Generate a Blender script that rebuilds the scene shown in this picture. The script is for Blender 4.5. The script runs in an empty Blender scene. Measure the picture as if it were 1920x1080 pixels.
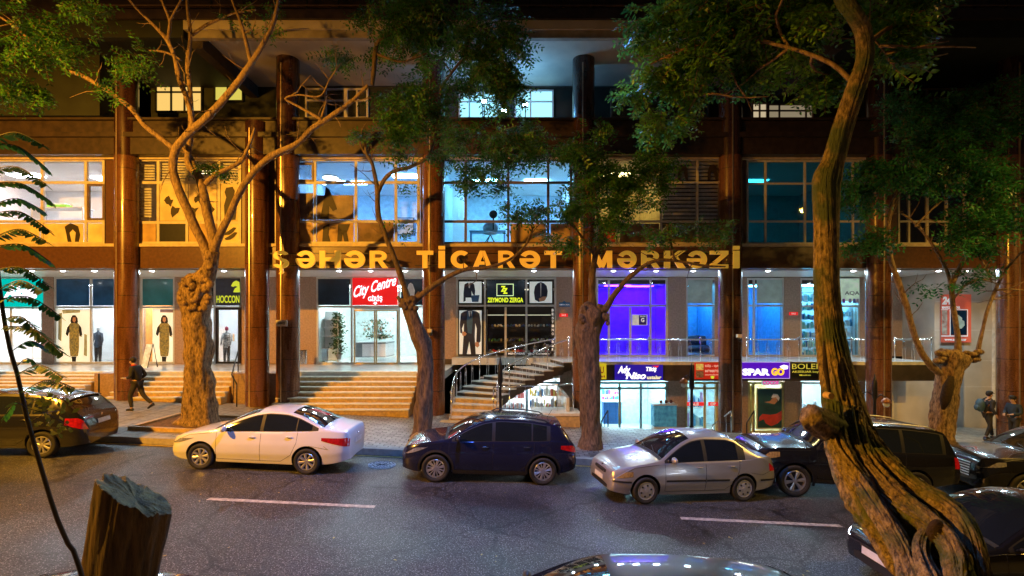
import bpy, bmesh, math, random
import numpy as np
from mathutils import Vector, Matrix, noise
R = math.radians
scene = bpy.context.scene
col = scene.collection
F, CX, HY, CZ = 966.0, 960.0, 606.0, 3.6      # focal length (1/1920 of width), principal x, horizon row, eye height
SL = 0.048                                     # the street falls to the right

# ---------------------------------------------------------------- camera
cd = bpy.data.cameras.new("camera"); cam = bpy.data.objects.new("camera", cd); col.objects.link(cam)
cd.sensor_width = 36.0; cd.lens = 36.0*F/1920.0
cam.location = (0, 0, CZ); cam.rotation_euler = (R(90), 0, 0)
cd.shift_x = 0.0; cd.shift_y = 66.0/1920.0
cd.clip_start = 0.05; cd.clip_end = 500
scene.camera = cam
# ---------------------------------------------------------------- night sky
w = bpy.data.worlds.new("World"); scene.world = w; w.use_nodes = True
nt = w.node_tree; sky = nt.nodes.new("ShaderNodeTexSky"); sky.sky_type = 'NISHITA'
sky.sun_disc = False; sky.sun_elevation = R(-3); sky.sun_rotation = R(200)
bg = nt.nodes["Background"]; nt.links.new(sky.outputs[0], bg.inputs[0]); bg.inputs[1].default_value = 0.10
scene.view_settings.view_transform = 'Standard'
try: scene.view_settings.look = 'None'
except Exception: pass
scene.view_settings.exposure = 0.0; scene.view_settings.gamma = 1.0
scene.render.resolution_x = 1024; scene.render.resolution_y = 576

# ---------------------------------------------------------------- helpers
def gx(px, Y): return (px-CX)/F*Y
def gz(py, Y): return CZ-(py-HY)/F*Y
def P(px, py, Y): return Vector((gx(px, Y), Y, gz(py, Y)))
def road_z(x): return -SL*x
def pav_z(x): return -SL*x+0.15

def tag(o, label=None, cat=None, group=None, kind=None):
    if label: o['label'] = label
    if cat: o['category'] = cat
    if group: o['group'] = group
    if kind: o['kind'] = kind
    return o
def empty(name, loc=(0, 0, 0), label=None, cat=None, group=None):
    o = bpy.data.objects.new(name, None); col.objects.link(o); o.location = loc
    o.empty_display_size = 0.2
    return tag(o, label, cat, group)

MATS = {}
def mat(name, c, rough=0.6, metal=0.0, var=0.15, scale=6.0, bump=0.0, bscale=None, coat=0.0, spec=0.5, emit=None, es=1.0, c2=None):
    if name in MATS: return MATS[name]
    m = bpy.data.materials.new(name); m.use_nodes = True; n = m.node_tree.nodes; l = m.node_tree.links
    b = n["Principled BSDF"]
    b.inputs["Roughness"].default_value = rough; b.inputs["Metallic"].default_value = metal
    b.inputs["Coat Weight"].default_value = coat; b.inputs["Coat Roughness"].default_value = 0.04
    b.inputs["Specular IOR Level"].default_value = spec
    tc = n.new("ShaderNodeTexCoord"); nz = n.new("ShaderNodeTexNoise")
    nz.inputs["Scale"].default_value = scale; nz.inputs["Detail"].default_value = 5
    l.new(tc.outputs["Object"], nz.inputs["Vector"])
    cr = n.new("ShaderNodeValToRGB")
    lo = c2 if c2 else tuple(v*(1-var) for v in c); hi = c if c2 else tuple(min(1, v*(1+var)) for v in c)
    cr.color_ramp.elements[0].position = 0.32; cr.color_ramp.elements[1].position = 0.68
    cr.color_ramp.elements[0].color = (*lo, 1); cr.color_ramp.elements[1].color = (*hi, 1)
    l.new(nz.outputs["Fac"], cr.inputs[0]); l.new(cr.outputs[0], b.inputs["Base Color"])
    if bump > 0:
        bp = n.new("ShaderNodeBump"); bp.inputs["Strength"].default_value = bump; bp.inputs["Distance"].default_value = 0.02
        n2 = n.new("ShaderNodeTexNoise"); n2.inputs["Scale"].default_value = bscale or scale*4; n2.inputs["Detail"].default_value = 6
        l.new(tc.outputs["Object"], n2.inputs["Vector"]); l.new(n2.outputs["Fac"], bp.inputs["Height"])
        l.new(bp.outputs[0], b.inputs["Normal"])
    if emit:
        b.inputs["Emission Color"].default_value = (*emit, 1); b.inputs["Emission Strength"].default_value = es
    MATS[name] = m; return m
def emis(name, c, s):
    if name in MATS: return MATS[name]
    m = bpy.data.materials.new(name); m.use_nodes = True; n = m.node_tree.nodes; l = m.node_tree.links
    n.clear(); e = n.new("ShaderNodeEmission"); e.inputs[0].default_value = (*c, 1); e.inputs[1].default_value = s
    o = n.new("ShaderNodeOutputMaterial"); l.new(e.outputs[0], o.inputs[0]); MATS[name] = m; return m
def glassmat(name, tint=(1, 1, 1), refl=0.10, rough=0.02):
    if name in MATS: return MATS[name]
    m = bpy.data.materials.new(name); m.use_nodes = True; n = m.node_tree.nodes; l = m.node_tree.links
    n.clear(); t = n.new("ShaderNodeBsdfTransparent"); t.inputs[0].default_value = (*tint, 1)
    g = n.new("ShaderNodeBsdfGlossy"); g.inputs["Roughness"].default_value = rough
    lw = n.new("ShaderNodeLayerWeight"); lw.inputs[0].default_value = 0.25
    mp = n.new("ShaderNodeMath"); mp.operation = 'MULTIPLY_ADD'; mp.inputs[1].default_value = 0.6; mp.inputs[2].default_value = refl
    mx = n.new("ShaderNodeMixShader"); o = n.new("ShaderNodeOutputMaterial")
    l.new(lw.outputs["Fresnel"], mp.inputs[0]); l.new(mp.outputs[0], mx.inputs[0]); l.new(t.outputs[0], mx.inputs[1]); l.new(g.outputs[0], mx.inputs[2])
    l.new(mx.outputs[0], o.inputs[0]); MATS[name] = m; return m

class MB:
    def __init__(s): s.v = []; s.f = []; s.m = []; s.sm = False
    def add(s, vs, fs, m=0):
        k = len(s.v); s.v += [tuple(v) for v in vs]; s.f += [tuple(i+k for i in f) for f in fs]; s.m += [m]*len(fs)
    def box(s, x0, x1, y0, y1, z0, z1, m=0):
        x0, x1 = min(x0, x1), max(x0, x1); y0, y1 = min(y0, y1), max(y0, y1); z0, z1 = min(z0, z1), max(z0, z1)
        v = [(x0, y0, z0), (x1, y0, z0), (x1, y1, z0), (x0, y1, z0), (x0, y0, z1), (x1, y0, z1), (x1, y1, z1), (x0, y1, z1)]
        s.add(v, [(3, 2, 1, 0), (4, 5, 6, 7), (0, 1, 5, 4), (1, 2, 6, 5), (2, 3, 7, 6), (3, 0, 4, 7)], m); return s
    def pbox(s, x0, y0, x1, y1, Y, d=0.05, m=0):          # facade box: outline seen at depth Y, thickness d going back
        return s.box(gx(x0, Y), gx(x1, Y), Y, Y+d, gz(y1, Y), gz(y0, Y), m)
    def prism(s, pts, Y, d=0.01, m=0):                   # polygon in the facade plane
        n = len(pts); v = [(gx(x, Y), Y, gz(y, Y)) for x, y in pts]+[(gx(x, Y), Y+d, gz(y, Y)) for x, y in pts]
        s.add(v, [tuple(range(n)), tuple(range(2*n-1, n-1, -1))]+[(i, i+n, (i+1) % n+n, (i+1) % n) for i in range(n)], m); return s
    def ell(s, c, r, m=0, nu=12, nv=8):
        vs = [(c[0]+r[0]*math.sin(math.pi*j/nv)*math.cos(2*math.pi*i/nu), c[1]+r[1]*math.sin(math.pi*j/nv)*math.sin(2*math.pi*i/nu), c[2]+r[2]*math.cos(math.pi*j/nv)) for j in range(nv+1) for i in range(nu)]
        s.add(vs, [(j*nu+i, (j+1)*nu+i, (j+1)*nu+(i+1) % nu, j*nu+(i+1) % nu) for j in range(nv) for i in range(nu)], m); return s
    def tube(s, pts, rad, n=8, m=0, cap=True):
        pts = [Vector(p) for p in pts]; k = len(pts)
        if not hasattr(rad, '__len__'): rad = [rad]*k
        up = Vector((0.31, 0.22, 0.92)); vs = []
        for i, p in enumerate(pts):
            d = (pts[min(i+1, k-1)]-pts[max(i-1, 0)])
            d = d.normalized() if d.length > 1e-9 else Vector((0, 0, 1))
            a = up-d*up.dot(d)
            if a.length < .05: a = Vector((1, 0, 0))-d*d.x
            a.normalize(); up = a; b = d.cross(a)
            for j in range(n):
                t = 2*math.pi*j/n; vs.append(p+(a*math.cos(t)+b*math.sin(t))*rad[i])
        fs = [(i*n+j, i*n+(j+1) % n, (i+1)*n+(j+1) % n, (i+1)*n+j) for i in range(k-1) for j in range(n)]
        if cap: fs += [tuple(range(n-1, -1, -1)), tuple(range((k-1)*n, k*n))]
        s.add(vs, fs, m); return s
    def cyl(s, x, y, z0, z1, r, n=24, m=0): return s.tube([(x, y, z0), (x, y, z1)], r, n, m)
    def disc(s, x, y, z, r, h=0.02, n=16, m=0): return s.tube([(x, y, z), (x, y, z-h)], r, n, m)
    def build(s, name, mats, parent=None, smooth=False):
        me = bpy.data.meshes.new(name); me.from_pydata(s.v, [], s.f)
        if not isinstance(mats, (list, tuple)): mats = [mats]
        for m in mats: me.materials.append(m)
        if len(mats) > 1: me.polygons.foreach_set('material_index', s.m)
        if smooth or s.sm: me.polygons.foreach_set('use_smooth', [True]*len(me.polygons))
        me.update(); o = bpy.data.objects.new(name, me); col.objects.link(o)
        if parent: o.parent = parent
        return o
def autosmooth(o, ang=35):
    me = o.data; me.polygons.foreach_set('use_smooth', [True]*len(me.polygons))
    bm = bmesh.new(); bm.from_mesh(me)
    for e in bm.edges:
        if len(e.link_faces) == 2 and e.calc_face_angle(0) > R(ang): e.smooth = False
    bm.to_mesh(me); bm.free(); return o

_tc = {}
def text_mesh(s, shear=0.0, bold=0.0, ext=0.01):
    cu = bpy.data.curves.new('t', 'FONT'); cu.body = s; cu.size = 1.0; cu.shear = shear; cu.offset = bold; cu.extrude = ext
    cu.resolution_u = 3; cu.align_x = 'LEFT'
    o = bpy.data.objects.new('t', cu); col.objects.link(o); bpy.context.view_layer.update()
    dg = bpy.context.evaluated_depsgraph_get(); me = bpy.data.meshes.new_from_object(o.evaluated_get(dg))
    bpy.data.objects.remove(o); bpy.data.curves.remove(cu); return me
def text(s, x0, x1, ytop, ybase, Y, m, parent, name='lettering', shear=0.0, bold=0.02, depth=0.01, rot=0.0):
    me = text_mesh(s, shear, bold, 0.01)
    co = np.empty(len(me.vertices)*3); me.vertices.foreach_get('co', co); co = co.reshape(-1, 3)
    mn = co.min(0); mx = co.max(0)
    u = (co[:, 0]-mn[0])/max(1e-6, mx[0]-mn[0]); v = (co[:, 1]-mn[1])/max(1e-6, mx[1]-mn[1]); t = (co[:, 2]-mn[2])/max(1e-6, mx[2]-mn[2])
    X0, X1, Z0, Z1 = gx(x0, Y), gx(x1, Y), gz(ybase, Y), gz(ytop, Y)
    X = X0+u*(X1-X0); Zc = Z0+v*(Z1-Z0)+rot*(X-(X0+X1)/2)
    out = np.stack([X, Y-depth*t, Zc], 1)
    me.vertices.foreach_set('co', out.ravel()); me.update(); me.name = name; me.materials.clear(); me.materials.append(m)
    o = bpy.data.objects.new(name, me); col.objects.link(o); o.parent = parent; return o

# ---------------------------------------------------------------- materials
M_GRAN = mat('brown_granite', (.14, .064, .03), .34, 0, .3, 9, .05, coat=.2, c2=(.09, .04, .024))
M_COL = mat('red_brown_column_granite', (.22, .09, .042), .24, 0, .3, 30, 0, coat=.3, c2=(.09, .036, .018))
def add_joints(m, period, width=.02):
    n = m.node_tree.nodes; l = m.node_tree.links; b = n["Principled BSDF"]; src = b.inputs["Base Color"].links[0].from_socket
    tc = n.new("ShaderNodeTexCoord"); sx = n.new("ShaderNodeSeparateXYZ"); l.new(tc.outputs["Object"], sx.inputs[0])
    q = n.new("ShaderNodeMath"); q.operation = 'PINGPONG'; q.inputs[1].default_value = period/2; l.new(sx.outputs[2], q.inputs[0])
    c = n.new("ShaderNodeMath"); c.operation = 'LESS_THAN'; c.inputs[1].default_value = width/2; l.new(q.outputs[0], c.inputs[0])
    st = n.new("ShaderNodeTexNoise"); st.inputs["Scale"].default_value = 1.0; mp = n.new("ShaderNodeMapping"); mp.inputs["Scale"].default_value = (6, 6, .7); l.new(tc.outputs["Object"], mp.inputs[0]); l.new(mp.outputs[0], st.inputs["Vector"])
    mr = n.new("ShaderNodeMapRange"); mr.inputs[1].default_value = .35; mr.inputs[2].default_value = .65; mr.inputs[3].default_value = .65; mr.inputs[4].default_value = 1.15; l.new(st.outputs["Fac"], mr.inputs[0])
    vm = n.new("ShaderNodeVectorMath"); vm.operation = 'SCALE'; l.new(src, vm.inputs[0]); l.new(mr.outputs[0], vm.inputs["Scale"])
    mx = n.new("ShaderNodeMix"); mx.data_type = 'RGBA'; mx.inputs[7].default_value = (.015, .01, .008, 1); l.new(c.outputs[0], mx.inputs[0]); l.new(vm.outputs[0], mx.inputs[6]); l.new(mx.outputs[2], b.inputs["Base Color"])
    mr2 = n.new("ShaderNodeMapRange"); mr2.inputs[1].default_value = .3; mr2.inputs[2].default_value = .7; mr2.inputs[3].default_value = .16; mr2.inputs[4].default_value = .38; l.new(st.outputs["Fac"], mr2.inputs[0]); l.new(mr2.outputs[0], b.inputs["Roughness"])
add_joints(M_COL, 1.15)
M_COLU = mat('upper_column_stone', (.05, .02, .013), .25, 0, .3, 20, 0, coat=.3); add_joints(M_COLU, 1.15)  # upper shafts: much darker tone than the column stone below
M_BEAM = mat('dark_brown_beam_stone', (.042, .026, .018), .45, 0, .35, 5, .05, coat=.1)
M_PIER = mat('pinkish_pier_stone', (.38, .26, .20), .45, 0, .2, 14, .05)
M_FLOOR = mat('pale_terrace_tile', (.62, .60, .55), .18, 0, .1, 3, 0)
M_RISER = mat('ochre_stair_stone', (.52, .36, .15), .5, 0, .22, 9, .1)
M_DARKSTONE = mat('dark_stair_stone', (.05, .045, .04), .5)
M_NOSE = mat('pale_stair_nosing', (.74, .70, .60), .4)
M_CEIL = mat('white_ceiling', (.78, .80, .78), .35, 0, .06, 2)
M_SOFF = mat('cream_soffit', (.62, .54, .42), .7, 0, .12, 1.2, .05)
M_DARK = mat('dark_brown_wall', (.055, .038, .028), .55, 0, .35, 3, .1)
M_DKW = mat('olive_dark_wall', (.014, .018, .011), .7, 0, .3, 2, .1)
M_ALU = mat('pale_aluminium_frame', (.66, .66, .64), .32, .35, .06, 4)
M_FRAME = mat('cream_window_frame', (.62, .56, .45), .45, 0, .12, 5)
M_FRDK = mat('brown_window_frame', (.16, .10, .07), .45, 0, .2, 5)
M_STEEL = mat('stainless_steel', (.80, .80, .82), .18, 1.0, .05, 6)
M_IRON = mat('black_iron', (.015, .015, .018), .4, .3, .2, 8)
M_GLASS = glassmat('window_glass', (.97, .98, 1), .05)
M_GLTEAL = glassmat('teal_glass', (.55, .85, .85), .10)
M_WHITE = mat('white_wall', (.80, .80, .80), .6, 0, .04, 3)
M_BLUEP = mat('blue_panel', (.02, .10, .26), .25, 0, .35, 1.5, coat=.4)
M_TEALP = mat('teal_panel', (.03, .22, .26), .25, 0, .3, 1.5, coat=.4)
M_NAVY = mat('navy_panel', (.012, .035, .07), .25, 0, .35, 1.5, coat=.4)
M_GOLD = mat('gold_sign_paint', (.95, .56, .08), .4, 0, .08, 6, emit=(1, .52, .05), es=.30)
M_ASPH = None
def fancy_ground():
    global M_ASPH, M_PAVE, M_SLAB
    m = bpy.data.materials.new('asphalt'); m.use_nodes = True; n = m.node_tree.nodes; l = m.node_tree.links; b = n["Principled BSDF"]
    tc = n.new("ShaderNodeTexCoord")
    a = n.new("ShaderNodeTexNoise"); a.inputs["Scale"].default_value = 42; a.inputs["Detail"].default_value = 5
    big = n.new("ShaderNodeTexNoise"); big.inputs["Scale"].default_value = .55; big.inputs["Detail"].default_value = 4
    vo = n.new("ShaderNodeTexVoronoi"); vo.inputs["Scale"].default_value = 30
    for q in (a, big, vo): l.new(tc.outputs["Object"], q.inputs["Vector"])
    r1 = n.new("ShaderNodeValToRGB"); r1.color_ramp.elements[0].color = (.010, .010, .011, 1); r1.color_ramp.elements[1].color = (.115, .115, .12, 1)
    r1.color_ramp.elements[0].position = .42; r1.color_ramp.elements[1].position = .66; l.new(a.outputs["Fac"], r1.inputs[0])
    r2 = n.new("ShaderNodeValToRGB"); r2.color_ramp.elements[0].color = (.6, .6, .6, 1); r2.color_ramp.elements[1].color = (1.15, 1.15, 1.15, 1)
    r2.color_ramp.elements[0].position = .38; r2.color_ramp.elements[1].position = .62; l.new(big.outputs["Fac"], r2.inputs[0])
    mx = n.new("ShaderNodeMix"); mx.data_type = 'RGBA'; mx.blend_type = 'MULTIPLY'; mx.inputs[0].default_value = 1
    l.new(r1.outputs[0], mx.inputs[6]); l.new(r2.outputs[0], mx.inputs[7])
    # pale stone chips
    r3 = n.new("ShaderNodeValToRGB"); r3.color_ramp.elements[0].color = (1, 1, 1, 1); r3.color_ramp.elements[1].color = (0, 0, 0, 1)
    r3.color_ramp.elements[0].position = .16; r3.color_ramp.elements[1].position = .26; l.new(vo.outputs["Distance"], r3.inputs[0])
    m3 = n.new("ShaderNodeMix"); m3.data_type = 'RGBA'; m3.inputs[7].default_value = (.36, .36, .37, 1)
    l.new(r3.outputs[0], m3.inputs[0]); l.new(mx.outputs[2], m3.inputs[6])
    # cracks
    vc = n.new("ShaderNodeTexVoronoi"); vc.feature = 'DISTANCE_TO_EDGE'; vc.inputs["Scale"].default_value = .33
    nw = n.new("ShaderNodeTexNoise"); nw.inputs["Scale"].default_value = 2.5; nw.inputs["Detail"].default_value = 6
    l.new(tc.outputs["Object"], nw.inputs["Vector"])
    va = n.new("ShaderNodeVectorMath"); va.operation = 'MULTIPLY_ADD'; va.inputs[1].default_value = (.5, .5, .5)
    l.new(nw.outputs["Color"], va.inputs[0]); l.new(tc.outputs["Object"], va.inputs[2]); l.new(va.outputs[0], vc.inputs["Vector"])
    rc = n.new("ShaderNodeValToRGB"); rc.color_ramp.elements[0].color = (.25, .25, .25, 1); rc.color_ramp.elements[1].color = (1, 1, 1, 1)
    rc.color_ramp.elements[0].position = .0; rc.color_ramp.elements[1].position = .014; l.new(vc.outputs["Distance"], rc.inputs[0])
    m4 = n.new("ShaderNodeMix"); m4.data_type = 'RGBA'; m4.blend_type = 'MULTIPLY'; m4.inputs[0].default_value = 1.0
    l.new(m3.outputs[2], m4.inputs[6]); l.new(rc.outputs[0], m4.inputs[7]); l.new(m4.outputs[2], b.inputs["Base Color"])
    rr = n.new("ShaderNodeMapRange"); rr.inputs[1].default_value = .35; rr.inputs[2].default_value = .65; rr.inputs[3].default_value = .34; rr.inputs[4].default_value = .6
    l.new(big.outputs["Fac"], rr.inputs[0]); l.new(rr.outputs[0], b.inputs["Roughness"])
    bp = n.new("ShaderNodeBump"); bp.inputs["Strength"].default_value = .55; bp.inputs["Distance"].default_value = .012
    l.new(a.outputs["Fac"], bp.inputs["Height"]); l.new(bp.outputs[0], b.inputs["Normal"])
    M_ASPH = m
    def paving(name, c1, c2, mort, bw, bh, off, rough):
        m = bpy.data.materials.new(name); m.use_nodes = True; n = m.node_tree.nodes; l = m.node_tree.links; b = n["Principled BSDF"]
        tc = n.new("ShaderNodeTexCoord"); br = n.new("ShaderNodeTexBrick"); l.new(tc.outputs["Object"], br.inputs["Vector"])
        br.inputs["Scale"].default_value = 1; br.inputs["Brick Width"].default_value = bw; br.inputs["Row Height"].default_value = bh
        br.inputs["Mortar Size"].default_value = .016; br.offset = off
        br.inputs["Color1"].default_value = (*c1, 1); br.inputs["Color2"].default_value = (*c2, 1); br.inputs["Mortar"].default_value = (*mort, 1)
        nz = n.new("ShaderNodeTexNoise"); nz.inputs["Scale"].default_value = 9; nz.inputs["Detail"].default_value = 6; l.new(tc.outputs["Object"], nz.inputs["Vector"])
        mr = n.new("ShaderNodeMapRange"); mr.inputs[1].default_value = .3; mr.inputs[2].default_value = .7; mr.inputs[3].default_value = .6; mr.inputs[4].default_value = 1.2
        l.new(nz.outputs["Fac"], mr.inputs[0])
        vm = n.new("ShaderNodeVectorMath"); vm.operation = 'SCALE'; l.new(br.outputs["Color"], vm.inputs[0]); l.new(mr.outputs[0], vm.inputs["Scale"])
        l.new(vm.outputs[0], b.inputs["Base Color"]); b.inputs["Roughness"].default_value = rough
        bp = n.new("ShaderNodeBump"); bp.inputs["Strength"].default_value = .6; bp.inputs["Distance"].default_value = .02; bp.invert = True
        l.new(br.outputs["Fac"], bp.inputs["Height"]); l.new(bp.outputs[0], b.inputs["Normal"]); return m
    M_PAVE = paving('cobble_paving', (.42, .41, .37), (.20, .19, .17), (.03, .03, .028), .30, .15, .5, .35)
    M_SLAB = paving('slab_paving', (.34, .30, .24), (.28, .25, .20), (.12, .10, .08), .5, .5, 0, .5)
fancy_ground()

# ---------------------------------------------------------------- street lighting
def sheet(name, x0, x1, y0, y1, dz, m, nx=2, thick=0.0, kind='structure', parent=None):
    b = MB(); xs = np.linspace(x0, x1, nx)
    vs = [(x, y, road_z(x)+dz) for x in xs for y in (y0, y1)]
    b.add(vs, [(2*i, 2*i+2, 2*i+3, 2*i+1) for i in range(nx-1)])
    if thick:
        vs = [(x, y, road_z(x)+dz-t) for x in (x0, x1) for y in (y0, y1) for t in (0, thick)]
        b.v = []; b.f = []; b.m = []
        b.add([(x0, y0, road_z(x0)+dz), (x1, y0, road_z(x1)+dz), (x1, y1, road_z(x1)+dz), (x0, y1, road_z(x0)+dz),
               (x0, y0, road_z(x0)+dz-thick), (x1, y0, road_z(x1)+dz-thick), (x1, y1, road_z(x1)+dz-thick), (x0, y1, road_z(x0)+dz-thick)],
              [(0, 1, 2, 3), (7, 6, 5, 4), (0, 4, 5, 1), (1, 5, 6, 2), (2, 6, 7, 3), (3, 7, 4, 0)])
    o = b.build(name, m, parent)
    if not parent: o['kind'] = kind
    return o

def street_lamp(x, y, zh, reach, color, power, label, soft=.12, emc=None, cone=165, blend=.5, tilt=(0, 0)):
    z0 = pav_z(x)
    t = empty('street_lamp', (x, y, z0), label, 'street lamp', 'tall street lamps outside the frame')
    b = MB(); b.tube([(0, 0, 0), (0, 0, 1), (0, 0, zh-1.2-z0)], [.11, .085, .06], 12)
    b.tube([(0, 0, zh-1.2-z0), (0, .1*reach, zh-.6-z0), (0, reach*.5, zh-.15-z0), (0, reach, zh-z0)], .04, 10); b.build('pole', M_IRON, t, True)
    b = MB(); b.ell((0, reach+.25, zh-z0), (.16, .42, .09)); b.build('lamp_head', M_IRON, t, True)
    b = MB(); b.ell((0, reach+.27, zh-.07-z0), (.11, .28, .06)); b.build('lens', emis('lens_'+label[:6], emc or color, 20), t, True)
    ld = bpy.data.lights.new('bulb', 'SPOT'); ld.energy = power; ld.color = color; ld.shadow_soft_size = soft; ld.spot_size = R(cone); ld.spot_blend = blend
    lo = bpy.data.objects.new('bulb', ld); col.objects.link(lo); lo.parent = t; lo.location = (0, reach+.27, zh-.2-z0); lo.rotation_euler = (R(tilt[0]), R(tilt[1]), 0); return t
street_lamp(-14.6, 1.2, 10.6, 2.2, (1, .43, .035), 19000, 'tall sodium street lamp at the left end of the near pavement', cone=170, blend=.35, tilt=(24, 0))
street_lamp(17.0, 1.2, 10.4, 6.6, (1, .58, .10), 4300, 'tall sodium street lamp at the right end of the near pavement')
street_lamp(-.3, -1.6, 10.8, 10.0, (.10, .30, 1.0), 4300, 'tall cool white street lamp reaching over the middle of the road', cone=100, blend=.7)  # added lamp and mast: blue fill for the road and the cars

# ---------------------------------------------------------------- ground
sheet('road', -60, 60, 2.9, 13.4, 0, M_ASPH)
sheet('ground', -150, 150, -80, 160, -2.2, mat('bare_ground', (.06, .055, .05), .9))
sheet('near_pavement', -60, 60, -12, 2.75, .15, M_SLAB, thick=.4)
sheet('near_kerb', -60, 60, 2.75, 2.9, .153, mat('kerb_stone', (.36, .33, .28), .6, 0, .2, 7, .2), thick=.3)
sheet('kerb', -60, 60, 13.4, 13.62, .16, MATS['kerb_stone'], thick=.35)
sheet('pavement', -60, -9.2, 13.62, 19.0, .150, M_SLAB, thick=.3)
sheet('pavement', -9.2, 2.0, 13.62, 19.0, .151, M_PAVE, thick=.3)
sheet('pavement', 2.0, 13.2, 13.62, 17.95, .150, M_PAVE, thick=1.1)
sheet('pavement', 13.2, 60, 13.62, 21.6, .149, M_SLAB, thick=.3)
yl = sheet('edge_line', -60, 60, 13.24, 13.34, .004, mat('worn_yellow_paint', (.50, .38, .10), .6, 0, .3, 12))
def dash(x0, x1, y, wd=.13):
    sheet('lane_line', x0, x1, y-wd/2, y+wd/2, .004, mat('worn_white_paint', (.66, .61, .52), .6, 0, .25, 16, c2=(.26, .25, .22)))
for xa, xb, yp in ((390, 703, 943), (1276, 1577, 979)):
    Yd = 966*3.6/((yp-606)-966*0*1) if False else None
    xm = (xa+xb)/2; k = (xm-960)/966; Yd = F*CZ/((yp-HY)-F*SL*k)
    dash(gx(xa, Yd), gx(xb, Yd), Yd)
for dx in (-16.5, -25):
    dash(dx, dx+3.2, 9.95)
# manhole
k = (716-960)/966; Ym = F*CZ/((872-HY)-F*SL*k); Xm = gx(716, Ym)
mh = MB(); mh.disc(0, 0, .012, .33, .01, 40)
o = mh.build('manhole_cover', mat('worn_manhole_iron', (.60, .60, .58), .45, .0, .4, 30, .8, 60)); o.location = (Xm, Ym, road_z(Xm)); o.rotation_euler = (0, math.atan(SL), 0)
tag(o, 'round pale iron manhole cover in the road between the white and the blue cars', 'manhole cover')
mr = MB()
for r_ in (.30, .22, .13): 
    mr.tube([(r_*math.cos(a), r_*math.sin(a), .014) for a in np.linspace(0, 2*math.pi, 33)], .006, 5)
for a in np.linspace(0, math.pi, 7)[:-1]: mr.tube([(-.29*math.cos(a), -.29*math.sin(a), .014), (.29*math.cos(a), .29*math.sin(a), .014)], .005, 5)
mr.build('raised_pattern', M_IRON, o)
# ================================================================ THE BUILDING
YF, YC, YB, YT = 19.0, 18.85, 23.6, 20.0       # fascia, column centres, arcade back wall, terrace edge
TL, TR, CE = 1.72, 2.085, 5.72                  # left terrace, right walkway, arcade ceiling
B = empty('shopping_centre_building', (0, 19, 0), 'long brown granite shopping centre with round columns and lit shops behind the parked cars', 'building')
B.location = (0, 0, 0)
def bp(b, name, m, smooth=False, parent=None):
    o = b.build(name, m, parent or B, smooth); return o

# columns ----------------------------------------------------------------
COLS = [(-70, 10.9), (222, 13.24), (472, 10.9), (531, 13.24), (810, 13.24), (1097, 13.24), (1378, 13.24), (1662, 13.24), (1916, 13.24)]
for px, zt in COLS:
    x = gx(px, YC-.4); b = MB(); z0 = pav_z(x)-1.2
    rad = .38 if px < 300 else .405
    b.cyl(x, YC, z0, 9.66, rad, 40)
    c = bp(b, 'column', M_COL); autosmooth(c)
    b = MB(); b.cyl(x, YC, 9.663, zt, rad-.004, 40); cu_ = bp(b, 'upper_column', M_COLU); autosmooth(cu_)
    s = MB(); s.box(x-.10, x-.065, YC-rad-.02, YC-rad+.03, z0+1.2, zt-.3); s.build('metal_strip', mat('brass_strip', (.75, .6, .42), .3, .8), c)
    if 700 < px < 1700:
        pass
# fascia between storeys ----------------------------------------------------
def span(px0, px1, Y): return gx(px0, Y), gx(px1, Y)
XL, XR = -32, 32
b = MB(); b.box(XL, XR, YF, YF+.55, 5.63, gz(463, YF)); bp(b, 'fascia', M_GRAN)
b = MB(); b.box(XL, XR, YF-.06, YF+.25, gz(462.6, YF), gz(457, YF)); bp(b, 'window_ledge', mat('ledge_paint', (.62, .50, .34), .5))
b = MB(); b.box(XL, XR, YF+.55, YB+.1, CE, CE+.12); bp(b, 'arcade_ceiling', M_CEIL)
b = MB(); b.box(XL, XR, YF+.56, YF+.62, 5.60, CE); bp(b, 'ceiling_edge', M_CEIL)
# upper beam
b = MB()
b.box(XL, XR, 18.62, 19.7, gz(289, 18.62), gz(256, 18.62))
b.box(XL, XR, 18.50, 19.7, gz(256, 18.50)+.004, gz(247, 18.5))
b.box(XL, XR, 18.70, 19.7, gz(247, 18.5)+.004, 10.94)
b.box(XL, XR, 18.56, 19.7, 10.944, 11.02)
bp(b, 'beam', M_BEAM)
b = MB(); b.box(XL, XR, 18.95, 19.25, gz(298, 18.95), gz(292, 18.95)); bp(b, 'window_head', MATS['ledge_paint'])
# first floor slab/room ceilings
b = MB(); b.box(XL, XR, 19.55, 24.6, 6.28, 6.42); bp(b, 'floor_slab', M_DARK)
b = MB(); b.box(XL, XR, 19.25, 24.6, 9.66, 9.80); bp(b, 'floor_slab', M_WHITE)
# second storey recess
b = MB(); b.box(XL, XR, 19.7, 21.2, 10.75, 10.9); bp(b, 'balcony_floor', M_DARK)
ZS = 13.24
XA, XB_ = gx(395, 17.7), gx(1545, 17.7)
b = MB(); b.box(XA-.5, XB_, 17.0, 17.24, 13.30, 13.60); bp(b, 'upper_cornice', M_SOFF)
b = MB(); b.box(XA-.35, XB_, 17.05, 17.24, 13.04, 13.295); bp(b, 'lower_cornice', mat('grey_cornice', (.34, .29, .22), .7, 0, .2, 3))
b = MB(); b.box(XA, XB_, 17.40, 19.0, ZS-.01, ZS+.22); b.box(XA, XB_, 19.02, 21.2, ZS, ZS+.22); bp(b, 'upper_soffit', M_SOFF)
b = MB(); b.box(XA, XB_, 17.245, 17.395, ZS+.1, ZS+.25); b.box(XA, XB_, 19.003, 19.017, ZS+.05, ZS+.25); bp(b, 'soffit_groove', M_DARK)
b = MB(); b.box(XL, XR, 16.92, 17.24, 13.603, 13.92); bp(b, 'upper_slab_edge', M_BEAM)
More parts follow.
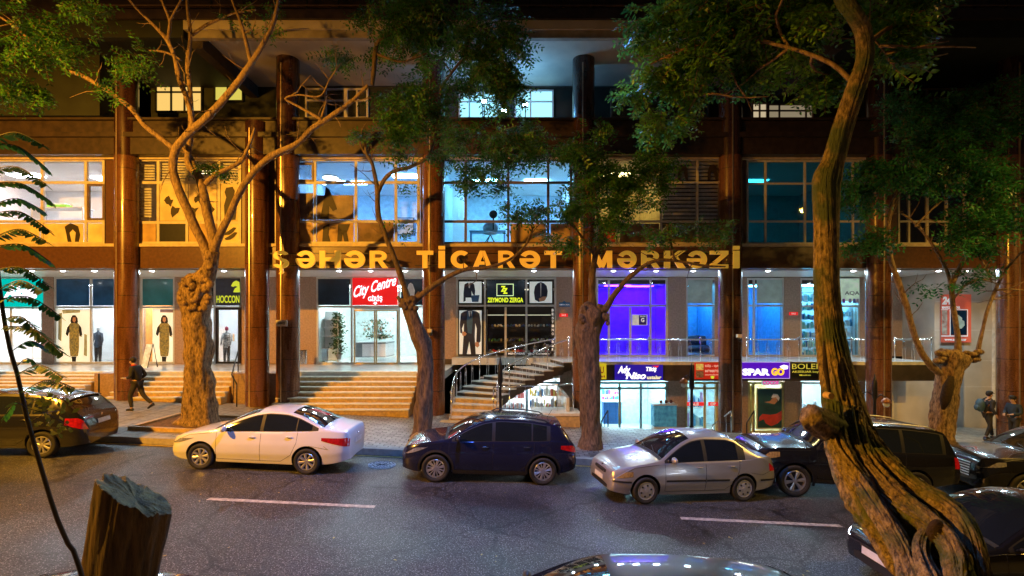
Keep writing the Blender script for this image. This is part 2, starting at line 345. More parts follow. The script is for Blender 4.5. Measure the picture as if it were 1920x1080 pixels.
b = MB(); b.box(XL, XA-.36, 17.24, 21.2, ZS-.04, ZS+.2); bp(b, 'loggia_ceiling', M_DKW)
b = MB(); b.box(XB_+.36, XR, 17.24, 21.2, ZS-.04, ZS+.2); bp(b, 'loggia_ceiling', M_DKW)
for x0_, x1_ in ((XL, XA-.51), (XB_+.003, XR)):
    b = MB(); b.box(x0_, x1_, 17.02, 17.24, ZS-.2, 13.60); bp(b, 'end_cornice', M_DKW)
b = MB(); b.box(XL, XR, 17.3, 17.4, 13.92, 14.9); bp(b, 'upper_parapet', M_DARK)
for i, x in enumerate(np.arange(-11, 18, 1.05)):
    b = MB(); b.box(x, x+.05, 16.98, 17.03, 13.922, 14.8); bp(b, 'parapet_post', M_DKW)
b = MB(); b.box(-14, 20, 16.96, 17.05, 14.05, 14.09); b.box(-14, 20, 16.96, 17.05, 14.4, 14.44); bp(b, 'parapet_rail', M_FRDK)
# soffit side fins at the ends of the loggia
for x in (XA, XB_+.36):
    b = MB(); b.box(x-.355, x-.003, 17.25, 21.2, ZS-.45, ZS-.004); bp(b, 'soffit_beam', M_DARK)
# left solid wall and loggia back wall
b = MB(); b.box(XL, gx(195, 18.6), 18.4, 19.6, 11.02, 20); bp(b, 'end_wall', M_DKW)
YW = 20.9
b = MB(); b.box(gx(195, 18.6), XR, YW+.12, YW+.3, 10.9, ZS); bp(b, 'loggia_wall', M_DKW)
b = MB(); b.box(gx(548, YW), gx(1345, YW), YW+.02, YW+.10, gz(158, YW), ZS-.003); bp(b, 'lintel', M_DARK)
# storeys above, out of the picture, so that the top does not end in open air
b = MB(); b.box(XL, XR, 17.42, 31, ZS+.45, 22); bp(b, 'upper_storeys', M_DKW)
for xx in (XL-.4, XR):
    b = MB(); b.box(xx, xx+.4, 19.1, 31, -3, ZS+.4); bp(b, 'end_wall', M_DKW)
b = MB(); b.box(XL, XR, 30.5, 31, -3, ZS+.4); bp(b, 'rear_wall', M_DKW)

M_LITY = emis('lit_yellow_interior', (1, .78, .30), .9)
M_LITC = emis('lit_cyan_interior', (.35, .85, 1.0), 1.5)
M_CURT = mat('pale_curtain', (.75, .68, .5), .8)
def window(x0, y0, x1, y1, Y, vb, hb, frame=M_FRAME, glass=M_GLASS, fw=.07, parent=None, depth=.1, name='window', panes=True):
    """frame of posts and rails with one pane per opening; vb, hb: pixel columns / rows of the inner bars"""
    b = MB(); X0, X1, Z0, Z1 = gx(x0, Y), gx(x1, Y), gz(y1, Y), gz(y0, Y); h = fw/2
    b.box(X0, X0+fw, Y, Y+depth, Z0, Z1); b.box(X1-fw, X1, Y, Y+depth, Z0, Z1)
    b.box(X0+fw, X1-fw, Y+.003, Y+depth-.003, Z1-fw, Z1); b.box(X0+fw, X1-fw, Y+.003, Y+depth-.003, Z0, Z0+fw)
    xs = [gx(v, Y) for v in vb]; zs = [gz(v, Y) for v in hb]
    for x in xs: b.box(x-h, x+h, Y+.006, Y+depth-.006, Z0+fw, Z1-fw)
    for z in zs: b.box(X0+fw, X1-fw, Y+.010, Y+depth-.010, z-h, z+h)
    f = b.build(name, frame, parent or B)
    if panes:
        p = MB(); p.box(X0+fw, X1-fw, Y+depth*.5, Y+depth*.5+.008, Z0+fw, Z1-fw); p.build('pane', glass, f)
    return f
# loggia windows
def backlit(x0, y0, x1, y1, Y, m, vb=(), hb=(), fr=M_FRDK, curtain=False):
    f = window(x0, y0, x1, y1, Y, vb, hb, fr, panes=False, fw=.06, depth=.09)
    p = MB(); p.pbox(x0+1, y0+1, x1-1, y1-1, Y+.06, .02); p.build('lit_blind', m, f); return f
wv = emis('lit_warm_window', (1, .62, .16), 1.0)
backlit(290, 157, 379, 210, YW, wv, (320, 345, 358), (172,), M_IRON)
backlit(400, 138, 456, 190, YW, emis('lit_lemon_window', (.9, .75, .12), .8), (426,), (151,), M_IRON)
for (a, c) in ((572, 648), (648, 690)): window(a, 165, c, 222, YW, ((a+c)//2,), (188,), M_FRAME, panes=True)
backlit(860, 172, 940, 222, YW, M_LITC, (880, 905), (190,), M_ALU)
backlit(965, 168, 1038, 222, YW, M_LITC, (995,), (190,), M_ALU)
backlit(1410, 192, 1440, 228, YW, emis('lit_pale_blind', (1, .80, .5), .55), (1425,), (207,), M_FRDK)
backlit(1440, 194, 1526, 228, YW, emis('lit_pale_blind2', (1, .80, .5), .25), (1462, 1512), (207,), M_FRDK)
window(1145, 165, 1330, 222, YW, (1190, 1240, 1290), (188,), M_FRDK)
window(1700, 165, 1850, 222, YW, (1740, 1800), (188,), M_FRDK)
for i, (px, py) in enumerate(((908, 190), (945, 208), (985, 196))):
    t = empty('flood_lamp', P(px, py, 19.9), ['cyan white flood lamp on the left of the lit balcony behind the leaves', 'cyan white flood lamp in the middle of the lit balcony behind the leaves', 'cyan white flood lamp on the right of the lit balcony behind the leaves'][i], 'flood lamp', 'flood lamps on the lit balcony')
    b = MB(); b.box(-.12, .12, .0, .10, -.09, .09); b.tube([(0, .05, -.09), (0, .05, -1.0)], .02, 6); b.build('housing', M_IRON, t)
    b = MB(); b.box(-.09, .09, -.012, -.002, -.06, .06); b.build('lens', emis('cyan_lens', (.45, .85, 1), 45), t)
    ld = bpy.data.lights.new('bulb', 'POINT'); ld.energy = 60; ld.color = (.12, .45, 1); ld.shadow_soft_size = .1
    lo = bpy.data.objects.new('bulb', ld); col.objects.link(lo); lo.parent = t; lo.location = (0, -.5, -.1)

# ---------------------------------------------------------------- first floor rooms
def room(px0, px1, Y0, Y1, z0, z1, wall, floor=None, ceil=None, light=None, lights=((.5, .5),), size=(1.2, .5), name='room', side=True):
    xa, xb = gx(px0, Y0), gx(px1, Y0)
    b = MB(); e = .01
    b.box(xa, xb, Y1, Y1+.06, z0, z1, 0)
    if side: b.box(xa-.06, xa-e, Y0+.15, Y1, z0, z1, 0); b.box(xb+e, xb+.06, Y0+.15, Y1, z0, z1, 0)
    b.box(xa, xb, Y0+.15, Y1-e, z0+.004, z0+.03, 1); b.box(xa, xb, Y0+.15, Y1-e, z1-.03, z1-.004, 2)
    r = b.build(name, [wall, floor or M_FLOOR, ceil or M_WHITE], B)
    if light:
        for u, v in lights:
            x = xa+(xb-xa)*u; y = Y0+(Y1-Y0)*v; p = MB()
            p.box(x-size[0]/2, x+size[0]/2, y-size[1]/2, y+size[1]/2, z1-.06, z1-.034); p.build('ceiling_light', light, r)
    return r
Z1a, Z1b = 6.42, 9.66
E_LAV = emis('light_lavender', (.86, .90, 1.0), 48)
E_BLUE = emis('light_blue', (.20, .52, 1.0), 66)
E_CYAN = emis('light_cyan', (.22, .66, 1.0), 80)
E_WARM = emis('light_warm', (1, .72, .30), 3.0)
E_TEAL = emis('light_teal', (.04, .36, .55), 12)
W_BLUE = mat('blue_white_wall', (.55, .72, .82), .6)
room(-110, 196, 19.25, 23.6, Z1a, Z1b, M_WHITE, light=E_LAV, lights=((.25, .4), (.75, .5)))
room(246, 452, 19.25, 22.0, Z1a, Z1b, mat('tan_wall', (.55, .40, .25), .7), light=emis('light_tan', (1, .75, .35), 6), lights=((.5, .5),))
room(548, 788, 19.25, 24.4, Z1a, Z1b, W_BLUE, light=E_BLUE, lights=((.30, .55), (.8, .35)), size=(1.0, .5))
room(830, 1074, 19.25, 24.4, Z1a, Z1b, W_BLUE, light=E_CYAN, lights=((.3, .5), (.75, .5)), size=(1.0, .5))
room(1118, 1240, 19.25, 22.5, Z1a, Z1b, mat('ochre_wall', (.6, .5, .25), .7), light=emis('light_ochre', (1, .80, .30), 22), lights=((.5, .5),))
room(1244, 1352, 19.25, 22.5, Z1a, Z1b, M_DARK)
room(1398, 1640, 19.25, 24.4, Z1a, Z1b, mat('teal_wall', (.20, .5, .55), .6), light=E_TEAL, lights=((.3, .5),))
room(1682, 2050, 19.25, 22.5, Z1a, Z1b, M_DARK)
# round lamps on the blue ceiling
for i, (px, py, r_) in enumerate(((626, 330, .30), (636, 320, .10), (650, 331, .09), (600, 326, .08))):
    pos = P(px, py, 21.6)
    t = empty('ceiling_lamp', (pos.x, 21.2+.3*i, 9.62), ['large round glowing lamp on the blue first floor ceiling', 'small round lamp above the large glowing one on the blue ceiling', 'small round lamp right of the large glowing one on the blue ceiling', 'small round lamp left of the large glowing one on the blue ceiling'][i], 'ceiling lamp', 'round lamps on the blue ceiling')
    b = MB(); b.tube([(0, 0, 0), (0, 0, -.04)], r_+.03, 20); b.build('rim', M_ALU, t)
    b = MB(); b.tube([(0, 0, -.041), (0, 0, -.07)], r_, 20); b.build('diffuser', emis('lamp_white', (.75, .92, 1), 9 if i == 0 else 14), t)

# windows of the first floor --------------------------------------------------
YWN = 19.08
def wpanel(f, x0, y0, x1, y1, m, name='infill_panel', Y=YWN+.03, d=.02):
    p = MB(); p.pbox(x0, y0, x1, y1, Y, d); return p.build(name, m, f)
PIC = [mat('poster_tan', (.60, .40, .16), .6, 0, .35, 3, c2=(.40, .25, .12)), mat('poster_brown', (.20, .12, .07), .6, 0, .4, 3), mat('poster_cream', (.75, .60, .35), .6, 0, .2, 2)]
fA = window(-60, 298, 196, 458, YWN, (78, 160), (342, 415), M_FRAME, fw=.09)
for a, c in ((-56, 74), (82, 156), (165, 193)): wpanel(fA, a, 419, c, 455, PIC[2])
b = MB(); b.prism([(121, 425), (132, 418), (146, 424), (150, 440), (147, 454), (140, 455), (142, 436), (136, 430), (130, 436), (134, 455), (127, 455), (124, 438)], YWN+.012, .01)
b.build('ink_figure', mat('ink_dark', (.03, .02, .015), .6), fA)
window(163, 345, 195, 412, YWN-.02, (), (), M_FRDK, fw=.06, name='casement')
fB = window(247, 297, 452, 458, YWN, (296, 350, 410), (342, 417), M_FRAME, fw=.10)
wpanel(fB, 252, 418, 292, 455, PIC[0]); wpanel(fB, 300, 418, 347, 455, M_IRON); wpanel(fB, 354, 418, 406, 455, PIC[0]); wpanel(fB, 414, 418, 448, 455, PIC[2])
wpanel(fB, 300, 345, 347, 414, PIC[2]); wpanel(fB, 354, 345, 406, 414, PIC[2]); wpanel(fB, 414, 345, 448, 414, PIC[2])
rn = random.Random(4)
ink = MATS['ink_dark']
b = MB()
for (cx_, cy_) in ((318, 380), (330, 396), (372, 372), (392, 392), (362, 398)):
    pts = []
    for k in range(11):
        a = 2*math.pi*k/11; r_ = rn.uniform(3, 15); pts.append((cx_+r_*math.cos(a)*.8, cy_+r_*math.sin(a)*1.1))
    b.prism(pts, YWN+.015, .01)
b.prism([(424, 352), (436, 350), (440, 358), (438, 370), (444, 385), (441, 412), (434, 412), (432, 392), (428, 412), (421, 412), (420, 385), (424, 370), (421, 360)], YWN+.014, .01)
for dx, dy in ((0, 0), (2, 9)): b.prism([(419+dx, 438+dy), (428+dx, 433+dy), (438+dx, 426+dy), (443+dx, 427+dy), (437+dx, 435+dy), (430+dx, 440+dy), (421+dx, 441+dy)], YWN+.013-.002*dx, .008)
b.build('ink_figure', ink, fB)
# louvre blinds
def louvre(x0, y0, x1, y1, Y, n, m, parent, name='louvre_blind'):
    b = MB()
    for i in range(n):
        y = y0+(y1-y0)*(i+.5)/n; h = (y1-y0)/n*.32; b.pbox(x0, y-h, x1, y+h, Y, .05)
    return b.build(name, m, parent)
M_SLAT = mat('pale_slat', (.70, .66, .60), .5)
louvre(257, 308, 290, 338, YWN+.12, 6, M_SLAT, fB); louvre(262, 352, 284, 408, YWN+.12, 11, M_SLAT, fB)
louvre(300, 300, 448, 340, YWN+.14, 8, M_SLAT, fB)
fC = window(549, 297, 787, 458, YWN, (590, 667, 742), (342, 415), M_FRAME, fw=.10)
wpanel(fC, 553, 418, 587, 455, PIC[0]); wpanel(fC, 594, 418, 663, 455, PIC[0]); wpanel(fC, 671, 418, 738, 455, PIC[1])
wpanel(fC, 594, 366, 663, 412, mat('poster_shadowy', (.22, .15, .12), .5, 0, .5, 2.5)); wpanel(fC, 553, 362, 587, 412, MATS['poster_shadowy'])
b = MB(); b.prism([(600, 412), (606, 380), (611, 350), (618, 356), (626, 376), (632, 392), (624, 396), (617, 386), (616, 412)], YWN+.014, .01)
b.build('ink_figure', ink, fC); b = MB(); b.prism([(604, 455), (606, 425), (618, 419), (616, 440), (620, 455)], YWN+.014, .01); b.build('ink_figure', ink, fC); b = MB(); b.prism([(632, 455), (634, 420), (656, 420), (650, 436), (654, 455), (646, 455), (642, 438), (640, 455)], YWN+.014, .01)
b.build('ink_figure', ink, fC)
window(551, 305, 588, 340, YWN-.02, (), (), M_FRDK, fw=.07, name='casement')
fD = window(829, 297, 1073, 458, YWN, (873, 953, 1028), (342, 415), M_FRDK, fw=.09)
wpanel(fD, 957, 419, 1024, 455, PIC[0]); wpanel(fD, 1032, 419, 1069, 455, PIC[0])
fE = window(1118, 297, 1352, 458, YWN, (1158, 1240, 1308), (342, 415), M_FRAME, fw=.08)
wpanel(fE, 1122, 419, 1154, 455, mat('poster_red', (.5, .06, .03), .5, 0, .3, 4)); wpanel(fE, 1162, 419, 1236, 455, PIC[1]); wpanel(fE, 1244, 419, 1348, 455, mat('poster_foliage', (.14, .13, .05), .6, 0, .6, 6))
for a, c, d, e in ((1243, 1305, 303, 338), (1243, 1305, 346, 412), (1311, 1349, 303, 338), (1311, 1349, 346, 412)): louvre(a, d, c, e, YWN+.12, 9 if e-d > 40 else 5, M_SLAT, fE)
b = MB()
for cx_ in (1280, 1336): b.prism([(cx_-9, 338), (cx_-9, 322), (cx_-5, 310), (cx_+3, 308), (cx_+9, 316), (cx_+10, 338), (cx_+5, 336), (cx_+2, 320), (cx_-3, 322), (cx_-4, 338)], YWN+.02, .01)
b.build('ink_figure', ink, fE)
fF = window(1400, 300, 1640, 458, YWN, (1436, 1510, 1560, 1600), (344, 415), M_FRAME, M_GLTEAL, fw=.07)
fG = window(1684, 300, 1895, 458, YWN, (1705, 1740, 1776, 1810, 1845, 1878), (344, 415), M_FRAME, fw=.07)
fH = window(1935, 300, 2050, 458, YWN, (1990,), (344, 415), M_FRAME, fw=.07)
# wall infill beside the windows (behind the columns)
for a, c in ((197, 246), (453, 548), (788, 828), (1074, 1117), (1353, 1399), (1641, 1683), (1896, 1934)):
    b = MB(); b.box(gx(a, YWN)+.005, gx(c, YWN)-.005, YWN+.02, YWN+.5, gz(457, YF), gz(298, 18.95)); bp(b, 'window_pier', M_GRAN)

# furniture of the first floor rooms ---------------------------------------------
def thing(name, label, cat, loc, group=None): return empty(name, loc, label, cat, group)
def desk(px, py, Y, wpx, label, group, m=M_WHITE):
    p = P(px, py, Y); t = thing('desk', label, 'desk', p, group); w_ = wpx/F*Y
    b = MB(); b.box(0, w_, 0, .6, -.04, 0); b.build('desk_top', m, t)
    for x in (.03, w_-.08):
        b = MB(); b.box(x, x+.05, .05, .55, -.72, -.044); b.build('leg', m, t)
    return t
desk(55, 388, 21.0, 100, 'white desk behind the first floor window at the far left', 'desks on the first floor')
desk(880, 432, 21.2, 68, 'dark blue desk behind the cyan first floor window', 'desks on the first floor', mat('blue_laminate', (.05, .16, .32), .4))
t = thing('paper_stack', 'green and white paper stack on the white desk at the far left', 'papers', P(88, 387.6, 21.2))
b = MB(); b.box(0, .8, 0, .3, .002, .10); b.build('green_folders', mat('green_card', (.25, .6, .05), .6), t)
b = MB(); b.box(.05, .7, .02, .28, .104, .16); b.build('white_sheets', M_WHITE, t)
t = thing('office_chair', 'dark office chair with round headrest at the blue desk', 'office chair', P(925, 456, 21.0))
b = MB(); b.ell((0, 0, 1.18), (.17, .05, .17)); b.build('headrest', M_IRON, t, True)
b = MB(); b.tube([(0, 0, 1.05), (0, .02, .55)], .035, 8); b.build('stem', M_IRON, t, True)
b = MB(); b.ell((-.12, .05, .62), (.32, .06, .26)); b.build('backrest', mat('grey_fabric', (.25, .28, .32), .8), t, True)
b = MB(); b.ell((-.12, -.1, .38), (.30, .25, .06)); b.build('seat', MATS['grey_fabric'], t, True)
for a in range(4):
    b = MB(); b.tube([(-.12, -.1, .33), (-.12+.25*math.cos(a*1.57+.7), -.1+.25*math.sin(a*1.57+.7), .0)], .02, 6); b.build('leg', M_IRON, t, True)
t = thing('door_panel', 'pale door with green strip seen through the cyan first floor window', 'door', P(838, 456, 22.5))
b = MB(); b.box(0, .85, 0, .05, 0, 2.35); b.build('leaf', M_WHITE, t)
b = MB(); b.box(.10, .22, -.012, -.002, .6, 1.6); b.build('green_strip', mat('green_strip', (.05, .5, .3), .5), t)
b = MB(); b.box(.74, .80, -.05, -.002, 1.0, 1.1); b.build('handle', M_STEEL, t)
t = thing('cabinet', 'low dark cabinet behind the blue window right of the posters', 'cabinet', P(742, 440, 21.0))
b = MB(); b.box(0, .75, 0, .4, 0, .7); b.build('carcass', MATS['blue_laminate'], t)
b = MB(); b.box(.04, .70, -.02, -.003, .04, .33); b.box(.04, .70, -.02, -.003, .37, .66); b.build('drawer_fronts', W_BLUE, t)

# ---------------------------------------------------------------- terraces, steps
b = MB(); b.box(XL, gx(833, YT), YT+.002, YB+3.5, TL-.3, TL); bp(b, 'terrace_floor', M_FLOOR)
b = MB(); b.box(gx(833, YT)+.003, gx(1752, 20.2), YB-1.1, YB+3.5, TR-.3, TR); b.box(2.35, gx(1752, 20.2), 20.2, YB-1.104, TR-.3, TR); bp(b, 'walkway_floor', M_FLOOR)
b = MB(); b.box(2.35, gx(1752, 20.2), 20.12, 20.198, gz(714, 20.15), TR-.12); bp(b, 'walkway_fascia', M_DARK)
b = MB(); b.box(2.35, gx(1752, 20.2), 20.10, 20.199, TR-.116, TR+.01); bp(b, 'walkway_coping', M_NOSE)
def stairs(px0, px1, n, zb_px_mid, ztop, Ytop, tread, name='stairs', shadow=None):
    xa, xb = gx(px0, Ytop), gx(px1, Ytop); xm = (xa+xb)/2; zb = pav_z(xm); rise = (ztop-zb)/n
    b = MB(); yb = Ytop
    for i in range(n):
        z1 = ztop-i*rise; y0 = Ytop-i*tread
        # riser block; its tread lies in front of the riser above
        b.box(xa, xb, y0+.004, Ytop+.3 if i == 0 else y0+tread, -1.5, z1-.045, 0)
        b.box(xa, xb, y0-.03, (y0+.35) if i == 0 else y0+tread-.001, z1-.044, z1+(.003 if i == 0 else 0), 1)
    return bp_multi(b, name, [M_RISER, M_NOSE])
def bp_multi(b, name, ms): return b.build(name, ms, B)
stairs(-250, 203, 6, 757, TL, YT, .27)
stairs(247, 451, 6, 757, TL, YT, .27)
stairs(550, 786, 8, 785, TL, YT, .30)
for a, c in ((204, 246), (452, 549), (787, 832)):
    b = MB(); b.box(gx(a, YT)+.004, gx(c, YT)-.004, 19.3, YT+.001, -1, TL); bp(b, 'plinth', M_PIER)
# sunken forecourt below the walkway
b = MB(); b.box(2.0, gx(1640, 19.5), 17.95, 25, -1.35, -1.25); b.box(1.9, 2.0, 17.95, 25, -1.35, 1.0); bp(b, 'sunken_floor', M_FLOOR)

# arcade back wall piers ------------------------------------------------------------
for a, c, z0 in ((80, 101, TL), (240, 263, TL), (328, 346, TL), (555, 593, TL), (833, 855, TL), (1043, 1118, TR), (1252, 1286, TR), (1340, 1400, TR), (1470, 1500, TR), (1612, 1690, TR)):
    b = MB(); b.box(gx(a, YB), gx(c, YB), YB-.03, YB+.35, z0+.002, CE-.003); bp(b, 'pier', M_PIER)
b = MB(); b.pbox(494, 519, 555, 682, YB+.02, .3); bp(b, 'pier', M_PIER)
b = MB(); b.box(gx(452, YB), gx(494, YB), YB, YB+.3, TL+.002, CE-.003); bp(b, 'pier', M_PIER)
b = MB(); b.box(gx(833, YB), gx(1118, YB), YB-.06, YB-.035, TL, gz(673, YB)); bp(b, 'plinth', M_DARK)
b = MB(); b.box(gx(1690, YB), gx(1760, YB), YB, YB+.3, TR+.002, CE-.003); bp(b, 'pier', mat('pale_wall_tile', (.55, .51, .46), .35, 0, .18, .9, .05, coat=.3))
b = MB(); b.box(gx(1752, 21.8)+.003, XR, 21.8, 22.1, -3, CE-.003); b.box(gx(1752, 21.8)+.003, gx(1752, 21.8)+.3, 22.103, YB, -3, CE-.003); bp(b, 'end_wall', MATS['pale_wall_tile'])
b = MB()
for z in (2.0, .9, 3.3, 4.5): b.box(gx(1752, 21.8)+.01, XR, 21.794, 21.7985, z, z+.015)
for px in (1860, 1980): b.box(gx(px, 21.8), gx(px+5, 21.8), 21.785, 21.799, -1, CE-.01)
bp(b, 'tile_joint', mat('joint_white', (.75, .75, .76), .4))

# shop rooms -------------------------------------------------------------------------
E_SHOP = emis('shop_light', (.86, .97, 1.0), 78)
E_SHOPB = emis('shop_light_blue', (.14, .62, 1.0), 70)
E_PUR = emis('shop_light_purple', (.14, .02, 1.0), 36)
room(-60, 101, YB, YB+3.2, TL, CE-.3, M_WHITE, light=E_SHOP, lights=((.3, .4), (.7, .4)))
room(101, 240, YB, YB+2.2, TL, CE-.3, M_WHITE, light=E_SHOP, lights=((.5, .4),))
room(262, 329, YB, YB+2.2, TL, CE-.3, mat('orange_wall', (.70, .36, .10), .6), light=E_SHOP, lights=((.5, .4),))
room(346, 452, YB, YB+2.6, TL, CE-.3, M_WHITE, light=E_SHOP, lights=((.5, .3),))
room(592, 800, YB, YB+6.0, TL, CE-.3, mat('mint_wall', (.62, .76, .72), .5), M_FLOOR, light=E_SHOP, lights=((.25, .25), (.75, .25), (.5, .7)))
room(910, 1043, YB, YB+1.6, TR+.15, CE-.5, mat('display_black', (.03, .03, .035), .5), light=emis('display_light', (1, .9, .7), 4), lights=((.5, .35),), size=(2.6, .12))
room(1118, 1252, YB, YB+2.0, TR, CE-.3, mat('purple_wall', (.30, .10, .75), .5), MATS.get('purple_wall'), MATS.get('purple_wall'), light=E_PUR, lights=((.35, .4), (.7, .6)))
room(1286, 1345, YB, YB+2.6, TR, CE-.3, mat('sky_wall', (.10, .40, .75), .5), light=E_SHOPB, lights=((.5, .4),), size=(.8, .4))
room(1400, 1470, YB, YB+2.6, TR, CE-.3, MATS['sky_wall'], light=E_SHOPB, lights=((.5, .4),), size=(.8, .4))
room(1500, 1613, YB, YB+1.8, TR, CE-.3, M_WHITE, light=E_SHOPB, lights=((.3, .4), (.75, .4)), size=(.9, .4))
# shopfront frames
def front(x0, y0, x1, y1, vb, hb, panels=(), Y=YB, fr=M_ALU, name='shopfront', fw=.09):
    f = window(x0, y0, x1, y1, Y, vb, hb, fr, fw=fw, name=name)
    for a, b_, c, d, m in panels: wpanel(f, a, b_, c, d, m, 'upper_panel', Y+.03, .02)
    return f
f1 = front(-60, 519, 81, 683, (20,), (577,))
f2 = front(101, 519, 240, 682, (170,), (576,), ((105, 523, 167, 573, M_BLUEP), (174, 523, 236, 573, M_BLUEP)))
f3 = front(263, 519, 328, 682, (), (576,), ((267, 523, 325, 573, M_TEALP),))
f4 = front(346, 519, 452, 682, (402,), (576,), ((350, 522, 448, 573, M_IRON),))
f5 = front(592, 519, 800, 683, (659, 748), (575,), ((596, 523, 655, 572, M_NAVY), (752, 523, 796, 572, M_NAVY)))
f6 = front(855, 520, 1043, 673, (909, 987), (573,), ((913, 525, 984, 570, M_NAVY),))
bb = MB(); bb.pbox(946, 576, 950, 670, YB+.01, .07); bb.build('mullion', M_ALU, f6)
f7 = front(1118, 521, 1252, 669, (1142, 1220), (573,))
bb = MB(); bb.pbox(1180, 576, 1184, 667, YB+.01, .07); bb.build('mullion', M_ALU, f7)
f8 = front(1286, 521, 1344, 669, (), (573,), ((1290, 525, 1336, 569, mat('frosted_panel', (.45, .58, .55), .4, 0, .15, 4)),))
f9 = front(1400, 521, 1471, 669, (1414,), (573,), ((1419, 525, 1467, 569, MATS['frosted_panel']),))
f10 = front(1500, 521, 1613, 669, (1560,), (574,))
# rear brown recess beside the entrance and a sliding door
sd = thing('sliding_door', 'pair of glass sliding doors with gold frames under the red entrance sign', 'door', P(662, 683, YB-.12))
for a, c in ((663, 703.5), (704.5, 746)):
    f = window(a, 581, c, 683, YB-.12, (), (), mat('gold_door_frame', (.75, .55, .28), .3, .5), fw=.06, parent=None, depth=.05, name='door_leaf')
    f.parent = sd; f.location = -sd.location
b = MB(); b.pbox(662, 574, 748, 580.5, YB-.16, .12); o = b.build('door_header', M_ALU, sd); o.location = -sd.location

# lower shops ------------------------------------------------------------------------
YS = 21.6; ZL = -1.25
E_LOW = emis('lower_light', (.55, .88, 1.0), 48)
room(938, 1050, YS, YS+2.0, ZL, 1.30, mat('toy_shop_wall', (.75, .78, .8), .6), light=E_SHOP, lights=((.5, .4),))
room(1118, 1252, YS, YS+3.2, ZL, 1.30, mat('cyan_white_wall', (.62, .82, .88), .5), light=E_LOW, lights=((.3, .3), (.75, .3), (.5, .75)))
room(1285, 1398, YS, YS+3.0, ZL, 1.30, MATS['cyan_white_wall'], light=E_LOW, lights=((.4, .4),))
room(1400, 1470, YS, YS+2.0, ZL, 1.30, mat('lemon_wall', (.8, .75, .4), .6), light=E_SHOP, lights=((.5, .4),), size=(.8, .4))
room(1500, 1612, YS, YS+2.0, ZL, 1.30, M_WHITE, light=E_LOW, lights=((.5, .4),))
for a, c in ((900, 938), (1050, 1118), (1252, 1285), (1346, 1402), (1470, 1500), (1612, 1668)):
    b = MB(); b.box(gx(a, YS), gx(c, YS), YS-.03, YS+.4, ZL, 1.318); bp(b, 'lower_pier', M_PIER)
b = MB(); b.box(2.0, gx(1752, YS), YS-.025, YS+.35, 1.32, 1.78); bp(b, 'lintel', M_PIER)
b = MB(); b.box(gx(1668, YS), gx(1752, YS)-.003, YS, YS+.3, -2, 1.30); bp(b, 'lower_wall', MATS['pale_wall_tile'])
b = MB(); b.box(gx(1664, 21.5), gx(1674, 21.5), 21.45, 21.57, -1.2, 1.3); bp(b, 'corner_strip', M_NOSE)
g1 = front(938, 716, 1050, 812, (988,), (), Y=YS, fr=mat('blue_frame', (.10, .42, .55), .4), fw=.08)
g2 = front(1118, 716, 1252, 812, (1124, 1162, 1202, 1251), (728,), Y=YS, fr=mat('grey_green_frame', (.32, .42, .40), .4))
g3 = front(1285, 716, 1346, 812, (1322,), (728,), Y=YS, fr=mat('ochre_frame', (.50, .45, .20), .4))
g4 = front(1402, 716, 1470, 812, (1413,), (), Y=YS, fr=MATS['ochre_frame'])
g5 = front(1500, 716, 1612, 812, (1556,), (), Y=YS)
# concrete edge of the lower forecourt
b = MB(); b.box(gx(1000, 17.8), gx(1086, 17.8), 17.6, 18.9, -.4, gz(780, 17.6)); bp(b, 'low_wall', M_RISER)
b = MB(); b.box(gx(1000, 17.8)-.03, gx(1086, 17.8)+.03, 17.56, 18.9, gz(780, 17.6)+.002, gz(776, 17.6)+.02); bp(b, 'low_wall_coping', M_NOSE)

# arcade down-lights ------------------------------------------------------------------
SPX = (-40, 60, 118, 177, 285, 420, 636, 695, 760, 893, 1001, 1150, 1185, 1230, 1300, 1440, 1530, 1600, 1683, 1760, 1812, 1870)
for i, px in enumerate(SPX):
    Yl = 20.6; x = gx(px, Yl)
    b = MB(); b.disc(x, Yl, CE-.004, .10, .03, 16); o = bp(b, 'downlight', M_ALU)
    c = MB(); c.disc(x, Yl, CE-.036, .075, .012, 16); c.build('downlight_lens', emis('downlight_white', (.92, .97, 1), 60), o)
    ld = bpy.data.lights.new('downlight_bulb', 'SPOT'); ld.energy = 190; ld.color = (.62, .86, 1.0); ld.spot_size = R(150); ld.spot_blend = .7; ld.shadow_soft_size = .12
    lo = bpy.data.objects.new('downlight_bulb', ld); col.objects.link(lo); lo.parent = o; lo.location = (x, Yl-.1, CE-.10); lo.rotation_euler = (R(-28), 0, 0)
# ================================================================ SIGNS, POSTERS, RAILINGS, PROPS
T_WHITE = emis('sign_white', (1, .93, 1), 1.6)
T_PAINTW = mat('sign_paint_white', (.85, .85, .85), .5, emit=(1, 1, 1), es=.25)
# big gold letters
YL = 18.22
sg = empty('shop_sign', P(950, 503, YL), 'big gold letters reading \u015e\u018fH\u018fR T\u0130CAR\u018fT M\u018fRK\u018fZ\u0130 across the brown fascia', 'sign')
off = sg.location.copy()
def at0(o, t=None):
    o.location = -(t or sg).location; return o
LET = [('\u015e', 511, 541, 470, 513), ('\u018f', 554, 591, 469, 502), ('H', 599, 638, 470, 502), ('\u018f', 645, 684, 469, 502), ('R', 693, 727, 470, 502),
       ('T', 781, 812, 470, 502), ('\u0130', 822, 834, 460, 502), ('C', 845, 882, 469, 503), ('A', 886, 923, 470, 502), ('R', 934, 966, 470, 502), ('\u018f', 974, 1013, 469, 503), ('T', 1021, 1054, 470, 502),
       ('M', 1109, 1148, 470, 502), ('\u018f', 1158, 1194, 469, 503), ('R', 1203, 1238, 470, 502), ('K', 1246, 1286, 470, 502), ('\u018f', 1289, 1326, 469, 503), ('Z', 1332, 1366, 470, 502), ('\u0130', 1376, 1387, 460, 502)]
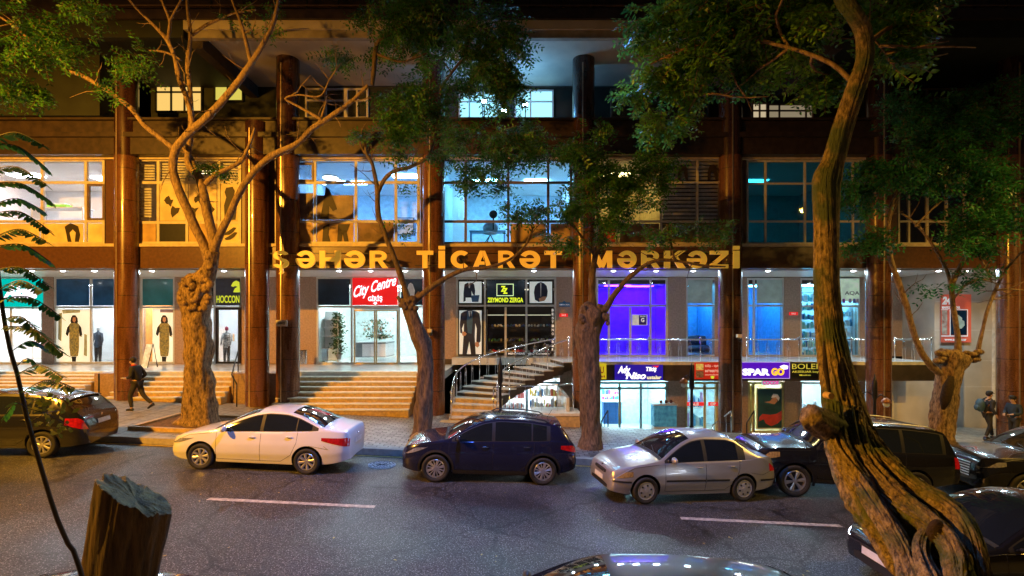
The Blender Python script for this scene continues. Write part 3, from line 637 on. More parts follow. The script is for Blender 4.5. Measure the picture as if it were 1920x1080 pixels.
def arc(cx, cy, rx, ry, a0, a1, tx, ty, n=20):
    """thick elliptic arc as a closed outline (angles in degrees, counter-clockwise)"""
    aa = [R(a0+(a1-a0)*i/n) for i in range(n+1)]
    return [[(cx+rx*math.cos(a), cy+ry*math.sin(a)), (cx+rx*math.cos(b_), cy+ry*math.sin(b_)), (cx+(rx-tx)*math.cos(b_), cy+(ry-ty)*math.sin(b_)), (cx+(rx-tx)*math.cos(a), cy+(ry-ty)*math.sin(a))] for a, b_ in zip(aa, aa[1:])]
def bar(*p): return [list(p)]
def rc(x0, y0, x1, y1): return [[(x0, y0), (x1, y0), (x1, y1), (x0, y1)]]
t_ = .27
GL = {'H': [rc(0, 0, t_, 1), rc(1-t_, 0, 1, 1), rc(t_, .40, 1-t_, .62)], 'T': [rc(0, .77, 1, 1), rc(.35, 0, .65, .77)],
 'A': [bar((0, 0), (.27, 0), (.60, 1), (.37, 1)), bar((1, 0), (.73, 0), (.40, 1), (.63, 1)), rc(.25, .20, .75, .38)],
 'R': [rc(0, 0, t_, 1), arc(.50, .70, .44, .30, -90, 90, .26, .19, 12), rc(t_-.01, .81, .51, 1), rc(t_-.01, .40, .51, .59), bar((.42, .42), (.70, .42), (1, 0), (.70, 0))],
 'C': [arc(.52, .5, .52, .51, 48, 312, .28, .24)], '\u018f': [arc(.5, .5, .5, .51, -180, 150, .27, .22), rc(.01, .38, .80, .56)],
 'S': [arc(.5, .73, .46, .28, 20, 270, .24, .20, 16), arc(.5, .28, .48, .29, -160, 90, .25, .20, 16)],
 'M': [rc(0, 0, .23, 1), rc(.77, 0, 1, 1), bar((0, 1), (.26, 1), (.62, .12), (.40, .0)), bar((1, 1), (.74, 1), (.38, .12), (.60, .0))],
 'K': [rc(0, 0, t_, 1), bar((t_-.02, .38), (.68, 1), (1, 1), (t_-.02, .28+.36)), bar((.38, .58), (.58, .74), (1, 0), (.66, 0))] ,
 'Z': [rc(0, .79, 1, 1), rc(0, 0, 1, .21), bar((0, .21), (.34, .21), (1, .79), (.66, .79))], 'I': [rc(.0, 0, 1, 1)]}
GL['K'][1] = bar((t_-.02, .34), (t_-.02, .62), (.66, 1), (1, 1))
for ch, x0, x1, y0, y1 in LET:
    yt, yb = 470, 502.5; b = MB(); key = {'\u015e': 'S', '\u0130': 'I'}.get(ch, ch); parts = list(GL[key])
    if ch == '\u015e': parts = parts+[rc(.44, -.16, .62, .02), arc(.47, -.22, .20, .13, -120, 70, .11, .09, 8)]
    if ch == '\u0130': parts = parts+[rc(0, 1.08, 1, 1.28)]
    for k_, st_ in enumerate(parts):
        for pl in st_: b.prism([(x0+(x1-x0)*u, yb-(yb-yt)*v) for u, v in pl], YL-.09-.002*k_, .09+.002*k_)
    at0(b.build('letter', M_GOLD, sg))
b = MB()
for x0, x1 in ((506, 733), (778, 1058), (1105, 1390)):
    for py in (475, 498): b.box(gx(x0, YL), gx(x1, YL), YL+.012, YL+.04, gz(py+.8, YL), gz(py-.8, YL))
at0(b.build('mounting_rail', M_IRON, sg))
for px in (520, 570, 620, 665, 710, 795, 828, 862, 905, 950, 995, 1038, 1128, 1176, 1220, 1266, 1307, 1350, 1381):
    b = MB(); b.box(gx(px, YL)-.02, gx(px, YL)+.02, YL+.043, YF-.003, gz(486, YL), gz(483, YL)); at0(b.build('bracket', M_IRON, sg))

def sign(name, label, x0, y0, x1, y1, Y, m, th=.06, frame=None, group=None, cat='sign'):
    t = empty(name, P((x0+x1)/2, y1, Y), label, cat, group)
    b = MB(); b.pbox(x0, y0, x1, y1, Y, th); at0(b.build('board', m, t), t)
    if frame:
        b = MB(); e = 1.1
        b.pbox(x0-e, y0-e, x1+e, y0-.05, Y-.01, th); b.pbox(x0-e, y1+.05, x1+e, y1+e, Y-.01, th); b.pbox(x0-e, y0, x0-.05, y1, Y-.01, th); b.pbox(x1+.05, y0, x1+e, y1, Y-.01, th)
        at0(b.build('frame', frame, t), t)
    return t
def stext(t, s, x0, x1, y0, y1, Y, m, **k): return at0(text(s, x0, x1, y0, y1, Y-.004, m, t, **k), t)
def spoly(t, pts, Y, m, name='emblem', d=.008):
    b = MB()
    for p in (pts if isinstance(pts[0][0], (tuple, list)) else [pts]): b.prism(p, Y-d-.002, d)
    return at0(b.build(name, m, t), t)

E_RED = mat('lit_red_board', (.75, .01, .012), .4, 0, .05, 2, emit=(1, .01, .01), es=.55)
t = sign('shop_sign', 'red lit sign reading City Centre G\u0130R\u0130\u015e above the glass sliding doors', 661, 521, 745, 572, YB-.10, E_RED)
Ys = YB-.10
stext(t, 'City Centre', 663, 743, 526, 553, Ys, T_WHITE, shear=.35, bold=.02, rot=.30)
stext(t, 'G\u0130R\u0130\u015e', 690, 717, 553, 567, Ys, T_WHITE, bold=.03)
spoly(t, [(701, 566), (706, 566), (706, 568.5), (708, 568.5), (703.5, 571.7), (699, 568.5), (701, 568.5)], Ys, T_WHITE, 'arrow')
E_LIME = emis('lime_letters', (.85, 1.0, .04), 1.0)
t = sign('shop_sign', 'navy sign with double Z emblem reading ZEYMOND ZERGA in lime letters', 913, 525, 984, 570, YB-.06, M_NAVY, .03)
Ys = YB-.06
fr = [[(931, 532), (963, 532), (963, 533.3), (931, 533.3)], [(931, 553.7), (963, 553.7), (963, 555), (931, 555)], [(931, 533.3), (932.3, 533.3), (932.3, 553.7), (931, 553.7)], [(961.7, 533.3), (963, 533.3), (963, 553.7), (961.7, 553.7)]]
spoly(t, fr, Ys, mat('lime_white', (.7, .85, .5), .5, emit=(.7, 1, .5), es=.8), 'emblem_frame')
stext(t, 'Z', 939, 948, 536, 547, Ys, E_LIME, bold=.05); stext(t, 'Z', 943, 952, 540, 551, Ys-.005, E_LIME, bold=.05)
stext(t, 'ZEYMOND ZERGA', 914, 981, 558, 567, Ys, E_LIME, bold=.03)
E_LEM = emis('lemon_letters', (.80, .85, .05), .8)
t = sign('shop_sign', 'dark sign with yellow horse emblem reading HOCCON above the dark framed shop door', 405, 522, 450, 573, YB-.06, mat('slate_board', (.05, .06, .10), .4), .03)
Ys = YB-.06
stext(t, 'HOCCON', 406, 449, 554, 568, Ys, E_LEM, bold=.02)
spoly(t, [(433, 536), (437, 529), (443, 526), (449, 529), (450, 548), (437, 548), (440, 541), (445, 538), (441, 536), (437, 538)], Ys, E_LEM)
E_TQ = emis('turquoise_board', (.0, .62, .52), .9)
t = sign('shop_sign', 'turquoise lit sign with glowing white script at the far left', -60, 523, 79, 575, YB-.08, E_TQ)
stext(t, 'Aksla Aksla', -58, 70, 534, 560, YB-.08, T_WHITE, shear=.3, bold=.05, depth=.03)
YSG = 20.08
E_IND = emis('indigo_board', (.05, .02, .55), .55)
t = sign('shop_sign', 'indigo lit sign with white and yellow script under the walkway, left of the red one', 1153, 684, 1243, 713, YSG-.04, E_IND)
Ys = YSG-.04
stext(t, 'Ady', 1158, 1182, 686, 704, Ys, T_WHITE, shear=.3, bold=.04); stext(t, 'Niso', 1173, 1211, 698, 711, Ys, T_WHITE, shear=.3, bold=.035)
stext(t, 'Tiki\u015f', 1211, 1231, 688, 698, Ys, T_WHITE, shear=.2, bold=.03); spoly(t, [(1222, 686), (1236, 685.5), (1232, 690), (1228, 688)], Ys-.01, emis('red_swoosh', (.9, .02, .05), 1.0))
stext(t, 'ustalar', 1213, 1240, 704, 711, Ys, emis('cream_letters', (1, .85, .45), 1.1), bold=.03)
t = sign('shop_sign', 'small yellow sign partly behind the knotty tree under the walkway', 1118, 682, 1137, 711, YSG-.04, mat('yellow_board', (.75, .55, .03), .4, emit=(.9, .7, .02), es=.5), .05)
stext(t, 'SU', 1121, 1132, 687, 700, YSG-.04, mat('red_ink', (.5, .05, .02), .5)); stext(t, 'evi', 1121, 1134, 703, 708, YSG-.04, mat('red_ink', (.5, .05, .02), .5))
t = sign('shop_sign', 'red sign with two small pictures and pale lettering under the walkway', 1303, 680, 1352, 711, YSG-.04, mat('red_board', (.55, .03, .015), .45, 0, .1, 3, emit=(.7, .03, .01), es=.35))
Ys = YSG-.04; M_PINKW = mat('pink_white_letters', (.85, .6, .5), .5, emit=(1, .6, .5), es=.4)
spoly(t, [(1305, 682), (1319, 682), (1319, 694), (1305, 694)], Ys, mat('yellow_picture', (.7, .5, .1), .5, 0, .5, 14, emit=(.8, .6, .15), es=.4), 'picture')
spoly(t, [(1305, 696), (1319, 696), (1319, 708), (1305, 708)], Ys, mat('grey_picture', (.5, .35, .3), .5, 0, .6, 14), 'picture')
stext(t, 'D\u0130\u015e - QAB', 1322, 1351, 683, 689, Ys, M_PINKW, bold=.04); stext(t, 'M\u018fRK\u018fZ\u0130', 1322, 1351, 692, 698, Ys, M_PINKW, bold=.04); stext(t, 'm\u0259rk\u0259z', 1322, 1351, 701, 704, Ys, M_PINKW, bold=.02)
spoly(t, [(1332, 706), (1336, 704.5), (1340, 706), (1338, 710), (1334, 710)], Ys, E_LEM)
t = sign('shop_sign', 'violet lit sign reading SPARGO with a glowing basket right of the big column', 1388, 680, 1480, 709, YSG-.04, emis('violet_board', (.12, .01, .60), .8), frame=mat('lilac_frame', (.7, .6, .9), .4, emit=(.6, .4, 1), es=.6))
stext(t, 'SPAR', 1392, 1443, 691, 704, Ys, T_WHITE, bold=.05, depth=.03); stext(t, 'GO', 1446, 1470, 690, 704, Ys, emis('orange_letters', (1, .5, .03), 1.4), bold=.05, depth=.03)
spoly(t, [(1462, 687), (1470, 684), (1478, 686), (1477, 692), (1468, 693)], Ys, emis('basket_glow', (1, .8, 1), 1.8), 'basket')
t = sign('shop_sign', 'black sign with thin yellow lettering reading BOLERO beside the violet one', 1482.5, 680, 1575, 708, YSG-.04, mat('black_board', (.012, .015, .012), .4))
M_YL = mat('yellow_letter', (.70, .65, .10), .5, emit=(.75, .7, .08), es=.5)
stext(t, 'BOLERO', 1485, 1556, 682, 692, Ys, M_YL, bold=.0); stext(t, 'AKSESUAR boy', 1485, 1535, 695, 700, Ys, M_YL, bold=.01); stext(t, 'Moskva', 1499, 1520, 702, 704.5, Ys, M_YL)
t = sign('shop_sign', 'pale cosmetics sign with black letters AQA right of the big leaning trunk', 1563, 523, 1611, 565, YB-.06, mat('pale_green_board', (.55, .68, .45), .5, 0, .3, 3, emit=(.6, .8, .7), es=.35), .03)
stext(t, 'AQA', 1584, 1611, 546, 554, YB-.06, mat('black_ink', (.01, .01, .015), .5), bold=.0)
for i, (x, c) in enumerate(((1582, (.25, .05, .4)), (1594, (.35, .3, .5)), (1602, (.1, .1, .4)), (1608, (.5, .35, .5)))): spoly(t, [(x-3, 568), (x-2, 560), (x+2, 560), (x+3, 568)], YB-.06, mat('violet_blob%d' % i, c, .5), 'bottle_picture')
t = sign('shop_sign', 'small blue and white street plate on the pier right of the shoe window', 1048, 567, 1069, 575, YB-.06, mat('plate_blue', (.02, .15, .35), .4), .02)
stext(t, 'UBEYI C KUC', 1049, 1068, 570, 572.5, YB-.06, T_PAINTW); spoly(t, [(1054, 567), (1058, 564), (1062, 567)], YB-.06, MATS['plate_blue'])
for px, py, lb in ((1049, 588, 'small red tag on the pier right of the shoe window'), (1480, 585, 'small red tag on the pier left of the cosmetics shop')):
    t = sign('price_tag', lb, px, py, px+16, py+6, YB-.06, mat('tag_red', (.7, .02, .02), .4, emit=(1, .02, .02), es=.6), .02)
    stext(t, 'SALE', px+4, px+12, py+1.5, py+4.5, YB-.06, T_PAINTW)
t = sign('wall_plate', 'white rounded plate on the dark column left of the entrance stairs', 517, 600, 538, 612, 18.36, mat('plate_white', (.7, .65, .6), .4), .03)
stext(t, 'G\u0130R\u0130\u015e', 521, 534, 603, 609, 18.36, M_IRON)
t = sign('door_notice', 'white and navy square notice on the purple glass door', 1185, 590, 1214, 610, YB-.02, mat('notice_grey', (.6, .65, .55), .5, emit=(.6, .6, .6), es=.25), .01)
spoly(t, [(1198, 591), (1212, 591), (1212, 609), (1198, 609)], YB-.02, mat('notice_navy', (.03, .02, .2), .5), 'square')
stext(t, 'G', 1202, 1208, 596, 604, YB-.035, T_PAINTW, bold=.03); stext(t, 'SALON', 1200, 1210, 592, 594.5, YB-.035, T_PAINTW)
t = sign('shop_lettering', 'small pink lettering on the glass just below the violet sign', 1428, 713, 1462, 722, YS-.06, mat('pale_cyan_film', (.5, .75, .75), .5, emit=(.6, .9, .9), es=.3), .01)
stext(t, 'COCOS', 1430, 1460, 714, 721, YS-.06, emis('pink_letters', (.9, .05, .4), .9), bold=.04)
for px in (1288, 1328):
    t = sign('sale_band', 'red band with white lettering across the %s glass door behind the lamp post' % ('left' if px < 1300 else 'right'), px, 754, px+(32 if px < 1300 else 18), 761, YS-.03, MATS['tag_red'], .01)
    stext(t, 'SALE' if px < 1300 else 'OP', px+4, px+(22 if px < 1300 else 14), 755, 760, YS-.03, T_PAINTW, bold=.04)

# posters ------------------------------------------------------------------------------
M_PAPER = mat('poster_paper', (.72, .78, .76), .6, 0, .04, 2, emit=(.8, .9, .88), es=.35)
M_SUIT = mat('suit_navy', (.012, .02, .06), .6, 0, .3, 3); M_VEST = mat('vest_blue', (.04, .12, .26), .6); M_SKIN = mat('skin', (.50, .27, .17), .55, 0, .1, 6)
M_SHIRT = mat('shirt_white', (.8, .8, .82), .6); M_BLK = mat('matte_black', (.01, .01, .012), .5)
def mirror(pts, cx): return [(2*cx-x, y) for x, y in reversed(pts)]
def poster(label, x0, y0, x1, y1, Y, paper, frame, group='posters in the shop windows'):
    t = empty('poster', P((x0+x1)/2, y1, Y), label, 'poster', group)
    b = MB(); b.pbox(x0, y0, x1, y1, Y, .02); at0(b.build('sheet', paper, t), t)
    if frame:
        b = MB(); e = 2.2
        b.pbox(x0-e, y0-e, x1+e, y0-.05, Y-.01, .04); b.pbox(x0-e, y1+.05, x1+e, y1+e, Y-.01, .04); b.pbox(x0-e, y0, x0-.05, y1, Y-.01, .04); b.pbox(x1+.05, y0, x1+e, y1, Y-.01, .04)
        at0(b.build('frame', frame, t), t)
    return t
Yp = YB-.05
t = poster('large framed poster of a navy suit, lower left of the menswear window', 861, 582, 903, 664, Yp, M_PAPER, M_BLK)
cxp = 881
spoly(t, [(870, 584), (877, 582), (885, 582), (894, 584), (899, 588), (902, 612), (901, 640), (896, 645), (893, 640), (894, 616), (891, 606), (890, 632), (892, 664), (883, 664), (880, 640), (875, 664), (867, 664), (869, 632), (870, 606), (866, 616), (868, 626), (863, 624), (862, 608), (864, 588)], Yp, M_SUIT, 'suit')
spoly(t, [(877, 583), (886, 583), (886, 606), (884, 626), (877, 624), (875, 604)], Yp-.012, M_VEST, 'waistcoat')
spoly(t, [(878, 583), (885, 583), (883, 594), (880, 594)], Yp-.022, M_SHIRT, 'shirt'); spoly(t, [(880.5, 584), (882.5, 584), (883, 594), (881, 597)], Yp-.032, M_SUIT, 'tie')
spoly(t, [[(866, 622), (872, 622), (875, 626), (872, 630), (867, 629)], [(891, 642), (897, 641), (899, 648), (895, 652), (891, 648)]], Yp-.012, M_SKIN, 'hand')
t = poster('small framed poster of a suit and bag, upper left of the menswear window', 861, 528, 903, 568, Yp, M_PAPER, M_BLK)
spoly(t, [(871, 533), (877, 530), (883, 530), (889, 533), (891, 545), (890, 556), (886, 550), (884, 545), (884, 558), (873, 558), (873, 564), (869, 566), (869, 550), (870, 540)], Yp, M_SUIT, 'suit')
spoly(t, [(878, 530), (882, 530), (881, 540), (879, 540)], Yp-.012, M_SHIRT, 'shirt'); spoly(t, [(883, 554), (899, 553), (897, 566), (885, 566)], Yp-.014, M_VEST, 'bag')
t = poster('small framed poster of a dark jacket, upper right of the menswear window', 993, 528, 1035, 568, Yp, M_PAPER, M_BLK)
spoly(t, [(1008, 531), (1014, 529), (1020, 531), (1025, 536), (1027, 546), (1026, 556), (1020, 564), (1010, 566), (1003, 562), (1001, 548), (1003, 537)], Yp, M_SUIT, 'jacket')
spoly(t, [(1013, 531), (1015, 531), (1014.5, 556), (1013.5, 556)], Yp-.012, M_SHIRT, 'zip'); spoly(t, [(1010, 560), (1018, 556), (1025, 556), (1022, 563), (1012, 565)], Yp-.012, M_SKIN, 'hands')
M_PALE = mat('pale_photo', (.80, .82, .72), .6, 0, .15, 1.5, emit=(.9, .95, .85), es=.45)
M_DRESS = mat('patterned_dress', (.42, .36, .10), .6, 0, .7, 14, c2=(.10, .12, .08))
def woman(x, y0, Y, t, s=1.0):
    def q(pts): return [(x+a*s, y0+b_*s) for a, b_ in pts]
    spoly(t, q([(-6, 4), (-3, -1), (2, -1), (6, 4), (7, 12), (4, 16), (-5, 16), (-7, 10)]), Y, M_BLK, 'hair')
    spoly(t, q([(-2.5, 3), (2.5, 3), (3, 9), (0, 13), (-3, 9)]), Y-.012, M_SKIN, 'face')
    spoly(t, q([(-13, 22), (-7, 14), (7, 14), (13, 22), (14, 40), (10, 38), (9, 28), (9, 60), (7, 76), (-7, 76), (-9, 60), (-9, 28), (-12, 38), (-15, 36)]), Y-.006, M_DRESS, 'dress')
    spoly(t, [q([(-13, 22), (-9, 17), (-9, 30), (-13, 38), (-16, 34)]), q([(13, 22), (9, 17), (9, 30), (11, 38), (15, 36)])], Y-.016, M_BLK, 'sleeve')
    spoly(t, q([(-5, 76.5), (-4, 86), (3, 86), (4, 76.5)]), Y-.004, M_BLK, 'legs')
t = poster('tall poster of a woman in a patterned dress, left of the first column', 106, 579, 168, 679, YB+.035, M_PALE, None); woman(139, 592, YB+.033, t)
spoly(t, [[(110, 588), (116, 586), (115, 640), (109, 636)], [(158, 626), (163, 628), (163, 668), (157, 666)], [(116, 581), (150, 581), (150, 586), (118, 588)]], YB+.034, mat('grey_green_photo', (.35, .38, .25), .6), 'background_shape')
t = poster('tall poster of a woman in a patterned dress, left of the burled tree', 286, 579, 326, 679, YB+.035, M_PALE, None); woman(308, 592, YB+.033, t)
spoly(t, [[(300, 580), (325, 580), (325, 586), (300, 586)]], YB+.034, mat('violet_grey', (.25, .2, .3), .6), 'background_shape')
t = poster('narrow navy panel with a white shirt, right of the red entrance sign', 752, 524, 796, 571, YB+.025, M_NAVY, None)
spoly(t, [(761, 571), (763, 545), (766, 533), (770, 530), (774, 533), (778, 545), (776, 560), (777, 571)], YB+.022, M_SHIRT, 'shirt')
M_CORAL = mat('coral_red', (.72, .14, .08), .55, 0, .1, 3, emit=(.9, .15, .1), es=.15)
Yp = 21.74
t = poster('large coral red poster with two pictures on the pale wall behind the pollarded tree', 1765, 552, 1821, 642, Yp, M_CORAL, None)
stext(t, '24', 1766, 1784, 556, 571, Yp, T_PAINTW, bold=.05, shear=.2); stext(t, 'MARKET BAZAR', 1766, 1800, 574, 579, Yp, T_PAINTW, bold=.03)
spoly(t, [(1766, 582), (1776, 582), (1776, 627), (1766, 627)], Yp, mat('pic_red_green', (.5, .1, .06), .6, 0, .6, 4, c2=(.75, .75, .6)), 'picture')
spoly(t, [(1783, 582), (1813, 582), (1813, 628), (1783, 628)], Yp, M_NAVY, 'picture')
spoly(t, [(1790, 596), (1796, 590), (1804, 596), (1804, 600), (1808, 602), (1809, 610), (1803, 616), (1795, 617), (1789, 610), (1789, 602)], Yp-.012, mat('cream_lantern', (.65, .7, .55), .5), 'teapot_shape')
spoly(t, [[(1765, 580), (1778, 580), (1778, 581.4), (1765, 581.4)], [(1781, 580), (1815, 580), (1815, 581.4), (1781, 581.4)], [(1781, 581.4), (1782.4, 581.4), (1782.4, 630), (1781, 630)], [(1813.6, 581.4), (1815, 581.4), (1815, 630), (1813.6, 630)], [(1765, 629), (1815, 629), (1815, 631), (1765, 631)]], Yp-.002, T_PAINTW, 'white_border')
stext(t, 'www.avtobazar', 1771, 1812, 634, 639, Yp, T_PAINTW, bold=.02)
Yp = YS-.05
t = poster('framed poster of a dancer in a red skirt under the violet sign', 1421, 730, 1466, 802, Yp, mat('deep_teal_photo', (.02, .09, .10), .5, 0, .3, 2), MATS['ochre_frame'])
spoly(t, [(1424, 782), (1430, 776), (1444, 778), (1456, 776), (1466, 770), (1466, 786), (1458, 794), (1446, 799), (1436, 794), (1432, 786), (1423, 790)], Yp, mat('skirt_red', (.65, .06, .04), .6), 'skirt')
spoly(t, [(1433, 754), (1444, 752), (1450, 745), (1456, 746), (1458, 752), (1452, 758), (1444, 756)], Yp, M_SKIN, 'figure'); spoly(t, [(1446, 746), (1450, 738), (1458, 739), (1462, 746), (1460, 752), (1455, 745)], Yp-.012, M_SHIRT, 'hair')
t = poster('narrow yellow curtain panel left of the red skirt poster', 1403, 722, 1410, 796, YS+.13, mat('yellow_curtain', (.5, .42, .1), .6, 0, .5, 2), None)

# shoe display ------------------------------------------------------------------------
t = empty('shoe_rack', P(976, 672, YB+.5), 'dark glass fronted rack behind the menswear window carrying two rows of shoes', 'shelf')
for py in (614, 641, 663):
    b = MB(); b.pbox(914, py, 1037, py+1.6, YB+.35, .35); at0(b.build('shelf', mat('dark_shelf', (.05, .05, .06), .4), t), t)
b = MB(); b.pbox(914, 590, 1037, 591.4, YB+.6, .03); at0(b.build('light_strip', emis('strip_cream', (.9, .9, .6), .8), t), t)
b = MB()
for px in (913, 1037): b.pbox(px-.6, 580, px+.6, 668, YB+.45, .25)
at0(b.build('upright', M_ALU, t), t)
rs = random.Random(7)
SHC = [((.75, .75, .72), 'white'), ((.70, .04, .05), 'red'), ((.05, .2, .3), 'teal'), ((.05, .1, .4), 'blue'), ((.6, .55, .4), 'beige'), ((.02, .02, .03), 'black'), ((.25, .6, .08), 'green'), ((.8, .3, .06), 'orange')]
protos = {}
ORD = 'first second third fourth fifth sixth seventh eighth ninth tenth eleventh twelfth thirteenth fourteenth fifteenth sixteenth seventeenth eighteenth nineteenth twentieth twenty-first'.split()
def shoe(px, py, Y, ci, turn, label, group, s=1.0):
    if ci not in protos:
        b = MB(); b.tube([(-.14, 0, .05), (-.12, 0, .07), (-.02, 0, .065), (.08, 0, .045), (.14, 0, .03)], [.03, .052, .045, .042, .022], 8)
        b.tube([(-.10, 0, .07), (-.10, 0, .135)], [.045, .038], 8); me = b.build('shoe', mat('leather_'+SHC[ci][1], SHC[ci][0], .35), None, True)
        c = MB(); c.box(-.15, .15, -.035, .035, 0, .016); so = c.build('sole', M_BLK, me); protos[ci] = (me, so, [False])
    me, so, used = protos[ci]
    if used[0]: o = me.copy(); col.objects.link(o); s2 = so.copy(); col.objects.link(s2); s2.parent = o
    else: o = me; used[0] = True
    o.location = P(px, py, Y); o.rotation_euler = (R(-8), 0, turn); o.scale = (s, s, s); tag(o, label, 'shoe', group); return o
for row, (py, pn) in enumerate(((613.2, 'upper'), (640.2, 'lower'))):
    cnt = {}
    for i in range(21):
        px = 917+i*5.7; ci = rs.choice([0, 0, 0, 2, 4, 5, 3, 1 if row == 0 else 6])
        o = shoe(px, py, YB+.42, ci, R(-90+rs.uniform(-25, 25)), '%s leather shoe, %s from the left on the %s shelf of the shoe rack' % (SHC[ci][1], ORD[i], pn), 'shoes in the menswear window')
for i in range(13):
    ci = rs.choice([7, 7, 0, 1, 4, 3]); px = 921+i*8.8
    shoe(px, 662, YB+.40, ci, R(rs.uniform(-60, 60)), '%s sports shoe, %s from the left on the bottom shelf of the shoe rack' % (SHC[ci][1], ORD[i]), 'shoes in the menswear window', 1.25)
t = sign('window_lettering', 'column of white letters at the right edge of the shoe window', 1033, 578, 1040, 662, YB-.012, M_BLK, .008)
for i, ch in enumerate('BESTINO BIR'):
    if ch != ' ': stext(t, ch, 1034.5, 1038.5, 579+i*7.4, 584+i*7.4, YB-.012, T_PAINTW, bold=.03)
t = sign('window_lettering', 'small white lettering along the foot of the shoe window', 951, 660, 1032, 666, YB-.013, M_BLK, .008)
stext(t, 'MENSWEAR', 953, 984, 661, 665, YB-.013, T_PAINTW); stext(t, 'Wear Collection', 989, 1030, 661, 665, YB-.013, T_PAINTW)

# inside the entrance hall ------------------------------------------------------------
M_GREEN = mat('plant_leaf', (.03, .11, .03), .5, 0, .5, 8)
def bush(label, px, py, Y, w_, h, n, cat='plant', pot=True, group=None, flowers=None, seed=1):
    r = random.Random(seed); p = P(px, py, Y); t = empty('potted_plant', p, label, cat, group)
    if pot:
        b = MB(); b.tube([(0, 0, 0), (0, 0, .3)], [.13, .18], 14); b.build('pot', mat('grey_pot', (.2, .22, .22), .5), t, True)
    z0 = .3 if pot else 0; b = MB()
    for i in range(n):
        c = Vector((r.gauss(0, w_*.35), r.gauss(0, w_*.25), z0+r.uniform(0, h))); d = Vector((r.uniform(-1, 1), r.uniform(-1, 1), r.uniform(-.8, .6))).normalized()*.15; e = d.cross(Vector((r.random(), r.random(), 1))).normalized()*.045
        b.add([c, c+d*.5+e, c+d, c+d*.5-e], [(0, 1, 2, 3)], 1 if flowers and r.random() < .3 else 0)
    b.build('foliage', [M_GREEN]+([flowers] if flowers else []), t); b = MB(); b.tube([(0, 0, z0), (.02, 0, z0+h*.5), (0, 0, z0+h*.9)], .015, 6); b.build('stem', M_IRON, t); return t
bush('tall climbing plant left inside the entrance doors', 634, 674, YB+.9, .38, 1.9, 900, seed=2)
FL = mat('blossom_mix', (.75, .35, .25), .6, 0, .7, 9)
bush('flower arrangement on the white counter behind the sliding doors', 705, 634, YB+2.4, .9, .95, 380, pot=False, flowers=mat('dried_flower', (.45, .22, .12), .7, 0, .5, 9), seed=3)
bush('low red and yellow flowers at the right end of the counter', 716, 634, YB+2.3, .6, .15, 160, pot=False, flowers=FL, seed=4)
t = empty('counter', P(665, 670, YB+1.7), 'white and grey counter behind the sliding doors of the entrance', 'counter')
b = MB(); b.box(0, 1.5, 0, 1.9, 0, .70); b.build('carcass', mat('grey_laminate', (.16, .20, .22), .4), t)
b = MB(); b.box(.38, 1.52, -.02, -.003, .04, .66); b.box(1.504, 1.52, 0, 1.9, .04, .66); b.build('front_panel', M_WHITE, t)
b = MB(); b.box(-.03, 1.55, -.04, 1.93, .703, .74); b.build('counter_top', mat('grey_laminate2', (.3, .34, .34), .3), t)
t = empty('display_cabinet', P(596, 678, YB+.9), 'white shelved cabinet at the left side inside the entrance', 'cabinet')
b = MB(); b.box(0, 1.0, .3, .35, 0, 2.4); b.box(0, .04, -.1, .296, 0, 2.4); b.box(.96, 1.0, -.1, .296, 0, 2.4); b.build('carcass', M_WHITE, t)
for z in (.62, 1.2, 1.6, 2.0):
    b = MB(); b.box(.044, .956, -.08, .29, z, z+.03); b.build('shelf', M_WHITE, t)
for x in (.05, .52):
    b = MB(); b.box(x, x+.43, -.14, -.104, .04, .6); b.build('cupboard_door', W_BLUE, t)
t = empty('ash_bin', P(565, 684, 22.6), 'steel cylindrical ash bin on the terrace left of the entrance', 'bin')
b = MB(); b.cyl(0, 0, .02, .60, .09, 20); autosmooth(b.build('barrel', M_STEEL, t)); b = MB(); b.cyl(0, 0, .602, .64, .095, 20); b.build('lid', M_IRON, t)
t = empty('ash_bin', P(572.5, 684, 22.6), 'slimmer steel bin right next to the ash bin left of the entrance', 'bin')
b = MB(); b.cyl(0, 0, .02, .63, .07, 20); autosmooth(b.build('barrel', M_STEEL, t)); b = MB(); b.cyl(0, 0, .632, .66, .075, 20); b.build('lid', M_IRON, t)
# sandwich board
t = empty('sandwich_board', P(266, 690, 20.6), 'small leaning white display board on the terrace behind the walking man', 'board')
b = MB(); b.add([(-.05, 0, 0), (.20, 0, 0), (.30, .18, .95), (.05, .18, .95)], [(0, 1, 2, 3)]); b.add([(-.05, .03, 0), (.20, .03, 0), (.30, .21, .95), (.05, .21, .95)], [(3, 2, 1, 0)])
b.build('panel', mat('board_print', (.7, .8, .75), .5, 0, .3, 8), t); b = MB(); b.tube([(.22, 0, 0), (.32, .19, .96), (.28, .5, 0)], .018, 6); b.build('leg_frame', M_IRON, t)
# mannequins / goods --------------------------------------------------------------------
def mannequin(label, px, py, Y, h, m1, m2, group='mannequins in the shop windows', hat=None, name='mannequin'):
    t = empty(name, P(px, py, Y), label, 'mannequin', group)
    b = MB(); b.tube([(0, 0, h*.42), (0, 0, h*.5), (0, 0, h*.6), (0, 0, h*.72), (0, 0, h*.81), (0, 0, h*.84), (0, 0, h*.88)], [.13, .17, .13, .17, .15, .05, .045], 14)
    for s_ in (-1, 1): b.tube([(s_*.16, 0, h*.80), (s_*.23, -.02, h*.62), (s_*.22, -.1, h*.48)], [.055, .045, .03], 8)
    b.build('torso', m1, t, True); b = MB(); b.ell((0, 0, h*.93), (.075, .09, .11)); b.build('head', hat or M_SHIRT, t, True)
    b = MB()
    for s_ in (-1, 1): b.tube([(s_*.08, 0, h*.46), (s_*.09, 0, h*.25), (s_*.09, 0, .03)], [.09, .07, .05], 8)
    b.build('legs', m2, t, True); return t
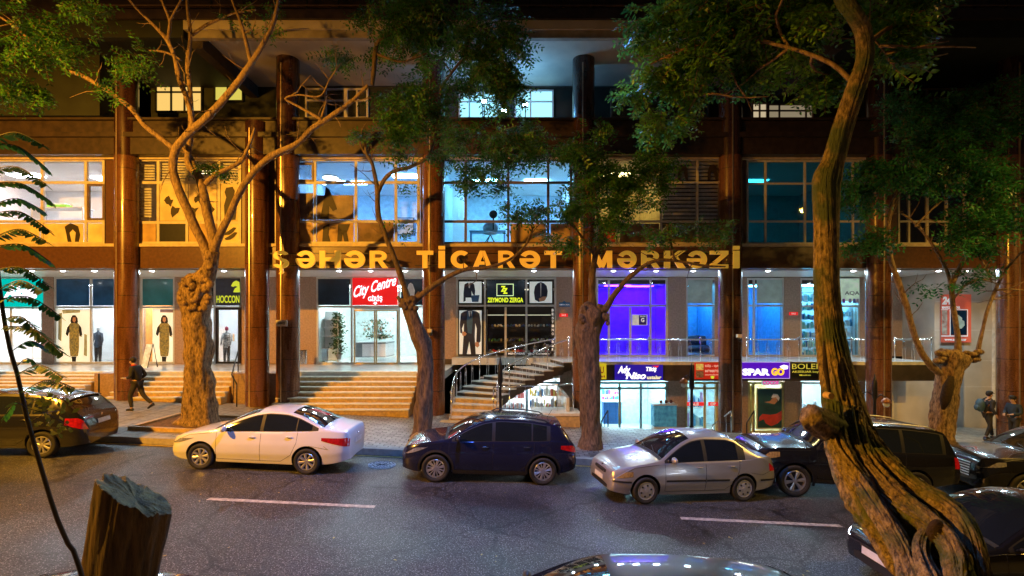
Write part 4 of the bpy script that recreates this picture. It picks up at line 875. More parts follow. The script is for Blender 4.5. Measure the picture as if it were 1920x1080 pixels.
mannequin('mannequin with a red hat in silvery clothes behind the dark framed shop door', 425, 681, YB+.7, 1.75, mat('silver_cloth', (.35, .36, .36), .5, 0, .8, 16), M_BLK, hat=mat('maroon_hat', (.30, .02, .05), .6))
mannequin('mannequin in a black jacket beside the tall poster left of the first column', 184, 681, YB+.6, 1.75, mat('black_jacket', (.03, .05, .09), .6, 0, .4, 8), M_BLK)
t = window(404, 577, 450, 682, YB-.13, (), (), M_IRON, fw=.10, name='dark_door'); 
b = MB(); b.box(gx(441, YB), gx(443, YB), YB-.20, YB-.14, gz(640, YB), gz(625, YB)); b.build('door_handle', M_SHIRT, t)
mannequin('turquoise torso mannequin in the lower right shop left of the leaning trunk', 1528, 818, YS+.5, 1.55, mat('turquoise_cloth', (.03, .40, .48), .6), M_IRON, 'mannequins in the lower shop')
mannequin('turquoise torso mannequin behind the burl of the leaning trunk', 1508, 818, YS+.7, 1.45, MATS['turquoise_cloth'], M_IRON, 'mannequins in the lower shop')
mannequin('dummy in an orange coat left of the second tall woman poster', 276, 681, YB+.9, 1.5, mat('orange_cloth', (.6, .25, .05), .6), MATS['orange_cloth'])
# toy shelves under the curved stairs
def goods(label, x0, y0, x1, y1, Y, rows, cols_, palette, seed, cat='shelf', name='goods_shelf'):
    r = random.Random(seed); t = empty(name, P((x0+x1)/2, y1, Y), label, cat)
    b = MB()
    for k in range(rows+1):
        py = y0+(y1-y0)*k/rows; b.pbox(x0, py-.4, x1, py+.4, Y, .3)
    at0(b.build('shelf', M_SLAT, t), t)
    ms = [mat('goods_%s_%d' % (name[:3]+str(seed), i), c, .5) for i, c in enumerate(palette)]; b = MB()
    for k in range(rows):
        yb = y0+(y1-y0)*(k+1)/rows-.5; H_ = (y1-y0)/rows
        x = x0+.5
        while x < x1-2:
            w_ = r.uniform(1.6, 4.5); h_ = H_*r.uniform(.35, .85); i = r.randrange(len(ms))
            if r.random() < .5:
                xa, za = gx(x+w_/2, Y+.12), gz(yb-h_/2, Y+.12); b.ell((xa, Y+.12, za), (w_/2/F*Y, .08, h_/2/F*Y), i, 8, 6)
            else: b.pbox(x, yb-h_, min(x+w_, x1), yb, Y+.05+.01*r.random(), .15, i)
            x += w_+.3
    o = at0(b.build('goods', ms, t), t); o['kind'] = 'stuff'; return t
goods('shelf of red and white toys in the left lower shop window below the stairs', 942, 728, 984, 806, YS+.4, 4, 9, [(.6, .05, .03), (.8, .7, .6), (.8, .4, .3), (.7, .1, .08), (.8, .8, .8)], 1)
goods('shelf of yellow and white toys in the right lower shop window below the stairs', 992, 722, 1046, 806, YS+.4, 4, 12, [(.85, .6, .03), (.8, .75, .6), (.7, .1, .05), (.1, .3, .6), (.8, .8, .8), (.8, .55, .1)], 2)
goods('tall cosmetics shelves left of the leaning trunk in the walkway shop', 1502, 548, 1556, 668, YB+.5, 7, 14, [(.1, .55, .65), (.6, .8, .85), (.05, .2, .5), (.7, .8, .8), (.3, .7, .6)], 3)
goods('tall cosmetics shelves right of the leaning trunk in the walkway shop', 1574, 575, 1610, 668, YB+.5, 5, 9, [(.1, .45, .5), (.6, .75, .8), (.1, .3, .5), (.7, .8, .8)], 5)
goods('wall rack of small goods in the cyan lower shop', 1129, 728, 1160, 752, YS+1.6, 2, 9, [(.5, .05, .2), (.05, .1, .3), (.8, .8, .8), (.1, .6, .6)], 6)
goods('rack of blue clothes in the second lower shop behind the lamp post', 1290, 730, 1320, 800, YS+1.2, 2, 8, [(.1, .45, .7), (.5, .3, .6), (.6, .8, .9), (.05, .25, .5)], 8)
t = empty('counter', P(1132, 795, YS+1.0), 'blue counter left inside the cyan lower shop', 'counter')
b = MB(); b.box(0, .78, 0, .5, 0, .95); b.build('carcass', mat('counter_blue', (.02, .12, .35), .4), t); b = MB(); b.box(-.03, .81, -.03, .53, .953, .99); b.build('counter_top', M_WHITE, t)
t = empty('display_case', P(1222, 812, 20.6), 'glass display case with aquarium blue front outside the cyan lower shop', 'display case')
b = MB(); b.box(.1, 1.0, 0, .5, .25, 1.1); b.build('case', mat('aquarium_print', (.10, .35, .48), .25, 0, .9, 6, c2=(.01, .05, .12), emit=(.05, .3, .5), es=.3), t); b = MB(); b.box(.06, 1.04, -.03, .53, 1.103, 1.15); b.box(.1, 1.0, .02, .48, -.3, .246); b.build('casing', M_ALU, t)
b = MB()
for x in (.45, .65, .85): b.ell((x, .25, 1.22), (.07, .07, .07))
b.build('knob_display', mat('dark_berry', (.06, .015, .03), .4), t, True)
# sofa in the blue shop
t = empty('sofa', P(1312, 666, YB+1.2), 'dark blue sofa behind the blue walkway window', 'sofa')
b = MB(); b.ell((0, 0, .3), (.9, .35, .2)); b.build('seat', M_SUIT, t, True); b = MB(); b.ell((0, .3, .6), (.9, .14, .35)); b.build('backrest', M_SUIT, t, True)

# security lamps on the columns ------------------------------------------------------------
for px, py, lb in ((806, 622, 'small white camera housing on the column right of the entrance stairs'), (1385, 632, 'white camera on the column right of the lower red sign')):
    p = P(px, py, 18.30); t = empty('security_camera', p, lb, 'camera')
    b = MB(); b.box(-.07, .07, -.12, .08, -.02, .10); b.build('housing', mat('camera_white', (.75, .68, .58), .4), t); b = MB(); b.ell((.03, -.03, -.09), (.07, .07, .07)); b.build('lens_dome', M_BLK, t, True); b = MB(); b.box(-.02, .02, .0825, .13, -.05, .05); b.build('bracket', M_IRON, t)

# stainless railings ----------------------------------------------------------------------
def rail_run(label, pts, h=.86, posts=(0, -1), every=.40, gap=28, group='stainless railings'):
    """pts: foot line in 3d"""
    pts = [Vector(p) for p in pts]; t = empty('railing', pts[0], label, 'railing', group); o0 = pts[0]
    L = [0]
    for a, c in zip(pts, pts[1:]): L.append(L[-1]+(c-a).length)
    def at(s):
        for i in range(len(pts)-1):
            if s <= L[i+1]+1e-9: return pts[i].lerp(pts[i+1], (s-L[i])/max(1e-9, L[i+1]-L[i]))
        return pts[-1]
    up = Vector((0, 0, h)); n = max(8, int(L[-1]/.15))
    b = MB(); b.tube([at(L[-1]*i/n)+up-o0 for i in range(n+1)], .026, 8); b.build('handrail', M_STEEL, t, True)
    nb = max(1, int(round(L[-1]/every))); pm = max(1, int(round(1.9/every)))
    for i in range(nb+1):
        p = at(L[-1]*i/nb)-o0
        if i % pm == 0 or i == nb:
            b = MB(); b.tube([p, p+up], .020, 8); b.ell(p+Vector((0, 0, h+.06)), (.045, .045, .045)); b.build('post', M_STEEL, t, True)
        else:
            d = (at(min(L[-1], L[-1]*i/nb+.05))-at(max(0, L[-1]*i/nb-.05))).normalized(); w_ = .055
            b = MB(); arc = [p-d*w_, p-d*w_+up*.78]+[p+d*(w_*math.cos(a))*-1+Vector((0, 0, h*.78+.06*math.sin(a))) for a in np.linspace(.3, math.pi-.3, 5)]+[p+d*w_+up*.78, p+d*w_]
            b.tube(arc, .0075, 6); b.tube([p+up*.5, p+up*.97], .0075, 6)
            b.tube([p-d*.085+up*.60, p-d*.03+up*.66, p+up*.6, p+d*.03+up*.66, p+d*.085+up*.6], .006, 5); b.build('baluster', M_STEEL, t, True)
    return t
yr = 20.22
rail_run('long stainless railing on the walkway between the knotty tree column and the next column', [(gx(1120, yr), yr, TR+.015), (gx(1352, yr), yr, TR+.015)])
rail_run('stainless railing on the walkway above the violet sign and left of the leaning trunk', [(gx(1400, yr), yr, TR+.015), (gx(1636, yr), yr, TR+.015)])
rail_run('short stainless railing at the right end of the walkway', [(gx(1678, yr), yr, TR+.015), (gx(1747, yr), yr, TR+.015)])

# curved outdoor staircase ---------------------------------------------------------------
zb = pav_z(-1); NS = 12
def spl(pts, t):
    n = len(pts)-1; s = min(n-1e-6, t*n); i = int(s); f = s-i
    p0, p1, p2, p3 = pts[max(0, i-1)], pts[i], pts[i+1], pts[min(n, i+2)]
    return tuple(.5*((2*p1[k])+(-p0[k]+p2[k])*f+(2*p0[k]-5*p1[k]+4*p2[k]-p3[k])*f*f+(-p0[k]+3*p1[k]-3*p2[k]+p3[k])*f**3) for k in (0, 1))
INN = [(-.48, 17.75), (-.47, 18.35), (-.35, 18.95), (.15, 19.45), (.85, 19.80), (1.6, 20.05), (2.33, 20.18)]
OUT = [(-2.16, 17.75), (-2.18, 18.7), (-2.1, 19.7), (-1.6, 20.7), (-.6, 21.6), (.8, 22.1), (2.33, 22.3)]
cs = MB(); z_top = TR-.003
for i in range(NS):
    a0, a1 = i/NS, (i+1)/NS; z1 = zb+(z_top-zb)*(i+1)/(NS)
    I0, I1, O0, O1 = spl(INN, a0), spl(INN, a1), spl(OUT, a0), spl(OUT, a1)
    zlow = (zb-.1) if i < 4 else z1-.42
    v = [(I0[0], I0[1], zlow), (I1[0], I1[1], zlow+.10*(i >= 4)), (O1[0], O1[1], zlow+.1*(i >= 4)), (O0[0], O0[1], zlow), (I0[0], I0[1], z1-.04), (I1[0], I1[1], z1-.04), (O1[0], O1[1], z1-.04), (O0[0], O0[1], z1-.04)]
    cs.add(v, [(3, 0, 1, 2), (0, 4, 5, 1), (1, 5, 6, 2), (2, 6, 7, 3), (3, 7, 4, 0), (4, 7, 6, 5)], 0 if i < 4 else 1)
    ex = -.035; d = (Vector(I1)-Vector(I0)).normalized()
    v = [(I0[0]+.02-d.x*.03, I0[1]-.02-d.y*.03, z1-.039), (I1[0]+.02, I1[1]-.02, z1-.039), (O1[0], O1[1], z1-.039), (O0[0]-d.x*.03, O0[1]-d.y*.03, z1-.039)]
    v += [(x, y, z+.04) for x, y, z in v]
    cs.add(v, [(3, 2, 1, 0), (4, 5, 6, 7), (0, 1, 5, 4), (1, 2, 6, 5), (2, 3, 7, 6), (3, 0, 4, 7)], 2)
st = cs.build('curved_staircase', [M_RISER, M_DARK, M_FLOOR]); tag(st, 'curved outdoor staircase winding up to the walkway below the shoe window', 'staircase')
lo = MB(); lo.box(gx(818, 17.6), gx(938, 17.6), 17.35, 17.74, zb-.5, zb+.07); lo.build('bottom_step', M_RISER, st)
def zt(a): return zb+(z_top-zb)*min(1, a+1/NS*.6)
rail_run('curved stainless railing on the outer left side of the winding staircase', [(spl(OUT, a)[0]+.06, spl(OUT, a)[1]-.02, zt(a)) for a in np.linspace(0, .93, 16)], h=.88, every=.45)
rail_run('curved stainless railing on the inner side of the winding staircase', [(spl(INN, a)[0]-.05, spl(INN, a)[1]+.05, zt(a)) for a in np.linspace(.02, .98, 16)], h=.88, every=.30)
# plain railings round the sunken court
def plain_rail(label, pts, h, nb, m=M_STEEL, group='plain steel railings'):
    pts = [Vector(p) for p in pts]; t = empty('railing', pts[0], label, 'railing', group); o0 = pts[0]; up = Vector((0, 0, h))
    b = MB(); b.tube([p+up-o0 for p in pts], .025, 8); b.build('handrail', m, t, True)
    for i in range(nb+1):
        f = i/nb*(len(pts)-1); k = min(int(f), len(pts)-2); p = pts[k].lerp(pts[k+1], f-k)-o0
        b = MB(); b.tube([p, p+up], .02 if i in (0, nb) else .011, 6); b.build('post', m, t, True)
    return t
yq = 18.0; zq = gz(790, yq)
plain_rail('plain steel railing on the low wall right of the winding staircase', [(gx(925, yq), yq, zq), (gx(1075, yq), yq, zq+.12)], 1.18, 5)
plain_rail('dark sloping handrail at the foot of the cyan lower shop', [(gx(1128, 18.6), 18.6, -.55), (gx(1140, 18.2), 18.2, -.1)], .62, 2, M_IRON)
plain_rail('bright sloping handrail in front of the column right of the red sign', [(gx(1336, 19.4), 19.4, -1.0), (gx(1371, 18.2), 18.2, -.25)], .75, 4)
plain_rail('sloping steel handrail right of that column below the violet sign', [(gx(1400, 19.4), 19.4, -.9), (gx(1414, 18.2), 18.2, -.25)], .75, 2, M_IRON)
plain_rail('dark handrail at the right end of the left terrace stairs', [(gx(444, 18.3), 18.3, pav_z(-10)), (gx(440, 18.9), 18.7, pav_z(-10)+.3), (gx(449, 20), 19.9, TL)], .8, 3, M_IRON)
plain_rail('dark post beside the leftmost terrace stairs', [(gx(185, 18.4), 18.4, pav_z(-14)), (gx(186, 18.5), 18.5, pav_z(-14))], .95, 1, M_IRON)

# lamp posts in front of the building ---------------------------------------------------------
def lantern_post(label, px, Y, ptop, pbase, lamps=()):
    x = gx(px, Y); z0 = gz(pbase, Y); t = empty('lamp_post', (x, Y, z0), label, 'lamp post', 'black iron posts by the pavement'); H_ = gz(ptop, Y)-z0
    b = MB(); b.tube([(0, 0, 0), (0, 0, .25), (0, 0, .3), (0, 0, H_*.62), (0, 0, H_*.66), (0, 0, H_*.86), (0, 0, H_)], [.09, .08, .05, .045, .085, .07, .005], 12); b.build('post', M_IRON, t, True)
    for dx, dz in lamps:
        b = MB(); b.tube([(0, 0, dz+.15), (dx*.5, 0, dz+.32), (dx, 0, dz+.22)], .02, 6); b.build('arm', M_IRON, t, True)
        b = MB(); b.tube([(dx, 0, dz+.22), (dx, 0, dz+.14), (dx, 0, dz+.05)], [.02, .12, .15], 10); b.build('lamp_shade', mat('copper_shade', (.45, .2, .1), .35, .6), t, True)
        b = MB(); b.ell((dx, 0, dz), (.10, .10, .10)); b.build('lamp_glass', mat('lamp_globe', (.6, .65, .62), .2), t, True)
    return t
lantern_post('black pointed iron post in front of the winding staircase', 938, 16.6, 668, 808)
lantern_post('black iron post with a small lantern on its left arm before the brown pier', 1297, 17.0, 680, 815, ((-.26, 1.65),))
lantern_post('iron post with two copper shaded lanterns right of the leaning trunk', 1640, 16.8, 700, 830, ((-.48, 1.35), (.38, 1.25)))
t = empty('bollard', P(1790, 826, 20.0), 'thin white bollard at the foot of the pale wall behind the pollarded tree', 'bollard')
b = MB(); b.cyl(0, 0, 0, .5, .045, 12); b.ell((0, 0, .53), (.06, .06, .06)); b.build('shaft', M_WHITE, t, True); b = MB(); b.cyl(0, 0, .0, .03, .08, 12); b.build('base_plate', M_ALU, t)
# tree pit edging
pm = pav_z(-9.4)
t = empty('tree_pit', (-9.3, 15.3, pav_z(-9.3)), 'stone edged tree pit with brown soil round the burled orange tree', 'tree pit')
b = MB(); b.box(-1.3, 1.3, -1.1, -.98, -.1, .10); b.box(-1.3, 1.3, .98, 1.1, -.1, .10); b.box(-1.3, -1.18, -.978, .978, -.1, .10); b.box(1.18, 1.3, -.978, .978, -.1, .10); b.build('edging', M_RISER, t)
b = MB(); b.box(-1.177, 1.177, -.977, .977, -.1, .04); b.build('soil', mat('soil', (.16, .09, .045), .95, 0, .5, 14, .8), t); t.rotation_euler = (0, math.atan(SL), 0)
# ================================================================ CARS
def pchip(pts):
    xs = np.array([p[0] for p in pts], float); ys = np.array([p[1] for p in pts], float); h = np.diff(xs); d = np.diff(ys)/h; m = np.zeros(len(xs))
    for i in range(1, len(xs)-1):
        if d[i-1]*d[i] > 0: w1 = 2*h[i]+h[i-1]; w2 = h[i]+2*h[i-1]; m[i] = (w1+w2)/(w1/d[i-1]+w2/d[i])
    m[0] = d[0]; m[-1] = d[-1]
    def f(x):
        x = min(max(x, xs[0]), xs[-1]); i = min(int(np.searchsorted(xs, x, 'right')-1), len(xs)-2); t = (x-xs[i])/h[i]
        return float((2*t**3-3*t*t+1)*ys[i]+(t**3-2*t*t+t)*h[i]*m[i]+(-2*t**3+3*t*t)*ys[i+1]+(t**3-t*t)*h[i]*m[i+1])
    return f
M_TYRE = mat('tyre_rubber', (.02, .02, .02), .75, 0, .2, 20, .2)
M_RIM = mat('alloy_rim', (.72, .72, .74), .28, .85, .05, 8)
M_CGLASS = mat('dark_car_glass', (.012, .016, .02), .04, 0, .1, 2, coat=1.0, spec=.8)
M_TRIM = mat('black_plastic', (.02, .02, .022), .55, 0, .15, 20)
M_CHROME = mat('chrome', (.85, .85, .87), .08, 1.0, .02, 5)
M_HEAD = mat('headlight_glass', (.55, .55, .55), .08, .55, .35, 22, coat=1)
M_TAIL = mat('tail_light_red', (.35, .006, .008), .12, 0, .45, 18, coat=1, emit=(.8, .01, .01), es=.12)
M_PLATE = mat('plate_white_paint', (.75, .75, .75), .4)
M_GAP = mat('panel_gap_black', (.006, .006, .006), .8)
M_SEAT = mat('seat_cloth', (.10, .09, .08), .9)

class Car:
    def __init__(s, c):
        s.__dict__.update(c); s.fe = pchip(c['edge']); s.fb = pchip(c['belt']); s.fn = pchip(c['nose']); s.fs = pchip(c['sill']); s.fc = pchip(c['crown'])
        s.tum = c.get('tum', .42); s.hw = c['W']/2
    def sect(s, x):
        wb = s.hw*s.fn(x); ze = s.fe(x); zb = min(s.fb(x), ze-.015); zs = s.fs(x); return wb, zs, zb, ze
    def low(s, x, z):
        wb, zs, zb, ze = s.sect(x); t = (z-zs)/(zb-zs); t = max(-.3, min(1, t))
        f = 1-.055*(2*abs(t-.55))**2.2
        e = (t-.66)/.10; e = max(0, min(1, e)); f -= .010*e*e*(3-2*e)
        e = (t-.22)/.08; e = 1-max(0, min(1, e)); f -= .012*e*e*(3-2*e)
        return wb*f
    def wt(s, x):
        wb, zs, zb, ze = s.sect(x); return s.low(x, zb)-.025-s.tum*(ze-zb)
    def side(s, x, z):
        wb, zs, zb, ze = s.sect(x)
        if z <= zb: return s.low(x, z)
        y0 = s.low(x, zb)-.012; y1 = s.wt(x); t = min(1, (z-zb)/(ze-zb)); return y0+(y1-y0)*t+.02*4*t*(1-t)*min(1, (ze-zb)/.3)
    def top(s, x, y):
        wb, zs, zb, ze = s.sect(x); q = min(1, abs(y)/max(.05, s.wt(x))); return ze+s.fc(x)*(1-q**2.4)
    def stations(s):
        L = s.L; e = [0, .006, .018, .035, .06, .09, .13, .18, .24]; xs = e+list(np.arange(.3, L-.27, .055))+[L-v for v in reversed(e)]
        return sorted(set(round(v, 4) for v in xs))
    def ring(s, x):
        wb, zs, zb, ze = s.sect(x); p = [(0, zs+.02), (wb*.55, zs+.01), (s.low(x, zs)*.95, zs)]
        for t in np.linspace(.02, 1, 15): z = zs+(zb-zs)*t; p.append((s.low(x, z), z))
        for t in (.04, .12, .25, .4, .55, .7, .82, .92, 1): z = zb+(ze-zb)*t; p.append((s.side(x, z), z))
        w_ = s.wt(x)
        for q in (.985, .95, .88, .75, .55, .3, 0): p.append((w_*q, s.top(x, w_*q)))
        return p
    def body(s, mats, parent):
        X = s.stations(); rings = [s.ring(x) for x in X]; n = len(rings[0]); N = 2*n-2; vs = []
        for x, r_ in zip(X, rings):
            full = [(-y, z) for y, z in r_]+[(y, z) for y, z in r_[-2:0:-1]]
            vs += [(x-s.L/2, y, z) for y, z in full]
        b = MB(); k = len(X)
        b.add(vs, [(i*N+j, (i+1)*N+j, (i+1)*N+(j+1) % N, i*N+(j+1) % N) for i in range(k-1) for j in range(N)])
        b.f += [tuple(range(N)), tuple(range(k*N-1, (k-1)*N-1, -1))]; b.m += [0, 0]
        o = b.build('body', mats, parent)
        bm = bmesh.new(); bm.from_mesh(o.data); bmesh.ops.recalc_face_normals(bm, faces=bm.faces); bm.to_mesh(o.data); bm.free()
        # wheel arches
        cut = MB()
        for xc in s.wx:
            for sg_ in (-1, 1):
                ra = s.wr+.055; y0, y1 = sorted((sg_*(s.hw-.30), sg_*(s.hw+.2)))
                cut.tube([(xc-s.L/2, y0, s.wr+.01), (xc-s.L/2, y1, s.wr+.01)], ra, 40, 1)
        co = cut.build('cut', mats); 
        bm = bmesh.new(); bm.from_mesh(co.data); bmesh.ops.recalc_face_normals(bm, faces=bm.faces); bm.to_mesh(co.data); bm.free()
        md = o.modifiers.new('b', 'BOOLEAN'); md.object = co; md.operation = 'DIFFERENCE'; md.solver = 'EXACT'; bpy.context.view_layer.update()
        dg = bpy.context.evaluated_depsgraph_get(); me = bpy.data.meshes.new_from_object(o.evaluated_get(dg)); o.modifiers.clear(); o.data = me
        bpy.data.objects.remove(co); autosmooth(o, 32); return o
    def spatch(s, xr, lo, hi, off=.003, nx=None, nz=6, sides=(-1, 1), name='patch', m=None, parent=None, thick=.0):
        out = []
        for sd in sides:
            b = MB(); n = nx or max(3, int((xr[1]-xr[0])/.04)); xs = np.linspace(xr[0], xr[1], n+1); vs = []
            for x in xs:
                a, c = lo(x), hi(x)
                if c < a+.004: c = a+.004
                for j in range(nz+1):
                    z = a+(c-a)*j/nz; y = s.side(x, z)
                    dy = (s.side(x+.01, z)-s.side(x-.01, z))/.02; dz = (s.side(x, z+.01)-s.side(x, z-.01))/.02
                    nv = Vector((-dy, 1, -dz)).normalized()*off
                    vs.append((x-s.L/2+nv.x, sd*(y+nv.y), z+nv.z))
            fs = [(i*(nz+1)+j, (i+1)*(nz+1)+j, (i+1)*(nz+1)+j+1, i*(nz+1)+j+1) for i in range(n) for j in range(nz)]
            if sd > 0: fs = [f[::-1] for f in fs]
            b.add(vs, fs); out.append(b.build(name, m, parent, True))
        return out
    def tpatch(s, xr, wf, off=.004, n=10, ny=12, name='windscreen', m=None, parent=None):
        b = MB(); vs = []
        for x in np.linspace(xr[0], xr[1], n+1):
            w_ = wf(x)
            for j in range(ny+1):
                y = -w_+2*w_*j/ny; z = s.top(x, y); dx = (s.top(x+.01, y)-s.top(x-.01, y))/.02; dy = (s.top(x, y+.01)-s.top(x, y-.01))/.02
                nv = Vector((-dx, -dy, 1)).normalized()*off; vs.append((x-s.L/2+nv.x, y+nv.y, z+nv.z))
        b.add(vs, [(i*(ny+1)+j, (i+1)*(ny+1)+j, (i+1)*(ny+1)+j+1, i*(ny+1)+j+1) for i in range(n) for j in range(ny)]); return b.build(name, m, parent, True)
    def sline(s, pts, m, parent, w_=.006, off=.0015, name='panel_gap', sides=(-1, 1)):
        b = MB()
        for sd in sides:
            q = []
            for (x0, z0), (x1, z1) in zip(pts, pts[1:]):
                n = max(2, int(math.hypot(x1-x0, z1-z0)/.04))
                for i in range(n): t = i/n; q.append((x0+(x1-x0)*t, z0+(z1-z0)*t))
            q.append(pts[-1]); b.tube([(x-s.L/2, sd*(s.side(x, z)+off-w_*.5), z) for x, z in q], w_, 5)
        return b.build(name, m, parent)
    def fx(s, y, z, rear=False):
        """x of the body surface at lateral y, height z, near an end"""
        for x in (np.arange(0, .8, .008) if not rear else np.arange(s.L, s.L-.8, -.008)):
            wb, zs, zb, ze = s.sect(x)
            ok = z <= s.top(x, y) if abs(y) < s.wt(x) else s.side(x, min(z, ze)) >= abs(y) and z <= ze+.002
            if ok and z >= zs-.05: return x
        return 0 if not rear else s.L
    def epatch(s, y0, y1, z0, z1, rear=False, off=.006, ny=10, nz=6, name='grille', m=None, parent=None, round_=0):
        b = MB(); vs = []; sg_ = 1 if rear else -1
        for i in range(ny+1):
            for j in range(nz+1):
                y = y0+(y1-y0)*i/ny; z = z0+(z1-z0)*j/nz
                if round_: u = 2*i/ny-1; z = (z0+z1)/2+(z-(z0+z1)/2)*(1-round_*abs(u)**4)
                vs.append((s.fx(y, z, rear)-s.L/2+sg_*off, y, z))
        fs = [(i*(nz+1)+j, i*(nz+1)+j+1, (i+1)*(nz+1)+j+1, (i+1)*(nz+1)+j) for i in range(ny) for j in range(nz)]
        if rear: fs = [f[::-1] for f in fs]
        b.add(vs, fs); return b.build(name, m, parent, True)

def wheel(parent, x, sd, hw, r, kind, rim_m, spokes=8):
    y = sd*(hw-.10); rr = r*.66
    b = MB(); prof = [(rr, -.09), (r*.86, -.105), (r*.96, -.10), (r, -.075), (r, .075), (r*.96, .10), (r*.86, .105), (rr, .09), (rr*.97, .0)]
    n = 40; vs = []
    for i in range(n):
        a = 2*math.pi*i/n
        for q, t in prof: vs.append((x+q*math.cos(a), y+t, r+q*math.sin(a)))
    k = len(prof); b.add(vs, [(i*k+j, ((i+1) % n)*k+j, ((i+1) % n)*k+(j+1) % k, i*k+(j+1) % k) for i in range(n) for j in range(k)])
    w_ = b.build('wheel', M_TYRE, parent, True)
    bm = bmesh.new(); bm.from_mesh(w_.data); bmesh.ops.recalc_face_normals(bm, faces=bm.faces); bm.to_mesh(w_.data); bm.free()
    yo = y+sd*.075; b = MB()
    # rim lip
    vs = []
    for i in range(n):
        a = 2*math.pi*i/n
        for q, t in ((rr*1.02, .012), (rr*.98, .022), (rr*.90, .018), (rr*.88, -.06)): vs.append((x+q*math.cos(a), yo+sd*t, r+q*math.sin(a)))
    b.add(vs, [(i*4+j, ((i+1) % n)*4+j, ((i+1) % n)*4+j+1, i*4+j+1) for i in range(n) for j in range(3)])
    def spoke(a, r0, r1, w0, w1):
        ca, sa = math.cos(a), math.sin(a); vs = []
        for rad, wd, dep in ((r0, w0, .006), (r1, w1, .012)):
            for s_, dd in ((-1, -.03), (-1, 0), (-.4, .010), (.4, .010), (1, 0), (1, -.03)):
                vs.append((x+rad*ca-s_*wd*sa, yo+sd*(dep+dd), r+rad*sa+s_*wd*ca))
        b.add(vs, [(j, j+1, j+7, j+6) for j in range(5)])
    if kind == 'spoke':
        for i in range(spokes): spoke(2*math.pi*i/spokes+.2, rr*.16, rr*.92, .018, .036*8/spokes)
    elif kind == 'twin':
        for i in range(6):
            a = 2*math.pi*i/6+.3
            for da in (-.16, .16): spoke(a+da*.6, rr*.2, rr*.92, .012, .015)
            spoke(a+.52, rr*.2, rr*.92, .010, .012)
    elif kind == 'cap':
        vs = [(x+q*math.cos(2*math.pi*i/36), yo+sd*t, r+q*math.sin(2*math.pi*i/36)) for q, t in ((rr*.90, .010), (rr*.6, .022), (rr*.2, .014), (.0, .02)) for i in range(36)]
        b.add(vs, [(k_*36+i, k_*36+(i+1) % 36, (k_+1)*36+(i+1) % 36, (k_+1)*36+i) for k_ in range(3) for i in range(36)])
    b.tube([(x, yo-sd*.02, r), (x, yo+sd*.02, r)], rr*.2, 20)
    o = b.build('rim', rim_m, w_); autosmooth(o, 40)
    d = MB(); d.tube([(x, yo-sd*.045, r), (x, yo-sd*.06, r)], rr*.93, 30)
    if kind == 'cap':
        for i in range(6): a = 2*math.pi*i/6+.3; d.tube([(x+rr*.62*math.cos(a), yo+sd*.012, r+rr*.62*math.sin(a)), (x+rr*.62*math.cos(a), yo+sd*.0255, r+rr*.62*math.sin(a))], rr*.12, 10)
    d.build('wheel_backing', mat('brake_drum', (.03, .03, .035), .6, .3), w_); return w_  # dark disc behind the rim, dark spots on wheel covers

